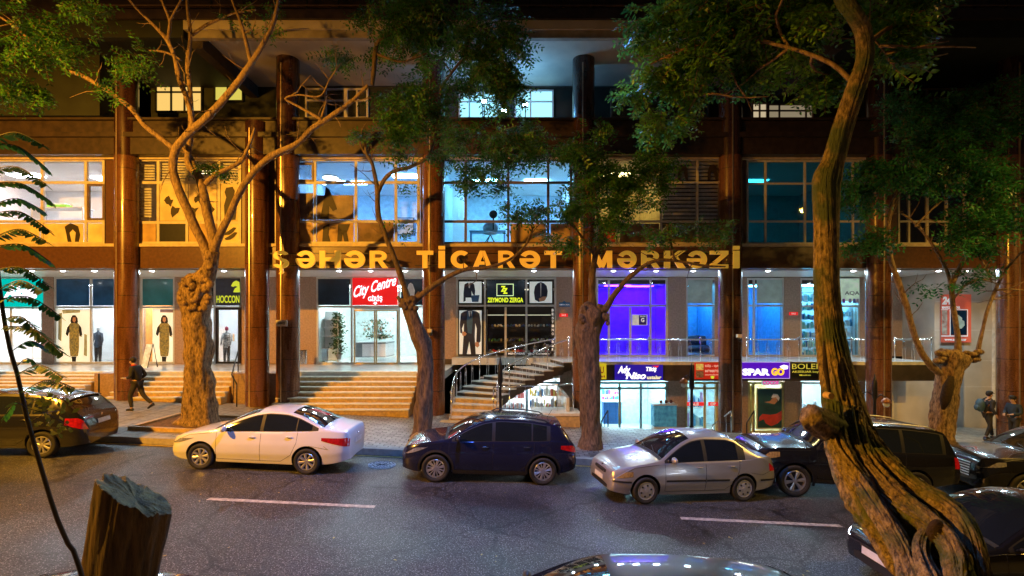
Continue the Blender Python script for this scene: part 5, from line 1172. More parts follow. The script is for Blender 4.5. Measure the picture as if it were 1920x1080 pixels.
def carpaint(name, c, metal=.0, rough=.3, sp=0.0):
    return mat(name, c, rough, metal, .03, 2, coat=1.0)
def smooth01(a, b_, x): t = max(0, min(1, (x-a)/(b_-a))); return t*t*(3-2*t)
def make_car(c, label, cat='car'):
    s = Car(c); t = empty('parked_car' if not c.get('moving') else 'car', (0, 0, 0), label, cat, c.get('group', 'cars along the kerb'))
    s.body([c['paint'], M_TRIM], t)
    L = s.L; xc, xt, xr0, xr1 = c['cowl'], c['wtop'], c['rtop'], c['rbot']        # windscreen base/top, rear glass top/base
    gl = c.get('glass', M_CGLASS)
    s.tpatch((xc+.05, xt-.02), lambda x: s.wt(x)-.045, m=gl, parent=t, name='windscreen')
    s.tpatch((xr0+.03, xr1-.05), lambda x: s.wt(x)-(.06 if not c.get('hatch') else .07), m=gl, parent=t, name='rear_window')
    s.tpatch((xc-.02, xc+.047), lambda x: s.wt(x)-.03, m=M_TRIM, parent=t, n=2, name='cowl_panel')
    # side windows: openings between pillars
    zlo = lambda x: s.sect(x)[2]+.030
    def zhi(x): return s.fe(x)-c.get('rooftrim', .055)
    def zhi_f(x): return max(zlo(x)+.004, zhi(x))
    xs = np.arange(xc, L, .01); ok = [x for x in xs if zhi(x)-zlo(x) > .03]; xa, xb = ok[0], [x for x in ok if x < c.get('qend', 99)][-1]
    # continuous black surround, then panes on top
    s.spatch((xa-.03, xb+.02), lambda x: zlo(x)-.018, lambda x: zhi_f(x)+.018, .002, nx=40, m=c.get('surround', M_TRIM), parent=t, name='window_surround')
    for (p0, p1) in c['panes']:
        p0 = max(p0, xa+.04); p1 = min(p1, xb-.02)
        s.spatch((p0, p1), lambda x: zlo(x), zhi_f, .0045, nx=16, m=gl, parent=t, name='side_window')
    # doors
    bz = lambda x: s.sect(x)[2]
    for xd in c['gaps']: s.sline([(xd, s.fs(xd)+.09), (xd, bz(xd)+.01)], M_GAP, t, .004, name='door_gap')
    x0, x1 = c['doors']; s.sline([(x0, bz(x0)), (x0+.01, .6), (x0+.02, s.fs(x0)+.09), (c['gaps'][0], s.fs(1.5)+.085), (x1-.35, s.fs(x1-.4)+.09), (x1-.12, s.fs(x1-.4)+.25), (x1, .72), (x1+.02, bz(x1))], M_GAP, t, .004, name='door_gap')
    for xh in c['handles']:
        for sd in (-1, 1):
            z = bz(xh)-.10; y = s.side(xh, z); b = MB(); b.ell((xh-L/2, sd*(y+.022), z), (.085, .016, .017)); b.build('door_handle', c.get('handle_m', c['paint']), t, True)
    # mirrors
    for sd in (-1, 1):
        xm = xa+.13; z = bz(xm)+.10; y = s.side(xm, bz(xm)); b = MB(); b.ell((xm-L/2, sd*(y+.12), z), (.055, .11, .075)); b.build('wing_mirror', c.get('mirror_m', c['paint']), t, True)
        b = MB(); b.tube([(xm-L/2, sd*(y-.02), z-.05), (xm-L/2, sd*(y+.08), z-.03)], .025, 8); b.build('mirror_arm', M_TRIM, t, True)
    for xw in c['wx']:
        for sd in (-1, 1): wheel(t, xw-L/2, sd, s.hw, c['wr'], c.get('wk', 'spoke'), c.get('rim', M_RIM), c.get('spokes', 8))
    for sd in (-1, 1):
        h0, h1, h2, h3 = c['head']
        s.spatch((.012, h1), lambda x: h0+(x/h1)**1.5*(h3-h0), lambda x: min(s.sect(x)[2]-.006, h2+(x/h1)*.05), .005, nx=14, sides=(sd,), m=c.get('headm', M_HEAD), parent=t, name='headlight')
        a0, a1, a2, a3 = c['tail']
        s.spatch((L-a1, L-.012), lambda x: a0+(L-x)/a1*(a3-a0), lambda x: min(a2, s.sect(x)[2]-.01), .005, nx=12, sides=(sd,), m=M_TAIL, parent=t, name='tail_light')
    g = c['grille']; s.epatch(-g[0], g[0], g[1], g[2], m=c.get('grille_m', M_TRIM), parent=t, name='grille', round_=.35)
    if c.get('bars'):
        for i in range(c['bars']):
            z = g[1]+(g[2]-g[1])*(i+.5)/c['bars']; h_ = (g[2]-g[1])/c['bars']*.22; s.epatch(-g[0]*.96, g[0]*.96, z-h_, z+h_, off=.018, nz=2, m=M_CHROME, parent=t, name='grille_bar')
    lg = c['intake']; s.epatch(-lg[0], lg[0], lg[1], lg[2], m=M_TRIM, parent=t, name='lower_intake', round_=.4)
    for rear, (pz, pw) in ((False, c['plate']), (True, c['rplate'])):
        s.epatch(-pw, pw, pz-.055, pz+.055, rear, .022, 4, 2, 'licence_plate', M_PLATE, t)
    # bumper shut lines, rear and front
    s.tpatch((xc-.03, xc-.022), lambda x: s.wt(x)-.02, m=M_GAP, parent=t, n=1, name='bonnet_gap')
    s.sline([(c['doors'][1]+.30, c['wr']*2+.07), (L-.45, .60), (L-a1*.9, a0+.02)], M_GAP, t, .0035, name='bumper_gap')
    s.sline([(.14, s.sect(.14)[2]-.004), (.5, s.sect(.5)[2]-.004), (xc-.05, s.sect(xc-.05)[2]-.004)], M_GAP, t, .004, name='bonnet_gap')
    if c.get('clad'):
        cl = c['clad']
        for xw in c['wx']:
            for sd in (-1, 1):
                b = MB(); vs = []; n = 26
                for i in range(n+1):
                    a = -.25+(math.pi+.5)*i/n
                    for q in (.05, .05+cl*.5, .05+cl):
                        rr = c['wr']+q; px_, pz_ = xw+rr*math.cos(a), c['wr']+.01+rr*math.sin(a); vs.append((px_-L/2, sd*(s.side(px_, max(pz_, s.fs(px_)+.01))+.008), pz_))
                fs = [(i*3+j, (i+1)*3+j, (i+1)*3+j+1, i*3+j+1) for i in range(n) for j in range(2)]; b.add(vs, fs if sd < 0 else [f[::-1] for f in fs]); b.build('wheel_arch_trim', c.get('clad_m', M_TRIM), t, True)
    if c.get('skirt'):
        s.spatch((c['wx'][0]+c['wr']+.08, c['wx'][1]-c['wr']-.08), lambda x: s.fs(x)+.005, lambda x: s.fs(x)+c['skirt'], .008, m=c.get('clad_m', M_TRIM), parent=t, name='sill_trim')
    if c.get('strip'):
        z = c['strip']; m_ = M_TRIM
        s.spatch((c['doors'][0]+.03, c['gaps'][0]-.01), lambda x: z-.022, lambda x: z+.022, .012, m=m_, parent=t, name='rub_strip'); s.spatch((c['gaps'][0]+.01, c['doors'][1]-.25), lambda x: z-.022, lambda x: z+.022, .012, m=m_, parent=t, name='rub_strip')
        s.spatch((L-.5, L-.05), lambda x: z-.04, lambda x: z-.0, .012, m=m_, parent=t, name='rub_strip'); s.spatch((.04, .42), lambda x: z-.04, lambda x: z, .012, m=m_, parent=t, name='rub_strip')
    if c.get('rails'):
        for sd in (-1, 1):
            b = MB(); xs = np.linspace(xt+.15, xr0-.15, 12); b.tube([(x-L/2, sd*(s.wt(x)-.05), s.top(x, s.wt(x)-.05)+(.045 if 0 < i < 11 else .0)) for i, x in enumerate(xs)], .016, 8); b.build('roof_rail', c.get('rail_m', M_TRIM), t, True)
    if c.get('spoiler'):
        b = MB(); vs = []
        for y in np.linspace(-s.wt(xr0)+.03, s.wt(xr0)-.03, 11):
            z = s.top(xr0, y); vs += [(xr0-.10-L/2, y, z+.012), (xr0+.13-L/2, y, z-.005), (xr0+.13-L/2, y, z-.03), (xr0-.02-L/2, y, z-.02)]
        b.add(vs, [(i*4+j, (i+1)*4+j, (i+1)*4+(j+1) % 4, i*4+(j+1) % 4) for i in range(10) for j in range(4)]); b.f += [(0, 1, 2, 3), (43, 42, 41, 40)]; b.m += [0, 0]; autosmooth(b.build('rear_spoiler', c['paint'], t))
    if c.get('aerial'):
        b = MB(); xa_ = xr0-.12; z = s.top(xa_, 0); b.tube([(xa_-L/2, 0, z), (xa_+.12-L/2, 0, z+.20)], .006, 6); b.build('aerial', M_IRON, t)
    for yy in (-.35, .12):                                             # wipers
        b = MB(); b.tube([(xc+.03-L/2, yy, s.top(xc+.03, yy)+.02), (xc+.14-L/2, yy+.35, s.top(xc+.14, yy+.35)+.014)], .008, 5); b.build('wiper', M_IRON, t)
    # badge
    b = MB(); b.ell((s.fx(0, c['grille'][2]+.04)-L/2, 0, c['grille'][2]+.045), (.015, .05, .035)); b.build('badge', M_CHROME, t, True)
    b = MB(); zz = c['rplate'][0]+.14; b.ell((s.fx(0, zz, True)-L/2, 0, zz), (.015, .05, .035)); b.build('badge', M_CHROME, t, True)
    return t, s
def place(t, x, y, ang=0.0, sc=1.0):
    t.scale = (sc, sc, sc); dz = 0
    t.location = (x, y, road_z(x)+dz)
    # pitch with the street, then yaw about the vertical
    t.rotation_euler = (Matrix.Rotation(math.atan(SL), 4, 'Y') @ Matrix.Rotation(ang, 4, 'Z')).to_euler()

NOSE = lambda L, a=.66, b_=.70: [(0, a), (.02, a+.08), (.06, a+.15), (.14, .885), (.3, .945), (.6, .98), (1.0, 1), (L-1.0, 1), (L-.55, .98), (L-.25, .94), (L-.12, .89), (L-.05, b_+.12), (L-.015, b_+.06), (L, b_)]
# ---- white saloon
L = 4.22
white = dict(L=L, W=1.68, wr=.302, wx=(.80, 3.28), paint=carpaint('white_car_paint', (.78, .78, .80), 0, .35),
    edge=[(0, .56), (.02, .62), (.07, .68), (.2, .745), (.55, .84), (.95, .915), (1.10, .945), (1.35, 1.07), (1.75, 1.25), (2.05, 1.345), (2.35, 1.385), (2.65, 1.38), (3.0, 1.315), (3.25, 1.225), (3.55, 1.10), (3.72, 1.045), (3.95, 1.02), (4.13, 1.0), (4.19, .93), (4.22, .82)],
    belt=[(0, .54), (.5, .80), (1.0, .875), (1.6, .905), (2.6, .945), (3.3, .99), (3.7, 1.02), (4.22, .99)], nose=NOSE(L), sill=[(0, .27), (.4, .20), (1, .185), (3.3, .195), (3.8, .24), (L, .34)],
    crown=[(0, .02), (.3, .035), (.95, .045), (1.2, .07), (1.6, .10), (2.1, .075), (2.6, .06), (3.0, .07), (3.4, .08), (3.7, .04), (L, .015)],
    cowl=1.08, wtop=2.02, rtop=2.78, rbot=3.66, panes=((1.15, 2.14), (2.22, 2.98), (3.01, 3.36)), gaps=(2.18,), doors=(1.14, 3.02), handles=(1.98, 2.85), head=(.56, .62, .68, .73), tail=(.66, .62, .87, .80),
    grille=(.30, .50, .56), intake=(.42, .28, .42), plate=(.47, .24), rplate=(.72, .24), spokes=8)
t, s = make_car(white, 'white saloon parked with its front wheels beside the burled tree, lit orange from the left'); place(t, -5.72, 12.28, 0, .955)
# ---- dark hatchback with rails
L = 4.10
hatch = dict(L=L, W=1.72, wr=.318, wx=(.80, 3.28), paint=carpaint('dark_blue_violet_paint', (.025, .028, .075), .55, .22),
    edge=[(0, .58), (.02, .66), (.07, .74), (.2, .81), (.55, .89), (.92, .95), (1.02, .97), (1.3, 1.13), (1.65, 1.31), (1.95, 1.41), (2.3, 1.455), (2.8, 1.45), (3.3, 1.40), (3.55, 1.36), (3.72, 1.25), (3.90, 1.05), (4.0, .94), (4.06, .86), (4.10, .70)],
    belt=[(0, .56), (.5, .85), (1.0, .915), (2.0, .945), (3.2, .985), (3.6, 1.01), (4.0, .90), (4.10, .68)], nose=NOSE(L), sill=[(0, .28), (.4, .21), (1, .20), (3.3, .21), (3.8, .27), (L, .36)],
    crown=[(0, .02), (.3, .035), (.95, .045), (1.2, .07), (1.6, .10), (2.0, .07), (2.6, .055), (3.5, .05), (3.8, .06), (L, .015)], tum=.36,
    cowl=1.0, wtop=1.92, rtop=3.56, rbot=3.95, panes=((1.06, 2.06), (2.14, 2.98), (3.02, 3.34)), gaps=(2.10,), doors=(1.08, 3.04), handles=(1.92, 2.88), handle_m=M_CHROME, head=(.60, .60, .74, .80), tail=(.74, .42, .92, .84),
    grille=(.36, .62, .70), intake=(.48, .32, .50), plate=(.53, .24), rplate=(.62, .24), clad=.05, skirt=.10, rails=True, spoiler=True, aerial=True, hatch=True, wk='twin', qend=3.42, rooftrim=.06)
t, s = make_car(hatch, 'dark blue hatchback with roof rails parked before the winding staircase'); place(t, -.56, 12.28, R(4), .965)
# ---- silver beige saloon, pulling out
L = 4.10
silver = dict(L=L, W=1.66, wr=.292, wx=(.76, 3.18), paint=carpaint('silver_beige_paint', (.46, .45, .45), .55, .30),
    edge=[(0, .50), (.02, .58), (.07, .66), (.2, .73), (.55, .82), (1.0, .90), (1.12, .925), (1.4, 1.10), (1.72, 1.28), (1.95, 1.365), (2.3, 1.405), (2.7, 1.40), (2.98, 1.35), (3.2, 1.22), (3.45, 1.07), (3.58, 1.01), (3.85, .98), (4.0, .95), (4.06, .88), (4.10, .72)],
    belt=[(0, .48), (.5, .78), (1.0, .85), (1.6, .875), (2.6, .90), (3.3, .93), (3.6, .97), (4.10, .70)], nose=NOSE(L, .70, .72), sill=[(0, .25), (.4, .19), (1, .18), (3.3, .19), (3.7, .23), (L, .32)],
    crown=[(0, .03), (.3, .045), (.95, .055), (1.2, .08), (1.6, .10), (2.0, .075), (2.6, .06), (3.0, .08), (3.3, .08), (3.6, .04), (L, .015)],
    cowl=1.12, wtop=1.92, rtop=2.92, rbot=3.55, panes=((1.2, 2.16), (2.25, 3.02)), gaps=(2.20,), doors=(1.20, 3.04), handles=(2.03, 2.86), head=(.54, .46, .65, .60), tail=(.66, .25, .86, .68), headm=mat('amber_headlight', (.62, .40, .14), .08, .45, .35, 22, coat=1),
    grille=(.32, .55, .63), intake=(.46, .26, .36), plate=(.44, .24), rplate=(.70, .24), strip=.50, skirt=.07, clad_m=carpaint('silver_beige_paint', (.46, .45, .45), .55, .30), wk='cap', qend=3.2, rim=mat('plastic_wheel_cover', (.42, .43, .45), .4, .3, .1, 9))
t, s = make_car(silver, 'silver beige saloon pulling out at an angle, black rub strips along its doors'); place(t, 3.78, 11.62, R(12), .945)
# ---- black off roader
L = 4.70
prado = dict(L=L, W=1.86, wr=.372, wx=(.86, 3.62), paint=carpaint('black_car_paint', (.010, .010, .013), 0, .22),
    edge=[(0, .72), (.02, .86), (.07, .98), (.18, 1.06), (.6, 1.12), (1.15, 1.15), (1.28, 1.17), (1.5, 1.36), (1.8, 1.60), (2.02, 1.69), (2.4, 1.735), (3.3, 1.735), (4.1, 1.69), (4.35, 1.64), (4.5, 1.42), (4.62, 1.15), (4.66, 1.02), (4.70, .80)],
    belt=[(0, .70), (.4, 1.06), (1.1, 1.10), (2.0, 1.115), (3.6, 1.14), (4.3, 1.15), (4.6, 1.10), (4.70, .78)], nose=NOSE(L, .72, .80), sill=[(0, .42), (.4, .34), (1, .33), (3.6, .34), (4.2, .40), (L, .48)],
    crown=[(0, .02), (.3, .035), (1.1, .05), (1.4, .08), (1.8, .08), (2.4, .05), (4.2, .04), (4.5, .05), (L, .015)], tum=.30,
    cowl=1.26, wtop=2.0, rtop=4.35, rbot=4.58, panes=((1.36, 2.36), (2.44, 3.30), (3.38, 4.24)), gaps=(2.40,), doors=(1.36, 3.36), handles=(2.18, 3.12), handle_m=M_CHROME, head=(.82, .50, .98, .92), tail=(.86, .16, 1.12, .84), headm=mat('amber_headlight', (.62, .40, .14), .08, .45, .35, 22, coat=1),
    grille=(.40, .80, .97), bars=4, intake=(.50, .50, .62), plate=(.70, .24), rplate=(.84, .24), clad=.07, clad_m=carpaint('black_car_paint', (.010, .010, .013), 0, .22), skirt=.12, rails=True, rail_m=M_ALU, hatch=True, spokes=6, qend=4.32, rooftrim=.07)
t, s = make_car(prado, 'black off road car with roof rails parked behind the leaning trunk', 'off road car'); place(t, 7.80, 12.40, R(-2), .96)
# ---- black car at far right (big chrome grille)
L = 4.85
suvr = dict(L=L, W=1.86, wr=.36, wx=(.92, 3.75), paint=MATS['black_car_paint'],
    edge=[(0, .66), (.02, .82), (.06, .93), (.16, .99), (.6, 1.04), (1.25, 1.08), (1.35, 1.10), (1.7, 1.33), (2.1, 1.55), (2.4, 1.64), (3.2, 1.68), (4.0, 1.62), (4.4, 1.50), (4.65, 1.2), (4.78, 1.0), (4.85, .8)],
    belt=[(0, .64), (.4, .97), (1.2, 1.03), (2.0, 1.05), (3.8, 1.09), (4.6, 1.10), (4.85, .78)], nose=NOSE(L, .74, .78), sill=[(0, .30), (.4, .25), (1, .24), (3.8, .25), (4.3, .3), (L, .4)],
    crown=[(0, .02), (.3, .04), (1.2, .06), (1.6, .10), (2.2, .08), (3, .06), (4.4, .05), (L, .015)], tum=.34,
    cowl=1.33, wtop=2.36, rtop=4.2, rbot=4.72, panes=((1.45, 2.5), (2.58, 3.5), (3.58, 4.2)), gaps=(2.54,), doors=(1.5, 3.6), handles=(2.3, 3.3), handle_m=M_CHROME, head=(.78, .48, .90, .86), tail=(.8, .4, 1.0, .9),
    grille=(.50, .50, .86), bars=6, intake=(.58, .33, .44), plate=(.58, .24), rplate=(.8, .24), hatch=True, qend=4.3)
t, s = make_car(suvr, 'black car with a wide chrome barred grille at the right edge'); place(t, 13.25, 12.55, R(-3))
# ---- black hatchback at far left, seen from behind
L = 4.15
left = dict(hatch); left.update(L=L, paint=MATS['black_car_paint'], clad=None, skirt=None, rails=None, aerial=None, spokes=9, wk='spoke', handle_m=MATS['black_car_paint'], group='cars along the kerb', wr=.315, tail=(.66, .42, .95, .80), rplate=(.80, .25),
    edge=[(0, .58), (.02, .66), (.07, .74), (.2, .82), (.55, .92), (.92, .99), (1.02, 1.01), (1.3, 1.18), (1.65, 1.36), (1.95, 1.45), (2.3, 1.49), (2.8, 1.48), (3.3, 1.42), (3.55, 1.37), (3.75, 1.23), (3.95, 1.05), (4.05, .96), (4.11, .82), (4.15, .66)],
    nose=NOSE(L), belt=[(0, .56), (.5, .88), (1.0, .95), (2.0, .98), (3.2, 1.02), (3.6, 1.04), (4.05, .92), (4.15, .64)], sill=[(0, .28), (.4, .21), (1, .20), (3.3, .21), (3.8, .25), (L, .3)])
t, s = make_car(left, 'black hatchback with a red tail light seen from behind at the left edge'); place(t, -12.02, 12.38, R(9), .955)
# ---- car in the near lane with a lit headlight
moving = dict(white); moving.update(paint=MATS['black_car_paint'], group='cars in the near lane', moving=True, headm=emis('lit_headlight', (.75, .85, 1.0), 40))
t, s = make_car(moving, 'black car coming from the right in the near lane with its headlight lit'); place(t, 7.35, 7.55, R(2))
ld = bpy.data.lights.new('beam', 'SPOT'); ld.energy = 110; ld.color = (.45, .6, 1); ld.spot_size = R(70); ld.spot_blend = .8; ld.shadow_soft_size = .08
lo = bpy.data.objects.new('beam', ld); col.objects.link(lo); lo.parent = t; lo.location = (-2.2, -.55, .62); lo.rotation_euler = (R(82), 0, R(90))
# ---- the two cars parked on the near side
near = dict(suvr); near.update(paint=carpaint('champagne_paint', (.035, .03, .024), .3, .35), group='cars on the near side', bars=0,
    edge=[(a, z*.905) for a, z in suvr['edge']], belt=[(a, z*.9) for a, z in suvr['belt']], grille=(.4, .45, .6), head=(.6, .48, .74, .70), intake=(.5, .28, .38), plate=(.42, .24), tail=(.7, .4, .88, .8), rplate=(.72, .24))
t, s = make_car(near, 'dark roofed car cut off by the bottom edge, only its roof and mirror showing'); place(t, .86, 4.42, R(-1), .93)
nl = dict(hatch); nl.update(paint=carpaint('dark_blue_paint', (.02, .03, .06), .4, .25), rails=None, aerial=None, group='cars on the near side')
t, s = make_car(nl, 'dark blue car behind the sawn stump, only its roof showing at the bottom left'); place(t, -3.80, 3.80, 0, .93)
# ================================================================ TREES
def barkmat(name, c1, c2, rough=.8, bs=22, stretch=.22, bump=.8, moss=None):
    m = bpy.data.materials.new(name); m.use_nodes = True; n = m.node_tree.nodes; l = m.node_tree.links; b = n["Principled BSDF"]
    tc = n.new("ShaderNodeTexCoord"); mp = n.new("ShaderNodeMapping"); mp.inputs["Scale"].default_value = (1, 1, stretch); l.new(tc.outputs["Object"], mp.inputs[0])
    a = n.new("ShaderNodeTexNoise"); a.inputs["Scale"].default_value = bs; a.inputs["Detail"].default_value = 8; a.inputs["Roughness"].default_value = .65; l.new(mp.outputs[0], a.inputs["Vector"])
    r = n.new("ShaderNodeValToRGB"); r.color_ramp.elements[0].position = .36; r.color_ramp.elements[1].position = .64; r.color_ramp.elements[0].color = (*c1, 1); r.color_ramp.elements[1].color = (*c2, 1)
    l.new(a.outputs["Fac"], r.inputs[0]); l.new(r.outputs[0], b.inputs["Base Color"]); b.inputs["Roughness"].default_value = rough
    if moss:
        g = n.new("ShaderNodeTexNoise"); g.inputs["Scale"].default_value = 3.2; g.inputs["Detail"].default_value = 6; l.new(tc.outputs["Object"], g.inputs["Vector"]); q = n.new("ShaderNodeValToRGB"); q.color_ramp.elements[0].position = .46; q.color_ramp.elements[1].position = .60; l.new(g.outputs["Fac"], q.inputs[0])
        mx = n.new("ShaderNodeMix"); mx.data_type = 'RGBA'; mx.inputs[7].default_value = (*moss, 1); l.new(q.outputs[0], mx.inputs[0]); l.new(r.outputs[0], mx.inputs[6]); l.new(mx.outputs[2], b.inputs["Base Color"])
    bp_ = n.new("ShaderNodeBump"); bp_.inputs["Strength"].default_value = bump; bp_.inputs["Distance"].default_value = .03; l.new(a.outputs["Fac"], bp_.inputs["Height"]); l.new(bp_.outputs[0], b.inputs["Normal"]); return m
BK = barkmat('tree_bark', (.06, .035, .02), (.42, .28, .15), bs=18, stretch=.35, bump=1.0)
BKD = barkmat('shaded_tree_bark', (.045, .03, .02), (.20, .13, .075))  # bark of the two middle trees, their shade put into the colour
BK2 = barkmat('near_tree_bark', (.05, .035, .02), (.42, .31, .14), bs=34, stretch=.40, bump=1.0, moss=(.07, .10, .04))
BKS = barkmat('smooth_bark', (.12, .075, .045), (.36, .245, .14), bs=20, stretch=.35, bump=.7)
def leafmat(name, c1, c2, tr=.3):
    m = bpy.data.materials.new(name); m.use_nodes = True; n = m.node_tree.nodes; l = m.node_tree.links; b = n["Principled BSDF"]
    g = n.new("ShaderNodeTexNoise"); g.inputs["Scale"].default_value = 1.6; g.inputs["Detail"].default_value = 3; tc = n.new("ShaderNodeTexCoord"); l.new(tc.outputs["Object"], g.inputs["Vector"])
    g2 = n.new("ShaderNodeTexNoise"); g2.inputs["Scale"].default_value = 14; l.new(tc.outputs["Object"], g2.inputs["Vector"])
    ad = n.new("ShaderNodeMath"); ad.operation = 'ADD'; l.new(g.outputs["Fac"], ad.inputs[0]); l.new(g2.outputs["Fac"], ad.inputs[1])
    r = n.new("ShaderNodeValToRGB"); r.color_ramp.elements[0].position = .8/2+.02; r.color_ramp.elements[1].position = .60; r.color_ramp.elements[0].color = (*c1, 1); r.color_ramp.elements[1].color = (*c2, 1)
    hv = n.new("ShaderNodeMath"); hv.operation = 'MULTIPLY'; hv.inputs[1].default_value = .5; l.new(ad.outputs[0], hv.inputs[0]); l.new(hv.outputs[0], r.inputs[0])
    l.new(r.outputs[0], b.inputs["Base Color"]); b.inputs["Roughness"].default_value = .42
    t = n.new("ShaderNodeBsdfTranslucent"); l.new(r.outputs[0], t.inputs[0]); mx = n.new("ShaderNodeMixShader"); mx.inputs[0].default_value = tr
    o = n["Material Output"]; l.new(b.outputs[0], mx.inputs[1]); l.new(t.outputs[0], mx.inputs[2]); l.new(mx.outputs[0], o.inputs[0]); return m
LF = leafmat('leaf_green', (.015, .085, .015), (.10, .32, .04))
LFB = leafmat('leaf_teal_lit', (.010, .09, .035), (.06, .30, .08))  # teal light on the right tree, put into its leaf colour
LFY = leafmat('leaf_yellow_green', (.02, .12, .02), (.20, .44, .04))

def smooth_path(pts, rad, step):
    """Catmull-Rom through 3d points with radii"""
    pts = [Vector(p) for p in pts]; n = len(pts); P_, R_ = [], []
    for i in range(n-1):
        p0, p1, p2, p3 = pts[max(0, i-1)], pts[i], pts[i+1], pts[min(n-1, i+2)]; k = max(2, int((p2-p1).length/step))
        for j in range(k):
            f = j/k; P_.append(.5*((2*p1)+(-p0+p2)*f+(2*p0-5*p1+4*p2-p3)*f*f+(-p0+3*p1-3*p2+p3)*f**3)); s_ = f*f*(3-2*f); R_.append(rad[i]*(1-s_)+rad[i+1]*s_)
    P_.append(pts[-1]); R_.append(rad[-1]); return P_, R_
def bark_tube(b, pts, rad, step=.12, n=12, amp=.12, freq=3.0, ridge=0.0, seed=0, fine=0.0, twist=0.0, m=0, capend=True, fade=None):
    P_, R_ = smooth_path(pts, rad, step); up = Vector((0.3, 0.9, 0.1)); k = len(P_); vs = []; s_ = 0
    for i, p in enumerate(P_):
        d = (P_[min(i+1, k-1)]-P_[max(i-1, 0)]).normalized(); a = up-d*up.dot(d); a.normalize(); up = a; c = d.cross(a)
        if i: s_ += (p-P_[i-1]).length
        fd = 1.0 if not fade else fade[0]+(fade[1]-fade[0])*smooth01(fade[2], fade[3], i/(k-1))
        for j in range(n):
            t = 2*math.pi*j/n; dirv = a*math.cos(t)+c*math.sin(t)
            q = Vector((math.cos(t+twist*s_)*1.3, math.sin(t+twist*s_)*1.3, s_*freq*.35))*1.0
            f = 1+amp*noise.noise(q*1.2+Vector((seed, 0, 0)))
            if ridge:
                q2 = Vector((math.cos(t+twist*s_)*2.6, math.sin(t+twist*s_)*2.6, s_*freq*.22+seed)); v = 1-abs(noise.noise(q2))*2.2; f += ridge*fd*(v-.45)
            if fine:
                q3 = Vector((math.cos(t+twist*s_)*8, math.sin(t+twist*s_)*8, s_*freq*.8+seed)); f += fine*fd*(1-abs(noise.noise(q3))*2.4-.4)
            vs.append(p+dirv*R_[i]*f)
    fs = [(i*n+j, i*n+(j+1) % n, (i+1)*n+(j+1) % n, (i+1)*n+j) for i in range(k-1) for j in range(n)]
    if capend: fs += [tuple(range((k-1)*n, k*n)), tuple(range(n-1, -1, -1))]
    b.add(vs, fs, m); return P_, R_
def pxpath(seq):
    """(px, py, Y, half width in px) -> 3d points and radii"""
    return [P(a, c, Y) for a, c, Y, r_ in seq], [r_*Y/F/math.sqrt(1+((a-CX)/F)**2) for a, c, Y, r_ in seq]

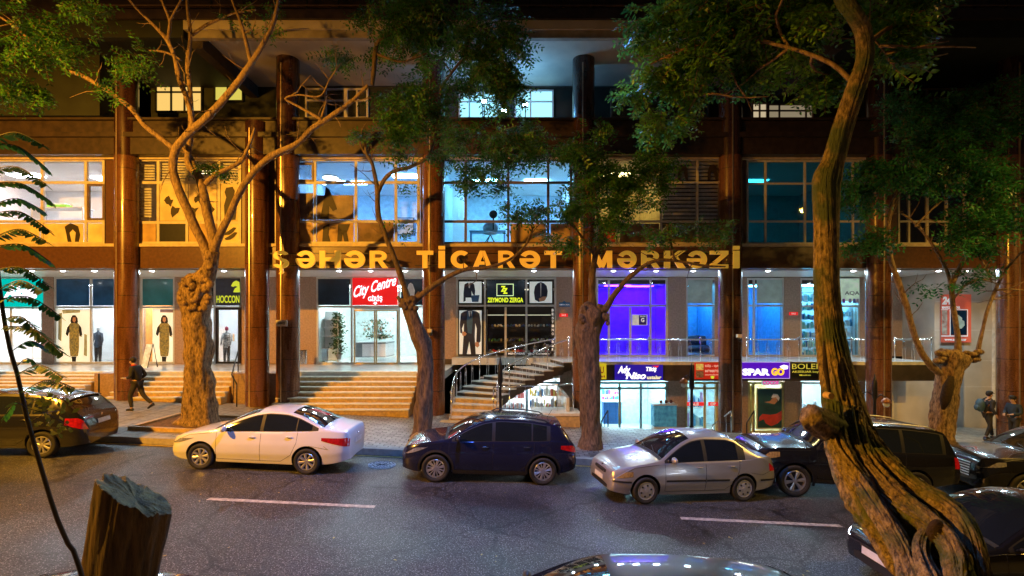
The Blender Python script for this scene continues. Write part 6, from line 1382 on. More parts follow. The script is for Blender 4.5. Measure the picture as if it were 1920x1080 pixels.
def foliage(name, blobs, m, parent, seed=1, ll=.055, lw=.022, droop=.35, pairs=6, twl=.42, dens=1.7):
    if ll > .065: ll *= 1.75; lw *= 1.9; pairs = 4; dens = .95
    else: ll *= 1.35; lw *= 1.45; pairs = 5; dens = 1.45
    blobs = [(c_, r_, int(n_*dens)) for c_, r_, n_ in blobs]
    """blobs: (centre, radii, number of sprays); each spray is a stalk with paired leaflets"""
    r = np.random.RandomState(seed); V = []; Fc = []; T = MB()
    C, Rr = [], []
    for c, rad, n in blobs:
        u = r.normal(size=(n, 3)); u /= np.linalg.norm(u, axis=1)[:, None]; q = r.rand(n)**.45
        # clumps: pull sprays towards a few attractors so gaps stay open
        att = r.normal(size=(max(4, n//38), 3)); att /= np.linalg.norm(att, axis=1)[:, None]; att *= (r.rand(len(att))**.4)[:, None]
        pos = u*q[:, None]; nearest = att[r.randint(len(att), size=n)]; w_ = r.rand(n)*.42+.52; pos = pos*(1-w_)[:, None]+nearest*w_[:, None]
        C.append(np.array(c)+pos*np.array(rad)); Rr.append(pos)
    C = np.concatenate(C); O = np.concatenate(Rr); n = len(C)
    az = r.rand(n)*2*np.pi; D = np.stack([np.cos(az), np.sin(az), -droop+r.normal(size=n)*.35], 1)+O*.6; D /= np.linalg.norm(D, axis=1)[:, None]
    L = twl*(.6+.7*r.rand(n)); upv = np.array([0, 0, 1.0])+r.normal(size=(n, 3))*.45
    S = np.cross(D, upv); S /= np.linalg.norm(S, axis=1)[:, None]+1e-9; N = np.cross(S, D)
    out = []
    for k in range(pairs):
        f = (k+.6)/pairs; base = C+D*(L*f)[:, None]; base[:, 2] -= (L*f)**2*.35
        sz = (1-.35*abs(f-.45))*(.75+.5*r.rand(n))
        for sd in (-1, 1):
            dl = S*sd+D*.45+N*(r.normal(size=(n, 1))*.25)-np.array([0, 0, .25]); dl /= np.linalg.norm(dl, axis=1)[:, None]
            wv = np.cross(dl, N); wv /= np.linalg.norm(wv, axis=1)[:, None]+1e-9
            a = base; b_ = base+dl*(ll*.5*sz)[:, None]+wv*(lw*.5*sz)[:, None]; c = base+dl*(ll*sz)[:, None]; d_ = base+dl*(ll*.5*sz)[:, None]-wv*(lw*.5*sz)[:, None]
            out.append(np.stack([a, b_, c, d_], 1))
    A = np.concatenate(out).reshape(-1, 3); nq = len(A)//4
    me = bpy.data.meshes.new(name); me.vertices.add(len(A)); me.vertices.foreach_set('co', A.ravel().astype(np.float32)); me.loops.add(nq*4); me.loops.foreach_set('vertex_index', np.arange(nq*4, dtype=np.int32))
    me.polygons.add(nq); me.polygons.foreach_set('loop_start', np.arange(0, nq*4, 4, dtype=np.int32)); me.polygons.foreach_set('loop_total', np.full(nq, 4, dtype=np.int32))
    me.materials.append(m); me.update(calc_edges=True); o = bpy.data.objects.new(name, me); col.objects.link(o); o.parent = parent
    # stalks
    E = C+D*L[:, None]; E[:, 2] -= L**2*.35; th = .0035; vv = np.stack([C+S*th, C-S*th, E-S*th*.5, E+S*th*.5], 1).reshape(-1, 3)
    me = bpy.data.meshes.new('twigs'); me.vertices.add(len(vv)); me.vertices.foreach_set('co', vv.ravel().astype(np.float32)); me.loops.add(n*4); me.loops.foreach_set('vertex_index', np.arange(n*4, dtype=np.int32))
    me.polygons.add(n); me.polygons.foreach_set('loop_start', np.arange(0, n*4, 4, dtype=np.int32)); me.polygons.foreach_set('loop_total', np.full(n, 4, dtype=np.int32)); me.materials.append(BKS); me.update(calc_edges=True)
    tw = bpy.data.objects.new('twigs', me); col.objects.link(tw); tw.parent = parent
    return o
def blob(px, py, Y, rx, ry, dep, n): return (P(px, py, Y), (rx/F*Y, dep, ry/F*Y), n)
def mktree(label, foot, cat='tree', name='street_tree'):
    t = empty(name, foot, label, cat, 'street trees'); return t
def rel(o, t): o.location = -t.location; return o
def boughs(t, specs, n=12, amp=.20, seed=0, m=BKS, name='branch', thin=.80):
    for i, s_ in enumerate(specs):
        b = MB(); p, r_ = pxpath(s_); bark_tube(b, p, [v*thin for v in r_], .08, n, amp, 7, seed=seed+i*3.1); rel(b.build(name, m, t, True), t)
    rt = random.Random(seed+17); b = MB()                                   # fine side twigs along every limb
    for s_ in specs:
        p, r_ = pxpath(s_); q, rr_ = smooth_path(p, r_, .25)
        for k_ in range(len(q)//3, len(q)-1):
            if rt.random() < .75:
                d = (q[k_+1]-q[k_]).normalized(); a = q[k_]; L_ = rt.uniform(.35, 1.0); dv = (d*.7+Vector((rt.gauss(0, .6), rt.gauss(0, .6), rt.gauss(.1, .5)))).normalized(); pts = [a]
                for j_ in range(4): dv = (dv+Vector((rt.gauss(0, .25), rt.gauss(0, .25), rt.gauss(.05, .2)))).normalized(); pts.append(pts[-1]+dv*L_/4)
                b.tube(pts, [.018, .014, .011, .008, .004], 5)
                if rt.random() < .6: e_ = (dv+Vector((rt.gauss(0, .7), rt.gauss(0, .7), rt.gauss(0, .5)))).normalized(); b.tube([pts[2], pts[2]+e_*L_*.25, pts[2]+e_*L_*.45+Vector((0, 0, .04))], [.008, .005, .002], 4)
    if b.v: tag(rel(b.build('side_twigs', m, t, True), t), kind='stuff')

# ---- tree 1: burled orange tree
t1 = mktree('bare limbed tree with a burled trunk, lit orange, beside the white saloon', (gx(372, 15.3), 15.3, pav_z(-9.4)+.04))
b = MB(); p, r_ = pxpath([(368, 822, 15.3, 62), (372, 800, 15.3, 44), (376, 770, 15.3, 32), (374, 730, 15.3, 28), (371, 690, 15.3, 26), (372, 640, 15.3, 26), (368, 590, 15.3, 27), (366, 560, 15.3, 31), (370, 536, 15.3, 30), (384, 520, 15.3, 19), (394, 500, 15.3, 13), (398, 470, 15.2, 14)])
bark_tube(b, p, r_, .07, 40, .25, 5, ridge=.14, fine=.07, seed=3); rel(b.build('trunk', BK, t1, True), t1)
b = MB(); rr = random.Random(5)
for i in range(46):
    a = rr.uniform(0, 6.28); px = 368+rr.uniform(-32, 26); py = rr.uniform(524, 580); q = P(px, py, 15.3-.42+rr.uniform(-.08, .1)); s_ = rr.uniform(.05, .12); b.ell(q, (s_, s_*.9, s_*rr.uniform(.7, 1.3)), 0, 8, 6)
for i in range(14):
    q = P(345+rr.uniform(-5, 45), rr.uniform(525, 560), 14.95); b.tube([q, q+Vector((rr.uniform(-.1, .1), -.1, rr.uniform(.08, .22)))], [.03, .015], 6)
rel(b.build('burl', BK, t1, True), t1)
Y = 15.2
boughs(t1, [
 [(396, 505, Y, 12), (384, 465, Y, 12), (366, 425, 15.1, 12), (350, 390, 15.0, 12), (333, 350, 14.9, 12), (324, 315, 14.8, 11), (330, 280, 14.7, 11), (352, 252, 14.6, 10), (390, 218, 14.5, 10), (432, 172, 14.4, 9), (462, 132, 14.3, 8), (492, 85, 14.2, 6), (512, 45, 14.2, 5), (522, 0, 14.1, 4), (526, -40, 14.1, 3)],
 [(330, 282, 14.7, 8), (300, 258, 14.6, 7), (272, 236, 14.5, 7), (248, 205, 14.4, 7), (215, 180, 14.3, 6), (160, 145, 14.2, 6), (125, 132, 14.1, 5), (95, 112, 14.0, 4), (60, 78, 13.9, 4), (20, 45, 13.8, 3), (-20, 20, 13.8, 2)],
 [(350, 255, 14.6, 8), (360, 232, 14.6, 8), (352, 190, 14.5, 7), (337, 150, 14.5, 7), (328, 110, 14.4, 6), (314, 76, 14.4, 6), (286, 45, 14.3, 4), (258, 18, 14.2, 3), (235, -10, 14.2, 3)],
 [(314, 78, 14.4, 5), (318, 40, 14.4, 4), (305, 5, 14.4, 3), (298, -25, 14.4, 2)], [(317, 42, 14.4, 3.5), (330, 18, 14.4, 3), (345, -10, 14.4, 2)],
 [(402, 475, Y, 12), (398, 440, 15.3, 12), (388, 395, 15.4, 12), (377, 345, 15.5, 11), (362, 310, 15.6, 9), (350, 285, 15.7, 7), (340, 268, 15.7, 6)],
 [(372, 330, 15.5, 8), (352, 305, 15.5, 8), (356, 260, 15.6, 8), (358, 215, 15.6, 7), (356, 165, 15.6, 6), (352, 120, 15.6, 6), (357, 68, 15.6, 5), (352, 20, 15.6, 4), (350, -20, 15.6, 3)],
 [(358, 68, 15.6, 4), (385, 48, 15.6, 4), (412, 36, 15.5, 3), (440, 25, 15.5, 2.5), (480, 18, 15.4, 2)],
 [(402, 470, Y, 10), (412, 440, 15.0, 10), (432, 400, 14.9, 9), (450, 360, 14.8, 9), (478, 320, 14.7, 8), (510, 292, 14.6, 8), (555, 270, 14.5, 7), (585, 242, 14.4, 7), (625, 215, 14.3, 6), (660, 190, 14.3, 5), (690, 160, 14.2, 4)],
 [(386, 345, 15.4, 7), (402, 328, 15.3, 6), (428, 316, 15.2, 6), (452, 302, 15.2, 5), (466, 275, 15.1, 4), (478, 240, 15.1, 3)],
 [(470, 115, 14.3, 6), (462, 80, 14.3, 5), (452, 45, 14.3, 4), (438, 8, 14.3, 3), (428, -20, 14.3, 2.5)],
 [(338, 112, 14.4, 3), (310, 98, 14.4, 3), (280, 95, 14.4, 2)], [(90, 108, 14.0, 2.5), (100, 85, 14, 2), (96, 50, 14, 1.5)], [(575, 252, 14.4, 3.5), (600, 225, 14.4, 3), (612, 190, 14.4, 2)], [(604, 225, 14.3, 4), (560, 200, 14.3, 3), (535, 185, 14.2, 2.5), (560, 178, 14.2, 2), (600, 180, 14.2, 2), (618, 150, 14.2, 2), (640, 118, 14.1, 1.5)]],
 seed=2)
foliage('crown', [blob(395, 318, 15.4, 45, 16, .5, 60), blob(250, 150, 14.0, 90, 80, .9, 120), blob(60, 60, 13.4, 110, 90, 1.2, 300), blob(640, 110, 14.2, 40, 35, .6, 70), blob(160, 60, 13.8, 110, 70, 1.0, 170), blob(480, 40, 15, 60, 40, .8, 50), blob(30, 170, 13.2, 50, 70, .8, 190)], LF, t1, 11, ll=.075, lw=.028).location = -t1.location
for o in t1.children:
    if o.name.startswith('twigs'): o.location = -t1.location

# ---- tree 2
t2 = mktree('dark slender tree with a forked trunk before the entrance stairs, behind the dark blue hatchback', (gx(792, 15.0), 15.0, pav_z(-2.6)))
b = MB(); p, r_ = pxpath([(792, 826, 15, 26), (793, 800, 15, 18), (795, 760, 15, 16), (798, 700, 15, 15), (797, 665, 15, 15), (786, 630, 15, 15), (775, 600, 15, 13), (766, 572, 15, 12), (765, 560, 15, 12)])
bark_tube(b, p, r_, .08, 28, .22, 5, ridge=.12, fine=.05, seed=13); rel(b.build('trunk', BKD, t2, True), t2)
b = MB()
for i in range(12):
    q = P(766+rr.uniform(-14, 14), 570+rr.uniform(-12, 8), 14.85); b.ell(q, (.09, .08, .08), 0, 8, 6)
b.tube([P(757, 572, 15), P(745, 556, 14.9)], [.07, .05], 8); b.tube([P(775, 566, 15), P(786, 548, 14.9)], [.07, .05], 8); rel(b.build('burl', BKD, t2, True), t2)
boughs(t2, [
 [(765, 565, 15, 9), (757, 535, 15, 7), (742, 490, 14.9, 6), (722, 440, 14.9, 6), (709, 400, 14.8, 6), (708, 362, 14.8, 6), (704, 335, 14.8, 5), (697, 305, 14.7, 4), (686, 285, 14.7, 3.5), (690, 250, 14.7, 3)],
 [(708, 362, 14.8, 5), (722, 335, 14.8, 5), (742, 320, 14.7, 4.5), (772, 312, 14.7, 4), (800, 296, 14.6, 4), (812, 270, 14.6, 3.5), (822, 220, 14.5, 3), (828, 160, 14.5, 3)],
 [(772, 568, 15, 8), (800, 545, 14.9, 7), (835, 522, 14.8, 6), (870, 506, 14.7, 5), (910, 502, 14.6, 4), (950, 490, 14.5, 3), (985, 460, 14.4, 2.5), (1000, 425, 14.4, 2)],
 [(698, 160, 14.4, 5), (702, 120, 14.4, 6), (704, 95, 14.4, 6), (712, 75, 14.4, 4), (740, 60, 14.4, 3)], [(703, 100, 14.4, 4), (735, 112, 14.4, 3), (760, 115, 14.4, 2.5), (800, 100, 14.4, 2)],
 [(828, 165, 14.5, 3), (860, 120, 14.5, 3), (900, 90, 14.5, 2.5)], [(686, 290, 14.7, 3), (676, 270, 14.7, 2), (680, 240, 14.6, 2)]], seed=40, m=BKD)
foliage('crown', [blob(780, 60, 14.4, 130, 75, 1.2, 800), blob(930, 80, 14.5, 95, 95, 1.2, 900), blob(800, 195, 14.2, 105, 60, .9, 620), blob(940, 150, 14.4, 90, 80, 1.0, 520), blob(730, 265, 14.4, 80, 35, .7, 170), blob(960, 270, 14.2, 120, 50, .9, 520), blob(860, 290, 14.3, 60, 45, .7, 170), blob(920, 345, 14.1, 65, 42, .6, 170), blob(1000, 395, 14.2, 55, 50, .6, 150), blob(760, 345, 14.6, 16, 14, .3, 10), blob(755, 430, 14.6, 14, 14, .3, 10), blob(800, 20, 14.2, 160, 50, 1.0, 480)], LF, t2, 23, ll=.078, lw=.028)
# ---- tree 3
t3 = mktree('dark tree with a knotty pollarded head between the dark blue hatchback and the silver saloon', (gx(1108, 14.7), 14.7, pav_z(2.3)))
b = MB(); p, r_ = pxpath([(1108, 846, 14.7, 24), (1108, 800, 14.7, 17), (1107, 750, 14.7, 18), (1105, 700, 14.7, 19), (1103, 650, 14.7, 20), (1103, 615, 14.7, 22), (1110, 590, 14.7, 25), (1118, 578, 14.7, 20)])
bark_tube(b, p, r_, .08, 32, .25, 5, ridge=.14, fine=.06, seed=23); rel(b.build('trunk', BKD, t3, True), t3)
b = MB()
for i in range(34):
    q = P(1116+rr.uniform(-26, 26), rr.uniform(572, 622), 14.45); s_ = rr.uniform(.05, .11); b.ell(q, (s_, s_, s_*1.1), 0, 8, 6)
rel(b.build('burl', BKD, t3, True), t3)
boughs(t3, [
 [(1132, 585, 14.7, 8), (1150, 555, 14.6, 7), (1175, 525, 14.5, 6), (1205, 500, 14.4, 5), (1235, 488, 14.3, 4), (1275, 490, 14.2, 3.5), (1320, 498, 14.1, 3), (1360, 500, 14.1, 2)],
 [(1112, 580, 14.7, 9), (1110, 530, 14.7, 8), (1116, 480, 14.7, 7), (1128, 440, 14.6, 6), (1120, 400, 14.5, 5), (1100, 350, 14.4, 4), (1110, 300, 14.4, 3)],
 [(1128, 440, 14.6, 5), (1150, 400, 14.5, 4), (1190, 350, 14.4, 3), (1230, 320, 14.3, 2.5)], [(1116, 480, 14.7, 4), (1080, 430, 14.6, 3), (1050, 390, 14.5, 2.5)], [(1265, 490, 14.2, 3), (1258, 455, 14.1, 2.5), (1250, 420, 14, 2)]], seed=70, m=BKD)
foliage('crown', [blob(1130, 335, 14.3, 90, 60, .9, 560), blob(1220, 330, 14.2, 75, 45, .8, 330), blob(1110, 410, 14.3, 80, 55, .7, 330), blob(1260, 430, 14.0, 90, 36, .7, 110), blob(1190, 385, 14.1, 80, 40, .7, 170), blob(1060, 450, 14.3, 50, 25, .5, 90), blob(1345, 450, 14.0, 36, 46, .5, 50), blob(1250, 250, 14.2, 60, 60, .8, 150), blob(1080, 265, 14.2, 70, 40, .8, 230)], LF, t3, 31, ll=.078, lw=.028)
# ---- tree 4
t4 = mktree('pollarded tree with a hollow trunk and three bare limbs behind the black off road car', (gx(1768, 14.8), 14.8, pav_z(12.2)))
b = MB(); p, r_ = pxpath([(1762, 870, 14.8, 36), (1764, 810, 14.8, 27), (1770, 760, 14.8, 25), (1777, 715, 14.8, 25), (1780, 690, 14.8, 27), (1788, 672, 14.8, 34), (1792, 662, 14.8, 30)])
bark_tube(b, p, r_, .08, 36, .22, 5, ridge=.12, fine=.06, seed=33); rel(b.build('trunk', BK, t4, True), t4)
b = MB()
for i in range(40):
    q = P(1795+rr.uniform(-38, 42), 668+rr.uniform(-8, 10), 14.6+rr.uniform(-.1, .2)); s_ = rr.uniform(.06, .12); b.ell(q, (s_*1.4, s_, s_*.8), 0, 8, 6)
rel(b.build('burl', BK, t4, True), t4)
b = MB(); pts = [P(1783, 705, 14.42), P(1778, 725, 14.40), P(1772, 750, 14.40), P(1768, 768, 14.42)]; b.tube(pts, [.05, .13, .13, .04], 14); rel(b.build('hollow', mat('dark_hollow_wood', (.03, .018, .01), .95, 0, .4, 20, .6), t4, True), t4)
boughs(t4, [
 [(1775, 705, 14.8, 13), (1752, 692, 14.7, 10), (1728, 662, 14.6, 9), (1712, 620, 14.5, 8), (1700, 575, 14.4, 8), (1685, 530, 14.4, 8), (1670, 485, 14.3, 7), (1665, 440, 14.3, 6), (1668, 400, 14.2, 6), (1678, 370, 14.2, 5), (1686, 340, 14.2, 4)],
 [(1796, 668, 14.8, 10), (1795, 625, 14.7, 7), (1788, 580, 14.6, 7), (1785, 540, 14.5, 7), (1798, 505, 14.5, 7), (1816, 468, 14.4, 6), (1826, 420, 14.4, 6), (1838, 370, 14.3, 4), (1848, 330, 14.3, 3)],
 [(1786, 545, 14.5, 5), (1776, 510, 14.5, 5), (1758, 475, 14.4, 4), (1735, 440, 14.4, 3.5), (1705, 410, 14.3, 3), (1690, 400, 14.3, 2)],
 [(1832, 666, 14.8, 7), (1842, 620, 14.7, 5), (1852, 580, 14.6, 5), (1866, 545, 14.6, 5), (1882, 510, 14.5, 4), (1900, 490, 14.5, 3), (1918, 470, 14.4, 3)],
 [(1788, 560, 14.6, 3.5), (1810, 535, 14.5, 3), (1835, 524, 14.5, 2.5), (1868, 525, 14.5, 2)], [(1866, 545, 14.6, 3), (1890, 542, 14.5, 2.5), (1925, 545, 14.5, 2)], [(1860, 530, 14.5, 3), (1850, 505, 14.5, 2.5), (1842, 490, 14.5, 2)], [(1716, 425, 14.3, 3), (1750, 390, 14.2, 2.5), (1790, 360, 14.2, 2)]], seed=90)
foliage('crown', [blob(1640, 350, 13.9, 75, 60, .8, 330), blob(1740, 300, 13.9, 110, 80, 1.0, 600), blob(1850, 340, 13.8, 100, 90, 1.0, 620), blob(1620, 450, 13.9, 60, 40, .6, 130), blob(1850, 440, 13.8, 80, 55, .7, 260), blob(1700, 220, 13.9, 120, 60, 1.0, 380), blob(1860, 210, 13.8, 100, 80, 1.0, 420), blob(1770, 530, 14.2, 60, 14, .4, 22), blob(1850, 520, 14.2, 50, 16, .4, 30), blob(1960, 380, 13.8, 80, 100, 1, 300)], LFB, t4, 41, ll=.085, lw=.032)

# ---- tree 5: near leaning trunk
t5 = mktree('big leaning trunk with deeply furrowed bark in the right foreground', (gx(1900, 2.55), 2.55, pav_z(3)))
foot = Vector((3.35, 2.45, -.02)); 
seq = [(1790, 1140, 3.45, 92), (1765, 1080, 3.60, 84), (1712, 1010, 3.85, 78), (1668, 950, 4.05, 72), (1630, 895, 4.25, 64), (1604, 845, 4.42, 52), (1588, 800, 4.55, 45), (1580, 760, 4.65, 39), (1570, 710, 4.75, 33), (1560, 660, 4.85, 29), (1553, 600, 4.9, 26), (1550, 540, 4.9, 24), (1549, 480, 4.9, 24), (1549, 420, 4.9, 24), (1548, 360, 4.9, 26), (1550, 335, 4.9, 28), (1562, 300, 4.9, 22), (1576, 250, 4.85, 21), (1592, 200, 4.8, 20), (1606, 160, 4.75, 20), (1621, 110, 4.7, 18), (1618, 60, 4.65, 17), (1600, 25, 4.6, 17), (1582, 0, 4.6, 17), (1562, -60, 4.55, 15), (1540, -130, 4.5, 13)]
p, r_ = pxpath(seq); p = [foot, foot.lerp(p[0], .5)]+p; r_ = [.48, .38]+r_
b = MB(); bark_tube(b, p, r_, .022, 150, .09, 2.2, ridge=.20, fine=.18, seed=5, twist=.30, capend=False, fade=(1, .22, .38, .62)); 
rel(b.build('trunk', BK2, t5, True), t5)
# root strands twisting round the base
b = MB()
for k, (pts_, rad_) in enumerate((([(1600, 770, 4.42, 18), (1618, 850, 4.12, 22), (1672, 925, 3.80, 24), (1745, 985, 3.50, 24), (1790, 1040, 3.3, 26), (1800, 1120, 3.15, 28)], 0), ([(1560, 760, 4.4, 16), (1575, 840, 4.15, 20), (1612, 900, 3.9, 20), (1650, 960, 3.7, 20), (1690, 1030, 3.5, 22), (1715, 1110, 3.3, 26)], 0), ([(1640, 850, 4.1, 16), (1700, 905, 3.85, 20), (1775, 950, 3.6, 22), (1815, 1000, 3.4, 22), (1835, 1090, 3.25, 24)], 0), ([(1745, 985, 3.50, 14), (1725, 1030, 3.4, 16), (1745, 1090, 3.25, 22), (1755, 1130, 3.2, 24)], 0))):
    p2, r2 = pxpath(pts_); bark_tube(b, p2, r2, .02, 80, .28, 5, ridge=.26, fine=.22, seed=50+k*7, twist=.5)
rel(b.build('root_strand', BK2, t5, True), t5)
b = MB(); p2, r2 = pxpath([(1592, 812, 4.45, 34), (1560, 800, 4.32, 33), (1532, 786, 4.22, 27), (1520, 778, 4.15, 22)]); bark_tube(b, p2, r2, .02, 48, .25, 3, ridge=.2, fine=.1, seed=77); rel(b.build('burl', BK2, t5, True), t5)
b = MB(); c = P(1555, 742, 4.38); b.tube([c+Vector((0, .05, 0)), c+Vector((0, -.03, 0))], [.03, .027], 16); rel(b.build('sawn_knot', mat('sawn_wood', (.62, .42, .16), .7, 0, .2, 30), t5), t5)
b = MB(); c = P(1757, 1010, 3.42); b.ell(c, (.07, .05, .13), 0, 16, 12); rel(b.build('hollow', MATS['dark_hollow_wood'], t5, True), t5)
b = MB(); c = P(1548, 650, 4.68); b.tube([P(1545, 640, 4.70), P(1548, 690, 4.60), P(1556, 740, 4.50)], [.008, .022, .012], 10); rel(b.build('bark_cleft', MATS['dark_hollow_wood'], t5, True), t5)
boughs(t5, [[(1606, 165, 4.75, 8), (1560, 120, 4.9, 6), (1480, 90, 5.2, 5), (1380, 70, 5.6, 4), (1290, 90, 5.9, 3), (1220, 120, 6.2, 2)], [(1380, 70, 5.6, 3.5), (1330, 140, 5.9, 3), (1290, 210, 6.1, 2)], [(1618, 90, 4.7, 7), (1670, 50, 4.9, 6), (1750, 10, 5.2, 4), (1820, -30, 5.5, 3)], [(1480, 90, 5.2, 4), (1440, 30, 5.5, 3), (1380, -20, 5.8, 2)], [(1640, 75, 4.8, 3), (1660, 100, 4.9, 2), (1680, 130, 5, 1.5)]], seed=120)
foliage('crown', [blob(1250, 140, 6.1, 85, 75, .5, 190), blob(1340, 80, 5.8, 110, 80, .6, 270), blob(1210, 50, 6.2, 80, 60, .5, 90), blob(1480, 60, 5.5, 110, 60, .6, 190), blob(1440, 130, 5.7, 70, 45, .5, 80), blob(1530, 140, 5.4, 70, 40, .4, 60), blob(1670, 60, 5.1, 85, 60, .5, 130), blob(1700, 10, 5.2, 110, 50, .5, 120), blob(1270, 220, 6.0, 70, 35, .4, 45), blob(1660, 115, 5.0, 40, 30, .3, 22), blob(1500, -10, 5.4, 160, 40, .6, 150), blob(1320, -10, 5.8, 120, 40, .6, 120)], LFY, t5, 51, ll=.060, lw=.026, pairs=7, twl=.26)
for t in (t2, t3, t4, t5):
    for o in t.children:
        if o.name.startswith(('twigs', 'crown')): o.location = -t.location

# ---- sawn stump
st = empty('tree_stump', (gx(240, 2.45), 2.45, pav_z(-1.8)), 'tall sawn off trunk with a slanting cut face in the left foreground', 'tree stump')
b = MB(); n = 90; vs = []; H0 = -.2; base = Vector((gx(248, 2.45), 2.45, pav_z(-1.8))); axis_top = P(262, 935, 2.45); k = 60; m_ = 0
def cutz(x, y): return None
cx0, cx1 = gx(95, 2.45), gx(254, 2.45)
for i in range(k+1):
    f = i/k
    for j in range(n):
        a = 2*math.pi*j/n; rad = .134+.07*(1-f)**3
        q = Vector((math.cos(a)*2.4, math.sin(a)*2.4, f*2.2)); rad *= 1+.14*noise.noise(q)+.10*(.5-abs(noise.noise(Vector((math.cos(a)*4.5, math.sin(a)*4.5, f*3)))))+.06*(.5-abs(noise.noise(Vector((math.cos(a)*13, math.sin(a)*13, f*8)))))
        x = cx0+(cx1-cx0)*f+rad*math.cos(a); y = 2.45+rad*math.sin(a)*.95
        # the cut: high on the left and back, low on the right and front
        zc = gz(893, 2.45)+(-(x-gx(200, 2.45))/(gx(313, 2.45)-gx(200, 2.45)))*(gz(893, 2.45)-gz(968, 2.45))-.030*(y-2.45)/.17
        if x < gx(203, 2.45): zc += .0
        zc += .022*noise.noise(Vector((x*26, y*26, 0)))+.012*noise.noise(Vector((x*70, y*70, 3)))
        vs.append((x, y, base.z+(zc-base.z)*f))
fs = [(i*n+j, i*n+(j+1) % n, (i+1)*n+(j+1) % n, (i+1)*n+j) for i in range(k) for j in range(n)]
b.add(vs, fs); rel(b.build('trunk', barkmat('dark_stump_bark', (.025, .018, .012), (.13, .085, .045), bs=30, stretch=.12), st, True), st)
b = MB(); top = vs[-n:]; c = Vector((sum(v[0] for v in top)/n, sum(v[1] for v in top)/n, sum(v[2] for v in top)/n)); vv = []
for q in (.97, .75, .5, .25):
    for v in top: w_ = c.lerp(Vector(v), q); vv.append((w_.x, w_.y, w_.z-.018*(1-q)+.004*math.sin(40*q)))
vv.append(c-Vector((0, 0, .018))); fs = [(i*n+j, i*n+(j+1) % n, (i+1)*n+(j+1) % n, (i+1)*n+j) for i in range(3) for j in range(n)]+[(3*n+j, 3*n+(j+1) % n, 4*n) for j in range(n)]
vv = vv+[v for v in top]; fs += [(4*n+1+j, 4*n+1+(j+1) % n, (j+1) % n, j) for j in range(n)]
b.add(vv, fs); rel(b.build('cut_face', mat('weathered_cut_wood', (.26, .22, .06), .8, 0, .5, 18, .6), st, True), st)
b = MB(); q = P(200, 900, 2.50); b.tube([q-Vector((0, 0, .08)), q, P(197, 887, 2.5)], [.02, .014, .004], 8); rel(b.build('splinter', BK2, st, True), st)

# ---- sapling with fern like leaves, left foreground
sp = empty('sapling', (gx(150, 1.95)+.05, 1.95, pav_z(-1.6)), 'thin dark sapling with drooping feathery leaves at the left edge, nearest plant', 'sapling')
b = MB(); sc = [(150, 1068, 1.95), (128, 1020, 1.95), (108, 975, 1.93), (90, 920, 1.92), (72, 860, 1.90), (55, 800, 1.88), (45, 760, 1.87), (32, 700, 1.86), (20, 660, 1.85), (8, 600, 1.84), (0, 540, 1.83), (-12, 440, 1.83), (-20, 330, 1.83), (-25, 250, 1.83)]
pts = [Vector((gx(150, 1.95)+.16, 1.95, pav_z(-1.6))), P(190, 1300, 1.95)]+[P(*v) for v in sc]
pp, _r = smooth_path(pts, [.011]*len(pts), .05); b.tube(pp, list(np.linspace(.0135, .005, len(pp))), 8); rel(b.build('stem', mat('dark_stem', (.03, .025, .018), .6), sp, True), sp)
fr = [((-20, 262), (82, 272)), ((-22, 268), (90, 318)), ((-20, 320), (86, 345)), ((-20, 345), (96, 378)), ((-18, 385), (80, 395)), ((-15, 400), (92, 432)), ((-12, 445), (86, 452)), ((-10, 462), (95, 492)), ((-6, 505), (92, 538)), ((-4, 545), (80, 545)), ((0, 560), (112, 592)), ((4, 600), (75, 625)), ((8, 612), (118, 662)), ((20, 660), (90, 655)), ((28, 690), (75, 690)), ((36, 700), (118, 708)), ((42, 735), (140, 728)), ((48, 765), (10, 780))]
b = MB(); sb = MB(); rl = random.Random(9)
for i, (a, c) in enumerate(fr):
    Ya = 1.84+rl.uniform(-.02, .02); Yb = Ya+rl.uniform(-.18, .12); A, C_ = P(a[0], a[1], Ya), P(c[0], c[1], Yb); mid = (A+C_)/2+Vector((0, 0, .035)); q, _ = smooth_path([A, mid, C_], [.002]*3, .013); sb.tube(q, .0018, 5)
    n = len(q); side = (C_-A).cross(Vector((0, 0, 1))).normalized()
    for j in range(2, n, 1):
        f = j/n; ln = .038*(1-.5*abs(f-.45)); d = (q[min(j+1, n-1)]-q[j-1]).normalized()
        for s_ in (-1, 1):
            dl = (side*s_*.75+Vector((0, 0, -.55+rl.uniform(-.25, .25)))+d*.45).normalized(); wv = dl.cross(d).cross(dl).normalized()*rl.uniform(.006, .010)
            o_ = q[j]; b.add([o_, o_+dl*ln*.4+wv, o_+dl*ln*.8+wv*.6, o_+dl*ln, o_+dl*ln*.8-wv*.6, o_+dl*ln*.4-wv], [(0, 1, 2, 3, 4, 5)])
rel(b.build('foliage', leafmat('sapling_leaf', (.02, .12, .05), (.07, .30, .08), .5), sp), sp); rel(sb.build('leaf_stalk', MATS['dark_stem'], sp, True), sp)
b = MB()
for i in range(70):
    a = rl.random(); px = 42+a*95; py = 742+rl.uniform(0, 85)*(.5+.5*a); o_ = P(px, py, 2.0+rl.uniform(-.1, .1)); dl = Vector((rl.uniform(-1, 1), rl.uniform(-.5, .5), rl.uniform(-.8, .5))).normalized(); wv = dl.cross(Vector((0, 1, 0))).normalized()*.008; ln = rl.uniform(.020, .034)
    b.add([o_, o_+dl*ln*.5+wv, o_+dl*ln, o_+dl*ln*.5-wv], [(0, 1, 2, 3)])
rel(b.build('lit_leaves', leafmat('sapling_leaf_lit', (.10, .15, .02), (.32, .30, .04), .4), sp), sp)  # warm lamp light put into the colour of these leaves
b = MB()
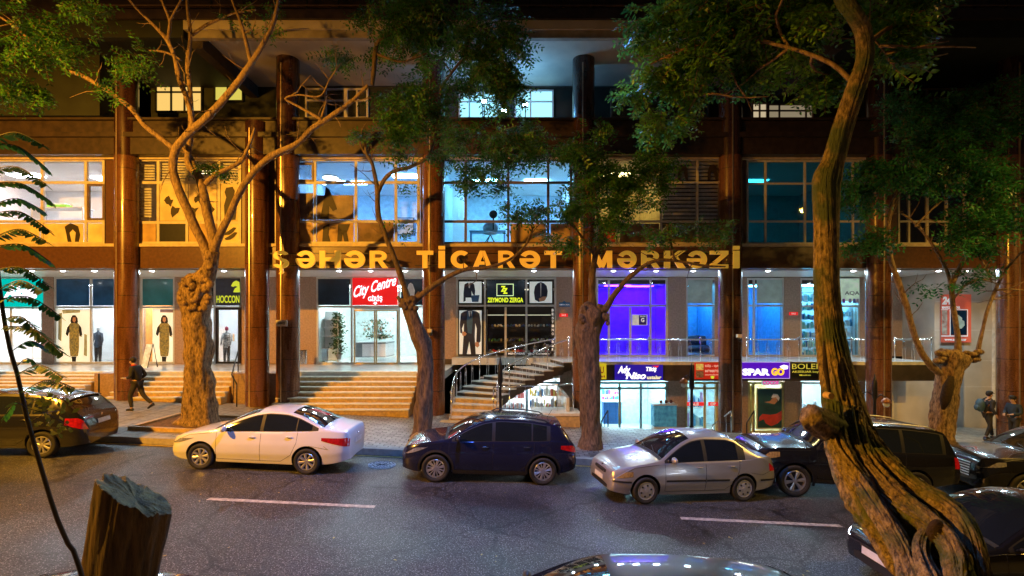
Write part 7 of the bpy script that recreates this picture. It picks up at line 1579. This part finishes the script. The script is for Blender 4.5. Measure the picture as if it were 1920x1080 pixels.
for q in ((50, 765, 130, 800), (60, 790, 110, 770), (48, 762, 90, 745)): b.tube([P(q[0], q[1], 1.9), P((q[0]+q[2])/2, (q[1]+q[3])/2-6, 1.95), P(q[2], q[3], 2.0)], .0015, 5)
rel(b.build('side_twig', MATS['dark_stem'], sp, True), sp)
# ================================================================ PEOPLE
def skinned(name, verts, edges, rad, m, parent, sub=2, root=0):
    me = bpy.data.meshes.new(name); me.from_pydata(verts, edges, []); o = bpy.data.objects.new(name, me); col.objects.link(o)
    o.modifiers.new('s', 'SKIN'); sv = me.skin_vertices[0].data
    for i, r_ in enumerate(rad): sv[i].radius = (r_, r_) if not isinstance(r_, tuple) else r_
    sv[root].use_root = True
    md = o.modifiers.new('u', 'SUBSURF'); md.levels = md.render_levels = sub
    bpy.context.view_layer.update(); dg = bpy.context.evaluated_depsgraph_get(); m2 = bpy.data.meshes.new_from_object(o.evaluated_get(dg)); bpy.data.objects.remove(o)
    m2.name = name; m2.materials.clear(); m2.materials.append(m); m2.polygons.foreach_set('use_smooth', [True]*len(m2.polygons)); o = bpy.data.objects.new(name, m2); col.objects.link(o); o.parent = parent; return o
def person(label, loc, face, J, cloth, trousers, shoes, hair, skin, hat=None, extra=None, shirt=None):
    """J: joints in body space (x = facing direction, y = left, z up), metres"""
    t = empty('person', loc, label, 'person', 'people on the pavement'); t.rotation_euler = (0, 0, face); V = Vector
    g = {k: V(v) for k, v in J.items()}
    hd = g['head']; nk = g['neck']
    # body: one continuous skin from feet to head, hands with five fingers
    names = ['pelvis', 'waist', 'chest', 'neck', 'throat', 'jaw', 'skull', 'crown']
    g['throat'] = nk.lerp(hd, .35); fw = (g['fwd']).normalized(); g['jaw'] = hd+V((0, 0, -.05))+fw*.012; g['skull'] = hd+V((0, 0, .03)); g['crown'] = hd+V((0, 0, .09))
    rad = {'pelvis': .12, 'waist': .11, 'chest': .125, 'neck': .062, 'throat': .052, 'jaw': .062, 'skull': .086, 'crown': .06}
    vs = [g[n] for n in names]; rs = [rad[n] for n in names]; es = [(i, i+1) for i in range(len(names)-1)]
    def chain(start, pts, rads):
        prev = start
        for p_, r_ in zip(pts, rads): vs.append(V(p_)); rs.append(r_); es.append((prev, len(vs)-1)); prev = len(vs)-1
        return prev
    hands = []
    for s_ in 'LR':
        e = chain(2, [g['sh'+s_], g['el'+s_], g['wr'+s_]], [.058, .042, .028]); d = (g['wr'+s_]-g['el'+s_]).normalized(); palm = g['wr'+s_]+d*.05; h = chain(e, [palm], [.026])
        sidev = d.cross(fw).normalized() if d.cross(fw).length > .2 else V((0, 1, 0)); other = d.cross(sidev).normalized()
        for k in range(4):
            off = other*(k-1.5)*.018; lnn = (.062, .072, .068, .052)[k]; chain(h, [palm+off+d*.030, palm+off+d*(.03+lnn*.5)+sidev*.006, palm+off+d*(.03+lnn)*.92+sidev*.022], [.0095, .0088, .0075])
        chain(h, [palm+other*-.032+d*.0, palm+other*-.045+d*.028], [.0105, .0085])
        l = chain(0, [g['hip'+s_], g['kn'+s_], g['an'+s_], g['an'+s_]+V((0, 0, -.035))+g['toe'+s_]*.35, g['an'+s_]+V((0, 0, -.045))+g['toe'+s_]], [.085, .058, .038, .035, .026])
    skinned('body', [tuple(v) for v in vs], es, rs, skin, t)
    # jacket
    vs = []; rs = []; es = []
    def c2(prev, p_, r_): vs.append(tuple(p_)); rs.append(r_); (es.append((prev, len(vs)-1)) if prev is not None else None); return len(vs)-1
    a0 = c2(None, g['pelvis']+V((0, 0, -.02)), .145); a1 = c2(a0, g['waist'], .145); a2 = c2(a1, g['chest'], (.17, .15)); a3 = c2(a2, g['neck']+V((0, 0, -.02)), .085)
    for s_ in 'LR': q = c2(a2, g['sh'+s_], .080); q = c2(q, g['el'+s_], .062); c2(q, g['wr'+s_]-(g['wr'+s_]-g['el'+s_]).normalized()*.02, .048)
    skinned('jacket', vs, es, rs, cloth, t)
    vs = []; rs = []; es = []; a0 = c2(None, g['pelvis']+V((0, 0, .0)), .125)
    for s_ in 'LR': q = c2(a0, g['hip'+s_], .100); q = c2(q, g['kn'+s_], .075); q = c2(q, g['kn'+s_].lerp(g['an'+s_], .55), .065); c2(q, g['an'+s_]+V((0, 0, .02)), .058)
    skinned('trousers', vs, es, rs, trousers, t)
    for s_ in 'LR':
        a = g['an'+s_]; tv = g['toe'+s_]; skinned('shoe', [tuple(a-tv*.35+V((0, 0, -.045))), tuple(a+V((0, 0, -.03))), tuple(a+tv*.6+V((0, 0, -.045))), tuple(a+tv*1.15+V((0, 0, -.055)))], [(0, 1), (1, 2), (2, 3)], [.040, .050, .042, .030], shoes, t, 1, 1)
    # hair and face
    b = MB(); b.ell(hd+V((0, 0, .055))-fw*.022, (.098, .098, .105), 0, 16, 12); b.build('hair', hair, t, True)
    lf = V((0, 0, 1)).cross(fw)
    b = MB(); b.ell(hd+fw*.088+V((0, 0, -.005)), (.016, .016, .022), 0, 8, 6); b.build('nose', skin, t, True)
    b = MB()
    b.ell(hd+fw*.082+V((0, 0, -.05)), (.012, .026, .006), 0, 8, 6); b.build('mouth', mat('lip', (.30, .10, .08), .5), t, True)
    for s_ in (-1, 1):
        b = MB(); b.ell(hd+fw*.080+lf*.030*s_+V((0, 0, .022)), (.010, .014, .009), 0, 8, 6); b.build('eye', M_IRON, t, True)
        b = MB(); b.ell(hd+lf*.088*s_+V((0, 0, .0)), (.018, .010, .028), 0, 8, 6); b.build('ear', skin, t, True)
    if hat: b = MB(); b.ell(hd+V((0, 0, .10)), (.108, .108, .075), 0, 16, 10); b.tube([hd+V((0, 0, .075)), hd+V((0, 0, .085))], [.108, .105], 16); b.ell(hd+fw*.11+V((0, 0, .07)), (.06, .07, .010), 0, 10, 6); b.build('cap', hat, t, True)
    if shirt: b = MB(); b.tube([nk+V((0, 0, -.055)), nk+V((0, 0, .03))], [.095, .078], 14); b.build('scarf', shirt, t, True)
    return t, g
skinA = mat('person_skin', (.55, .32, .20), .5, 0, .05, 4)
JK = mat('dark_jacket_cloth', (.022, .022, .032), .75, 0, .3, 12, .3); TR_ = mat('dark_trouser_cloth', (.030, .026, .024), .8, 0, .3, 12, .2); SHO = mat('shoe_leather', (.015, .013, .012), .4)
HR = mat('dark_hair', (.018, .012, .010), .6, 0, .4, 40)
# walking man, heading left, mid-stride
xw, yw = gx(257, 16.9), 16.9
J = dict(pelvis=(0, 0, .93), waist=(.02, 0, 1.08), chest=(.06, 0, 1.30), neck=(.10, 0, 1.48), head=(.15, 0, 1.60), fwd=Vector((1, .1, -.12)),
    shL=(.05, .19, 1.40), elL=(.02, .25, 1.13), wrL=(.22, .17, 1.06), shR=(.05, -.19, 1.40), elR=(-.10, -.26, 1.15), wrR=(.12, -.24, 1.00),
    hipL=(0, .095, .88), knL=(.16, .10, .49), anL=(.10, .10, .085), toeL=Vector((.16, .01, .0)), hipR=(0, -.095, .88), knR=(-.12, -.10, .50), anR=(-.42, -.10, .20), toeR=Vector((.13, 0, -.09)))
t, g = person('man in a dark jacket with a red collar walking left past the first column', (xw, yw, pav_z(xw)), R(180), J, JK, TR_, SHO, HR, skinA, shirt=mat('red_scarf', (.45, .02, .02), .7))
b = MB(); c = g['wrL']+Vector((.07, 0, .0)); b.box(c.x-.02, c.x+.10, c.y-.05, c.y+.04, c.z+.012, c.z+.025)
o = b.build('paper_sheet', M_SHIRT); o.matrix_world = Matrix.Translation(Vector((xw, yw, pav_z(xw)))) @ Matrix.Rotation(R(180), 4, 'Z'); tag(o, 'small folded white paper held by the man walking left', 'paper')
# standing man with backpack, facing right and away
xw, yw = gx(1852, 19.2), 19.2
J = dict(pelvis=(0, 0, .94), waist=(.0, 0, 1.09), chest=(.02, 0, 1.31), neck=(.03, 0, 1.49), head=(.06, 0, 1.62), fwd=Vector((1, 0, -.05)),
    shL=(.02, .19, 1.41), elL=(.02, .25, 1.13), wrL=(.16, .20, .96), shR=(.02, -.19, 1.41), elR=(.0, -.25, 1.13), wrR=(.12, -.24, .92),
    hipL=(0, .095, .88), knL=(.14, .10, .49), anL=(.20, .10, .085), toeL=Vector((.16, .02, .0)), hipR=(0, -.095, .88), knR=(.02, -.10, .49), anR=(-.12, -.10, .085), toeR=Vector((.16, -.02, 0)))
t, g = person('man in a dark cap and coat walking right, backpack on his back', (xw, yw, pav_z(xw)), R(-12), J, JK, TR_, SHO, HR, skinA, hat=M_BLK)
bp_ = empty('backpack', (xw, yw, pav_z(xw)), 'blue grey backpack on the back of the man walking right', 'backpack'); bp_.rotation_euler = (0, 0, R(-12))
b = MB(); b.ell((-.24, 0, 1.24), (.14, .17, .25), 0, 16, 12); b.build('bag', mat('backpack_blue', (.04, .09, .14), .7, 0, .3, 9), bp_, True); b = MB(); b.ell((-.36, 0, 1.16), (.06, .12, .12), 0, 12, 8); b.build('pocket', MATS['backpack_blue'], bp_, True)
for s_ in (-1, 1):
    b = MB(); b.tube([(-.14, s_*.12, 1.42), (.02, s_*.13, 1.52), (.17, s_*.13, 1.38), (.14, s_*.14, 1.18), (-.12, s_*.13, 1.08)], .016, 6); b.build('strap', M_BLK, bp_, True)
xw, yw = gx(1902, 18.4), 18.4
J = dict(pelvis=(0, 0, .92), waist=(.0, 0, 1.07), chest=(.02, 0, 1.28), neck=(.04, 0, 1.45), head=(.08, 0, 1.57), fwd=Vector((1, .2, -.1)),
    shL=(.02, .19, 1.38), elL=(.06, .26, 1.12), wrL=(.26, .12, 1.08), shR=(.02, -.19, 1.38), elR=(.04, -.26, 1.12), wrR=(.25, -.14, 1.06),
    hipL=(0, .095, .87), knL=(.12, .10, .48), anL=(.16, .10, .085), toeL=Vector((.16, .02, .0)), hipR=(0, -.095, .87), knR=(.0, -.10, .48), anR=(-.14, -.10, .085), toeR=Vector((.16, -.02, 0)))
t, g = person('person in a dark coat and cap facing left with hands together, at the right edge', (xw, yw, pav_z(xw)), R(190), J, mat('navy_coat', (.02, .035, .06), .75, 0, .3, 10), TR_, SHO, HR, skinA, hat=M_BLK)

# fallen leaves on the road and pavement
rl = random.Random(3); b = MB()
for i in range(420):
    y = rl.choice([rl.uniform(5, 13.3), rl.uniform(12.6, 13.35), rl.uniform(13.7, 17.4)]); x = rl.uniform(-13, 14); z = road_z(x)+(.165 if y > 13.65 else .008); a = rl.uniform(0, 6.28); s_ = rl.uniform(.018, .04)
    b.add([(x+s_*math.cos(a), y+s_*math.sin(a), z), (x+s_*.5*math.cos(a+1.5), y+s_*.5*math.sin(a+1.5), z+.006), (x-s_*math.cos(a), y-s_*math.sin(a), z), (x+s_*.5*math.cos(a-1.5), y+s_*.5*math.sin(a-1.5), z+.004)], [(0, 1, 2, 3)])
o = b.build('fallen_leaves', mat('dry_leaf', (.42, .34, .12), .7, 0, .4, 30)); o['kind'] = 'stuff'
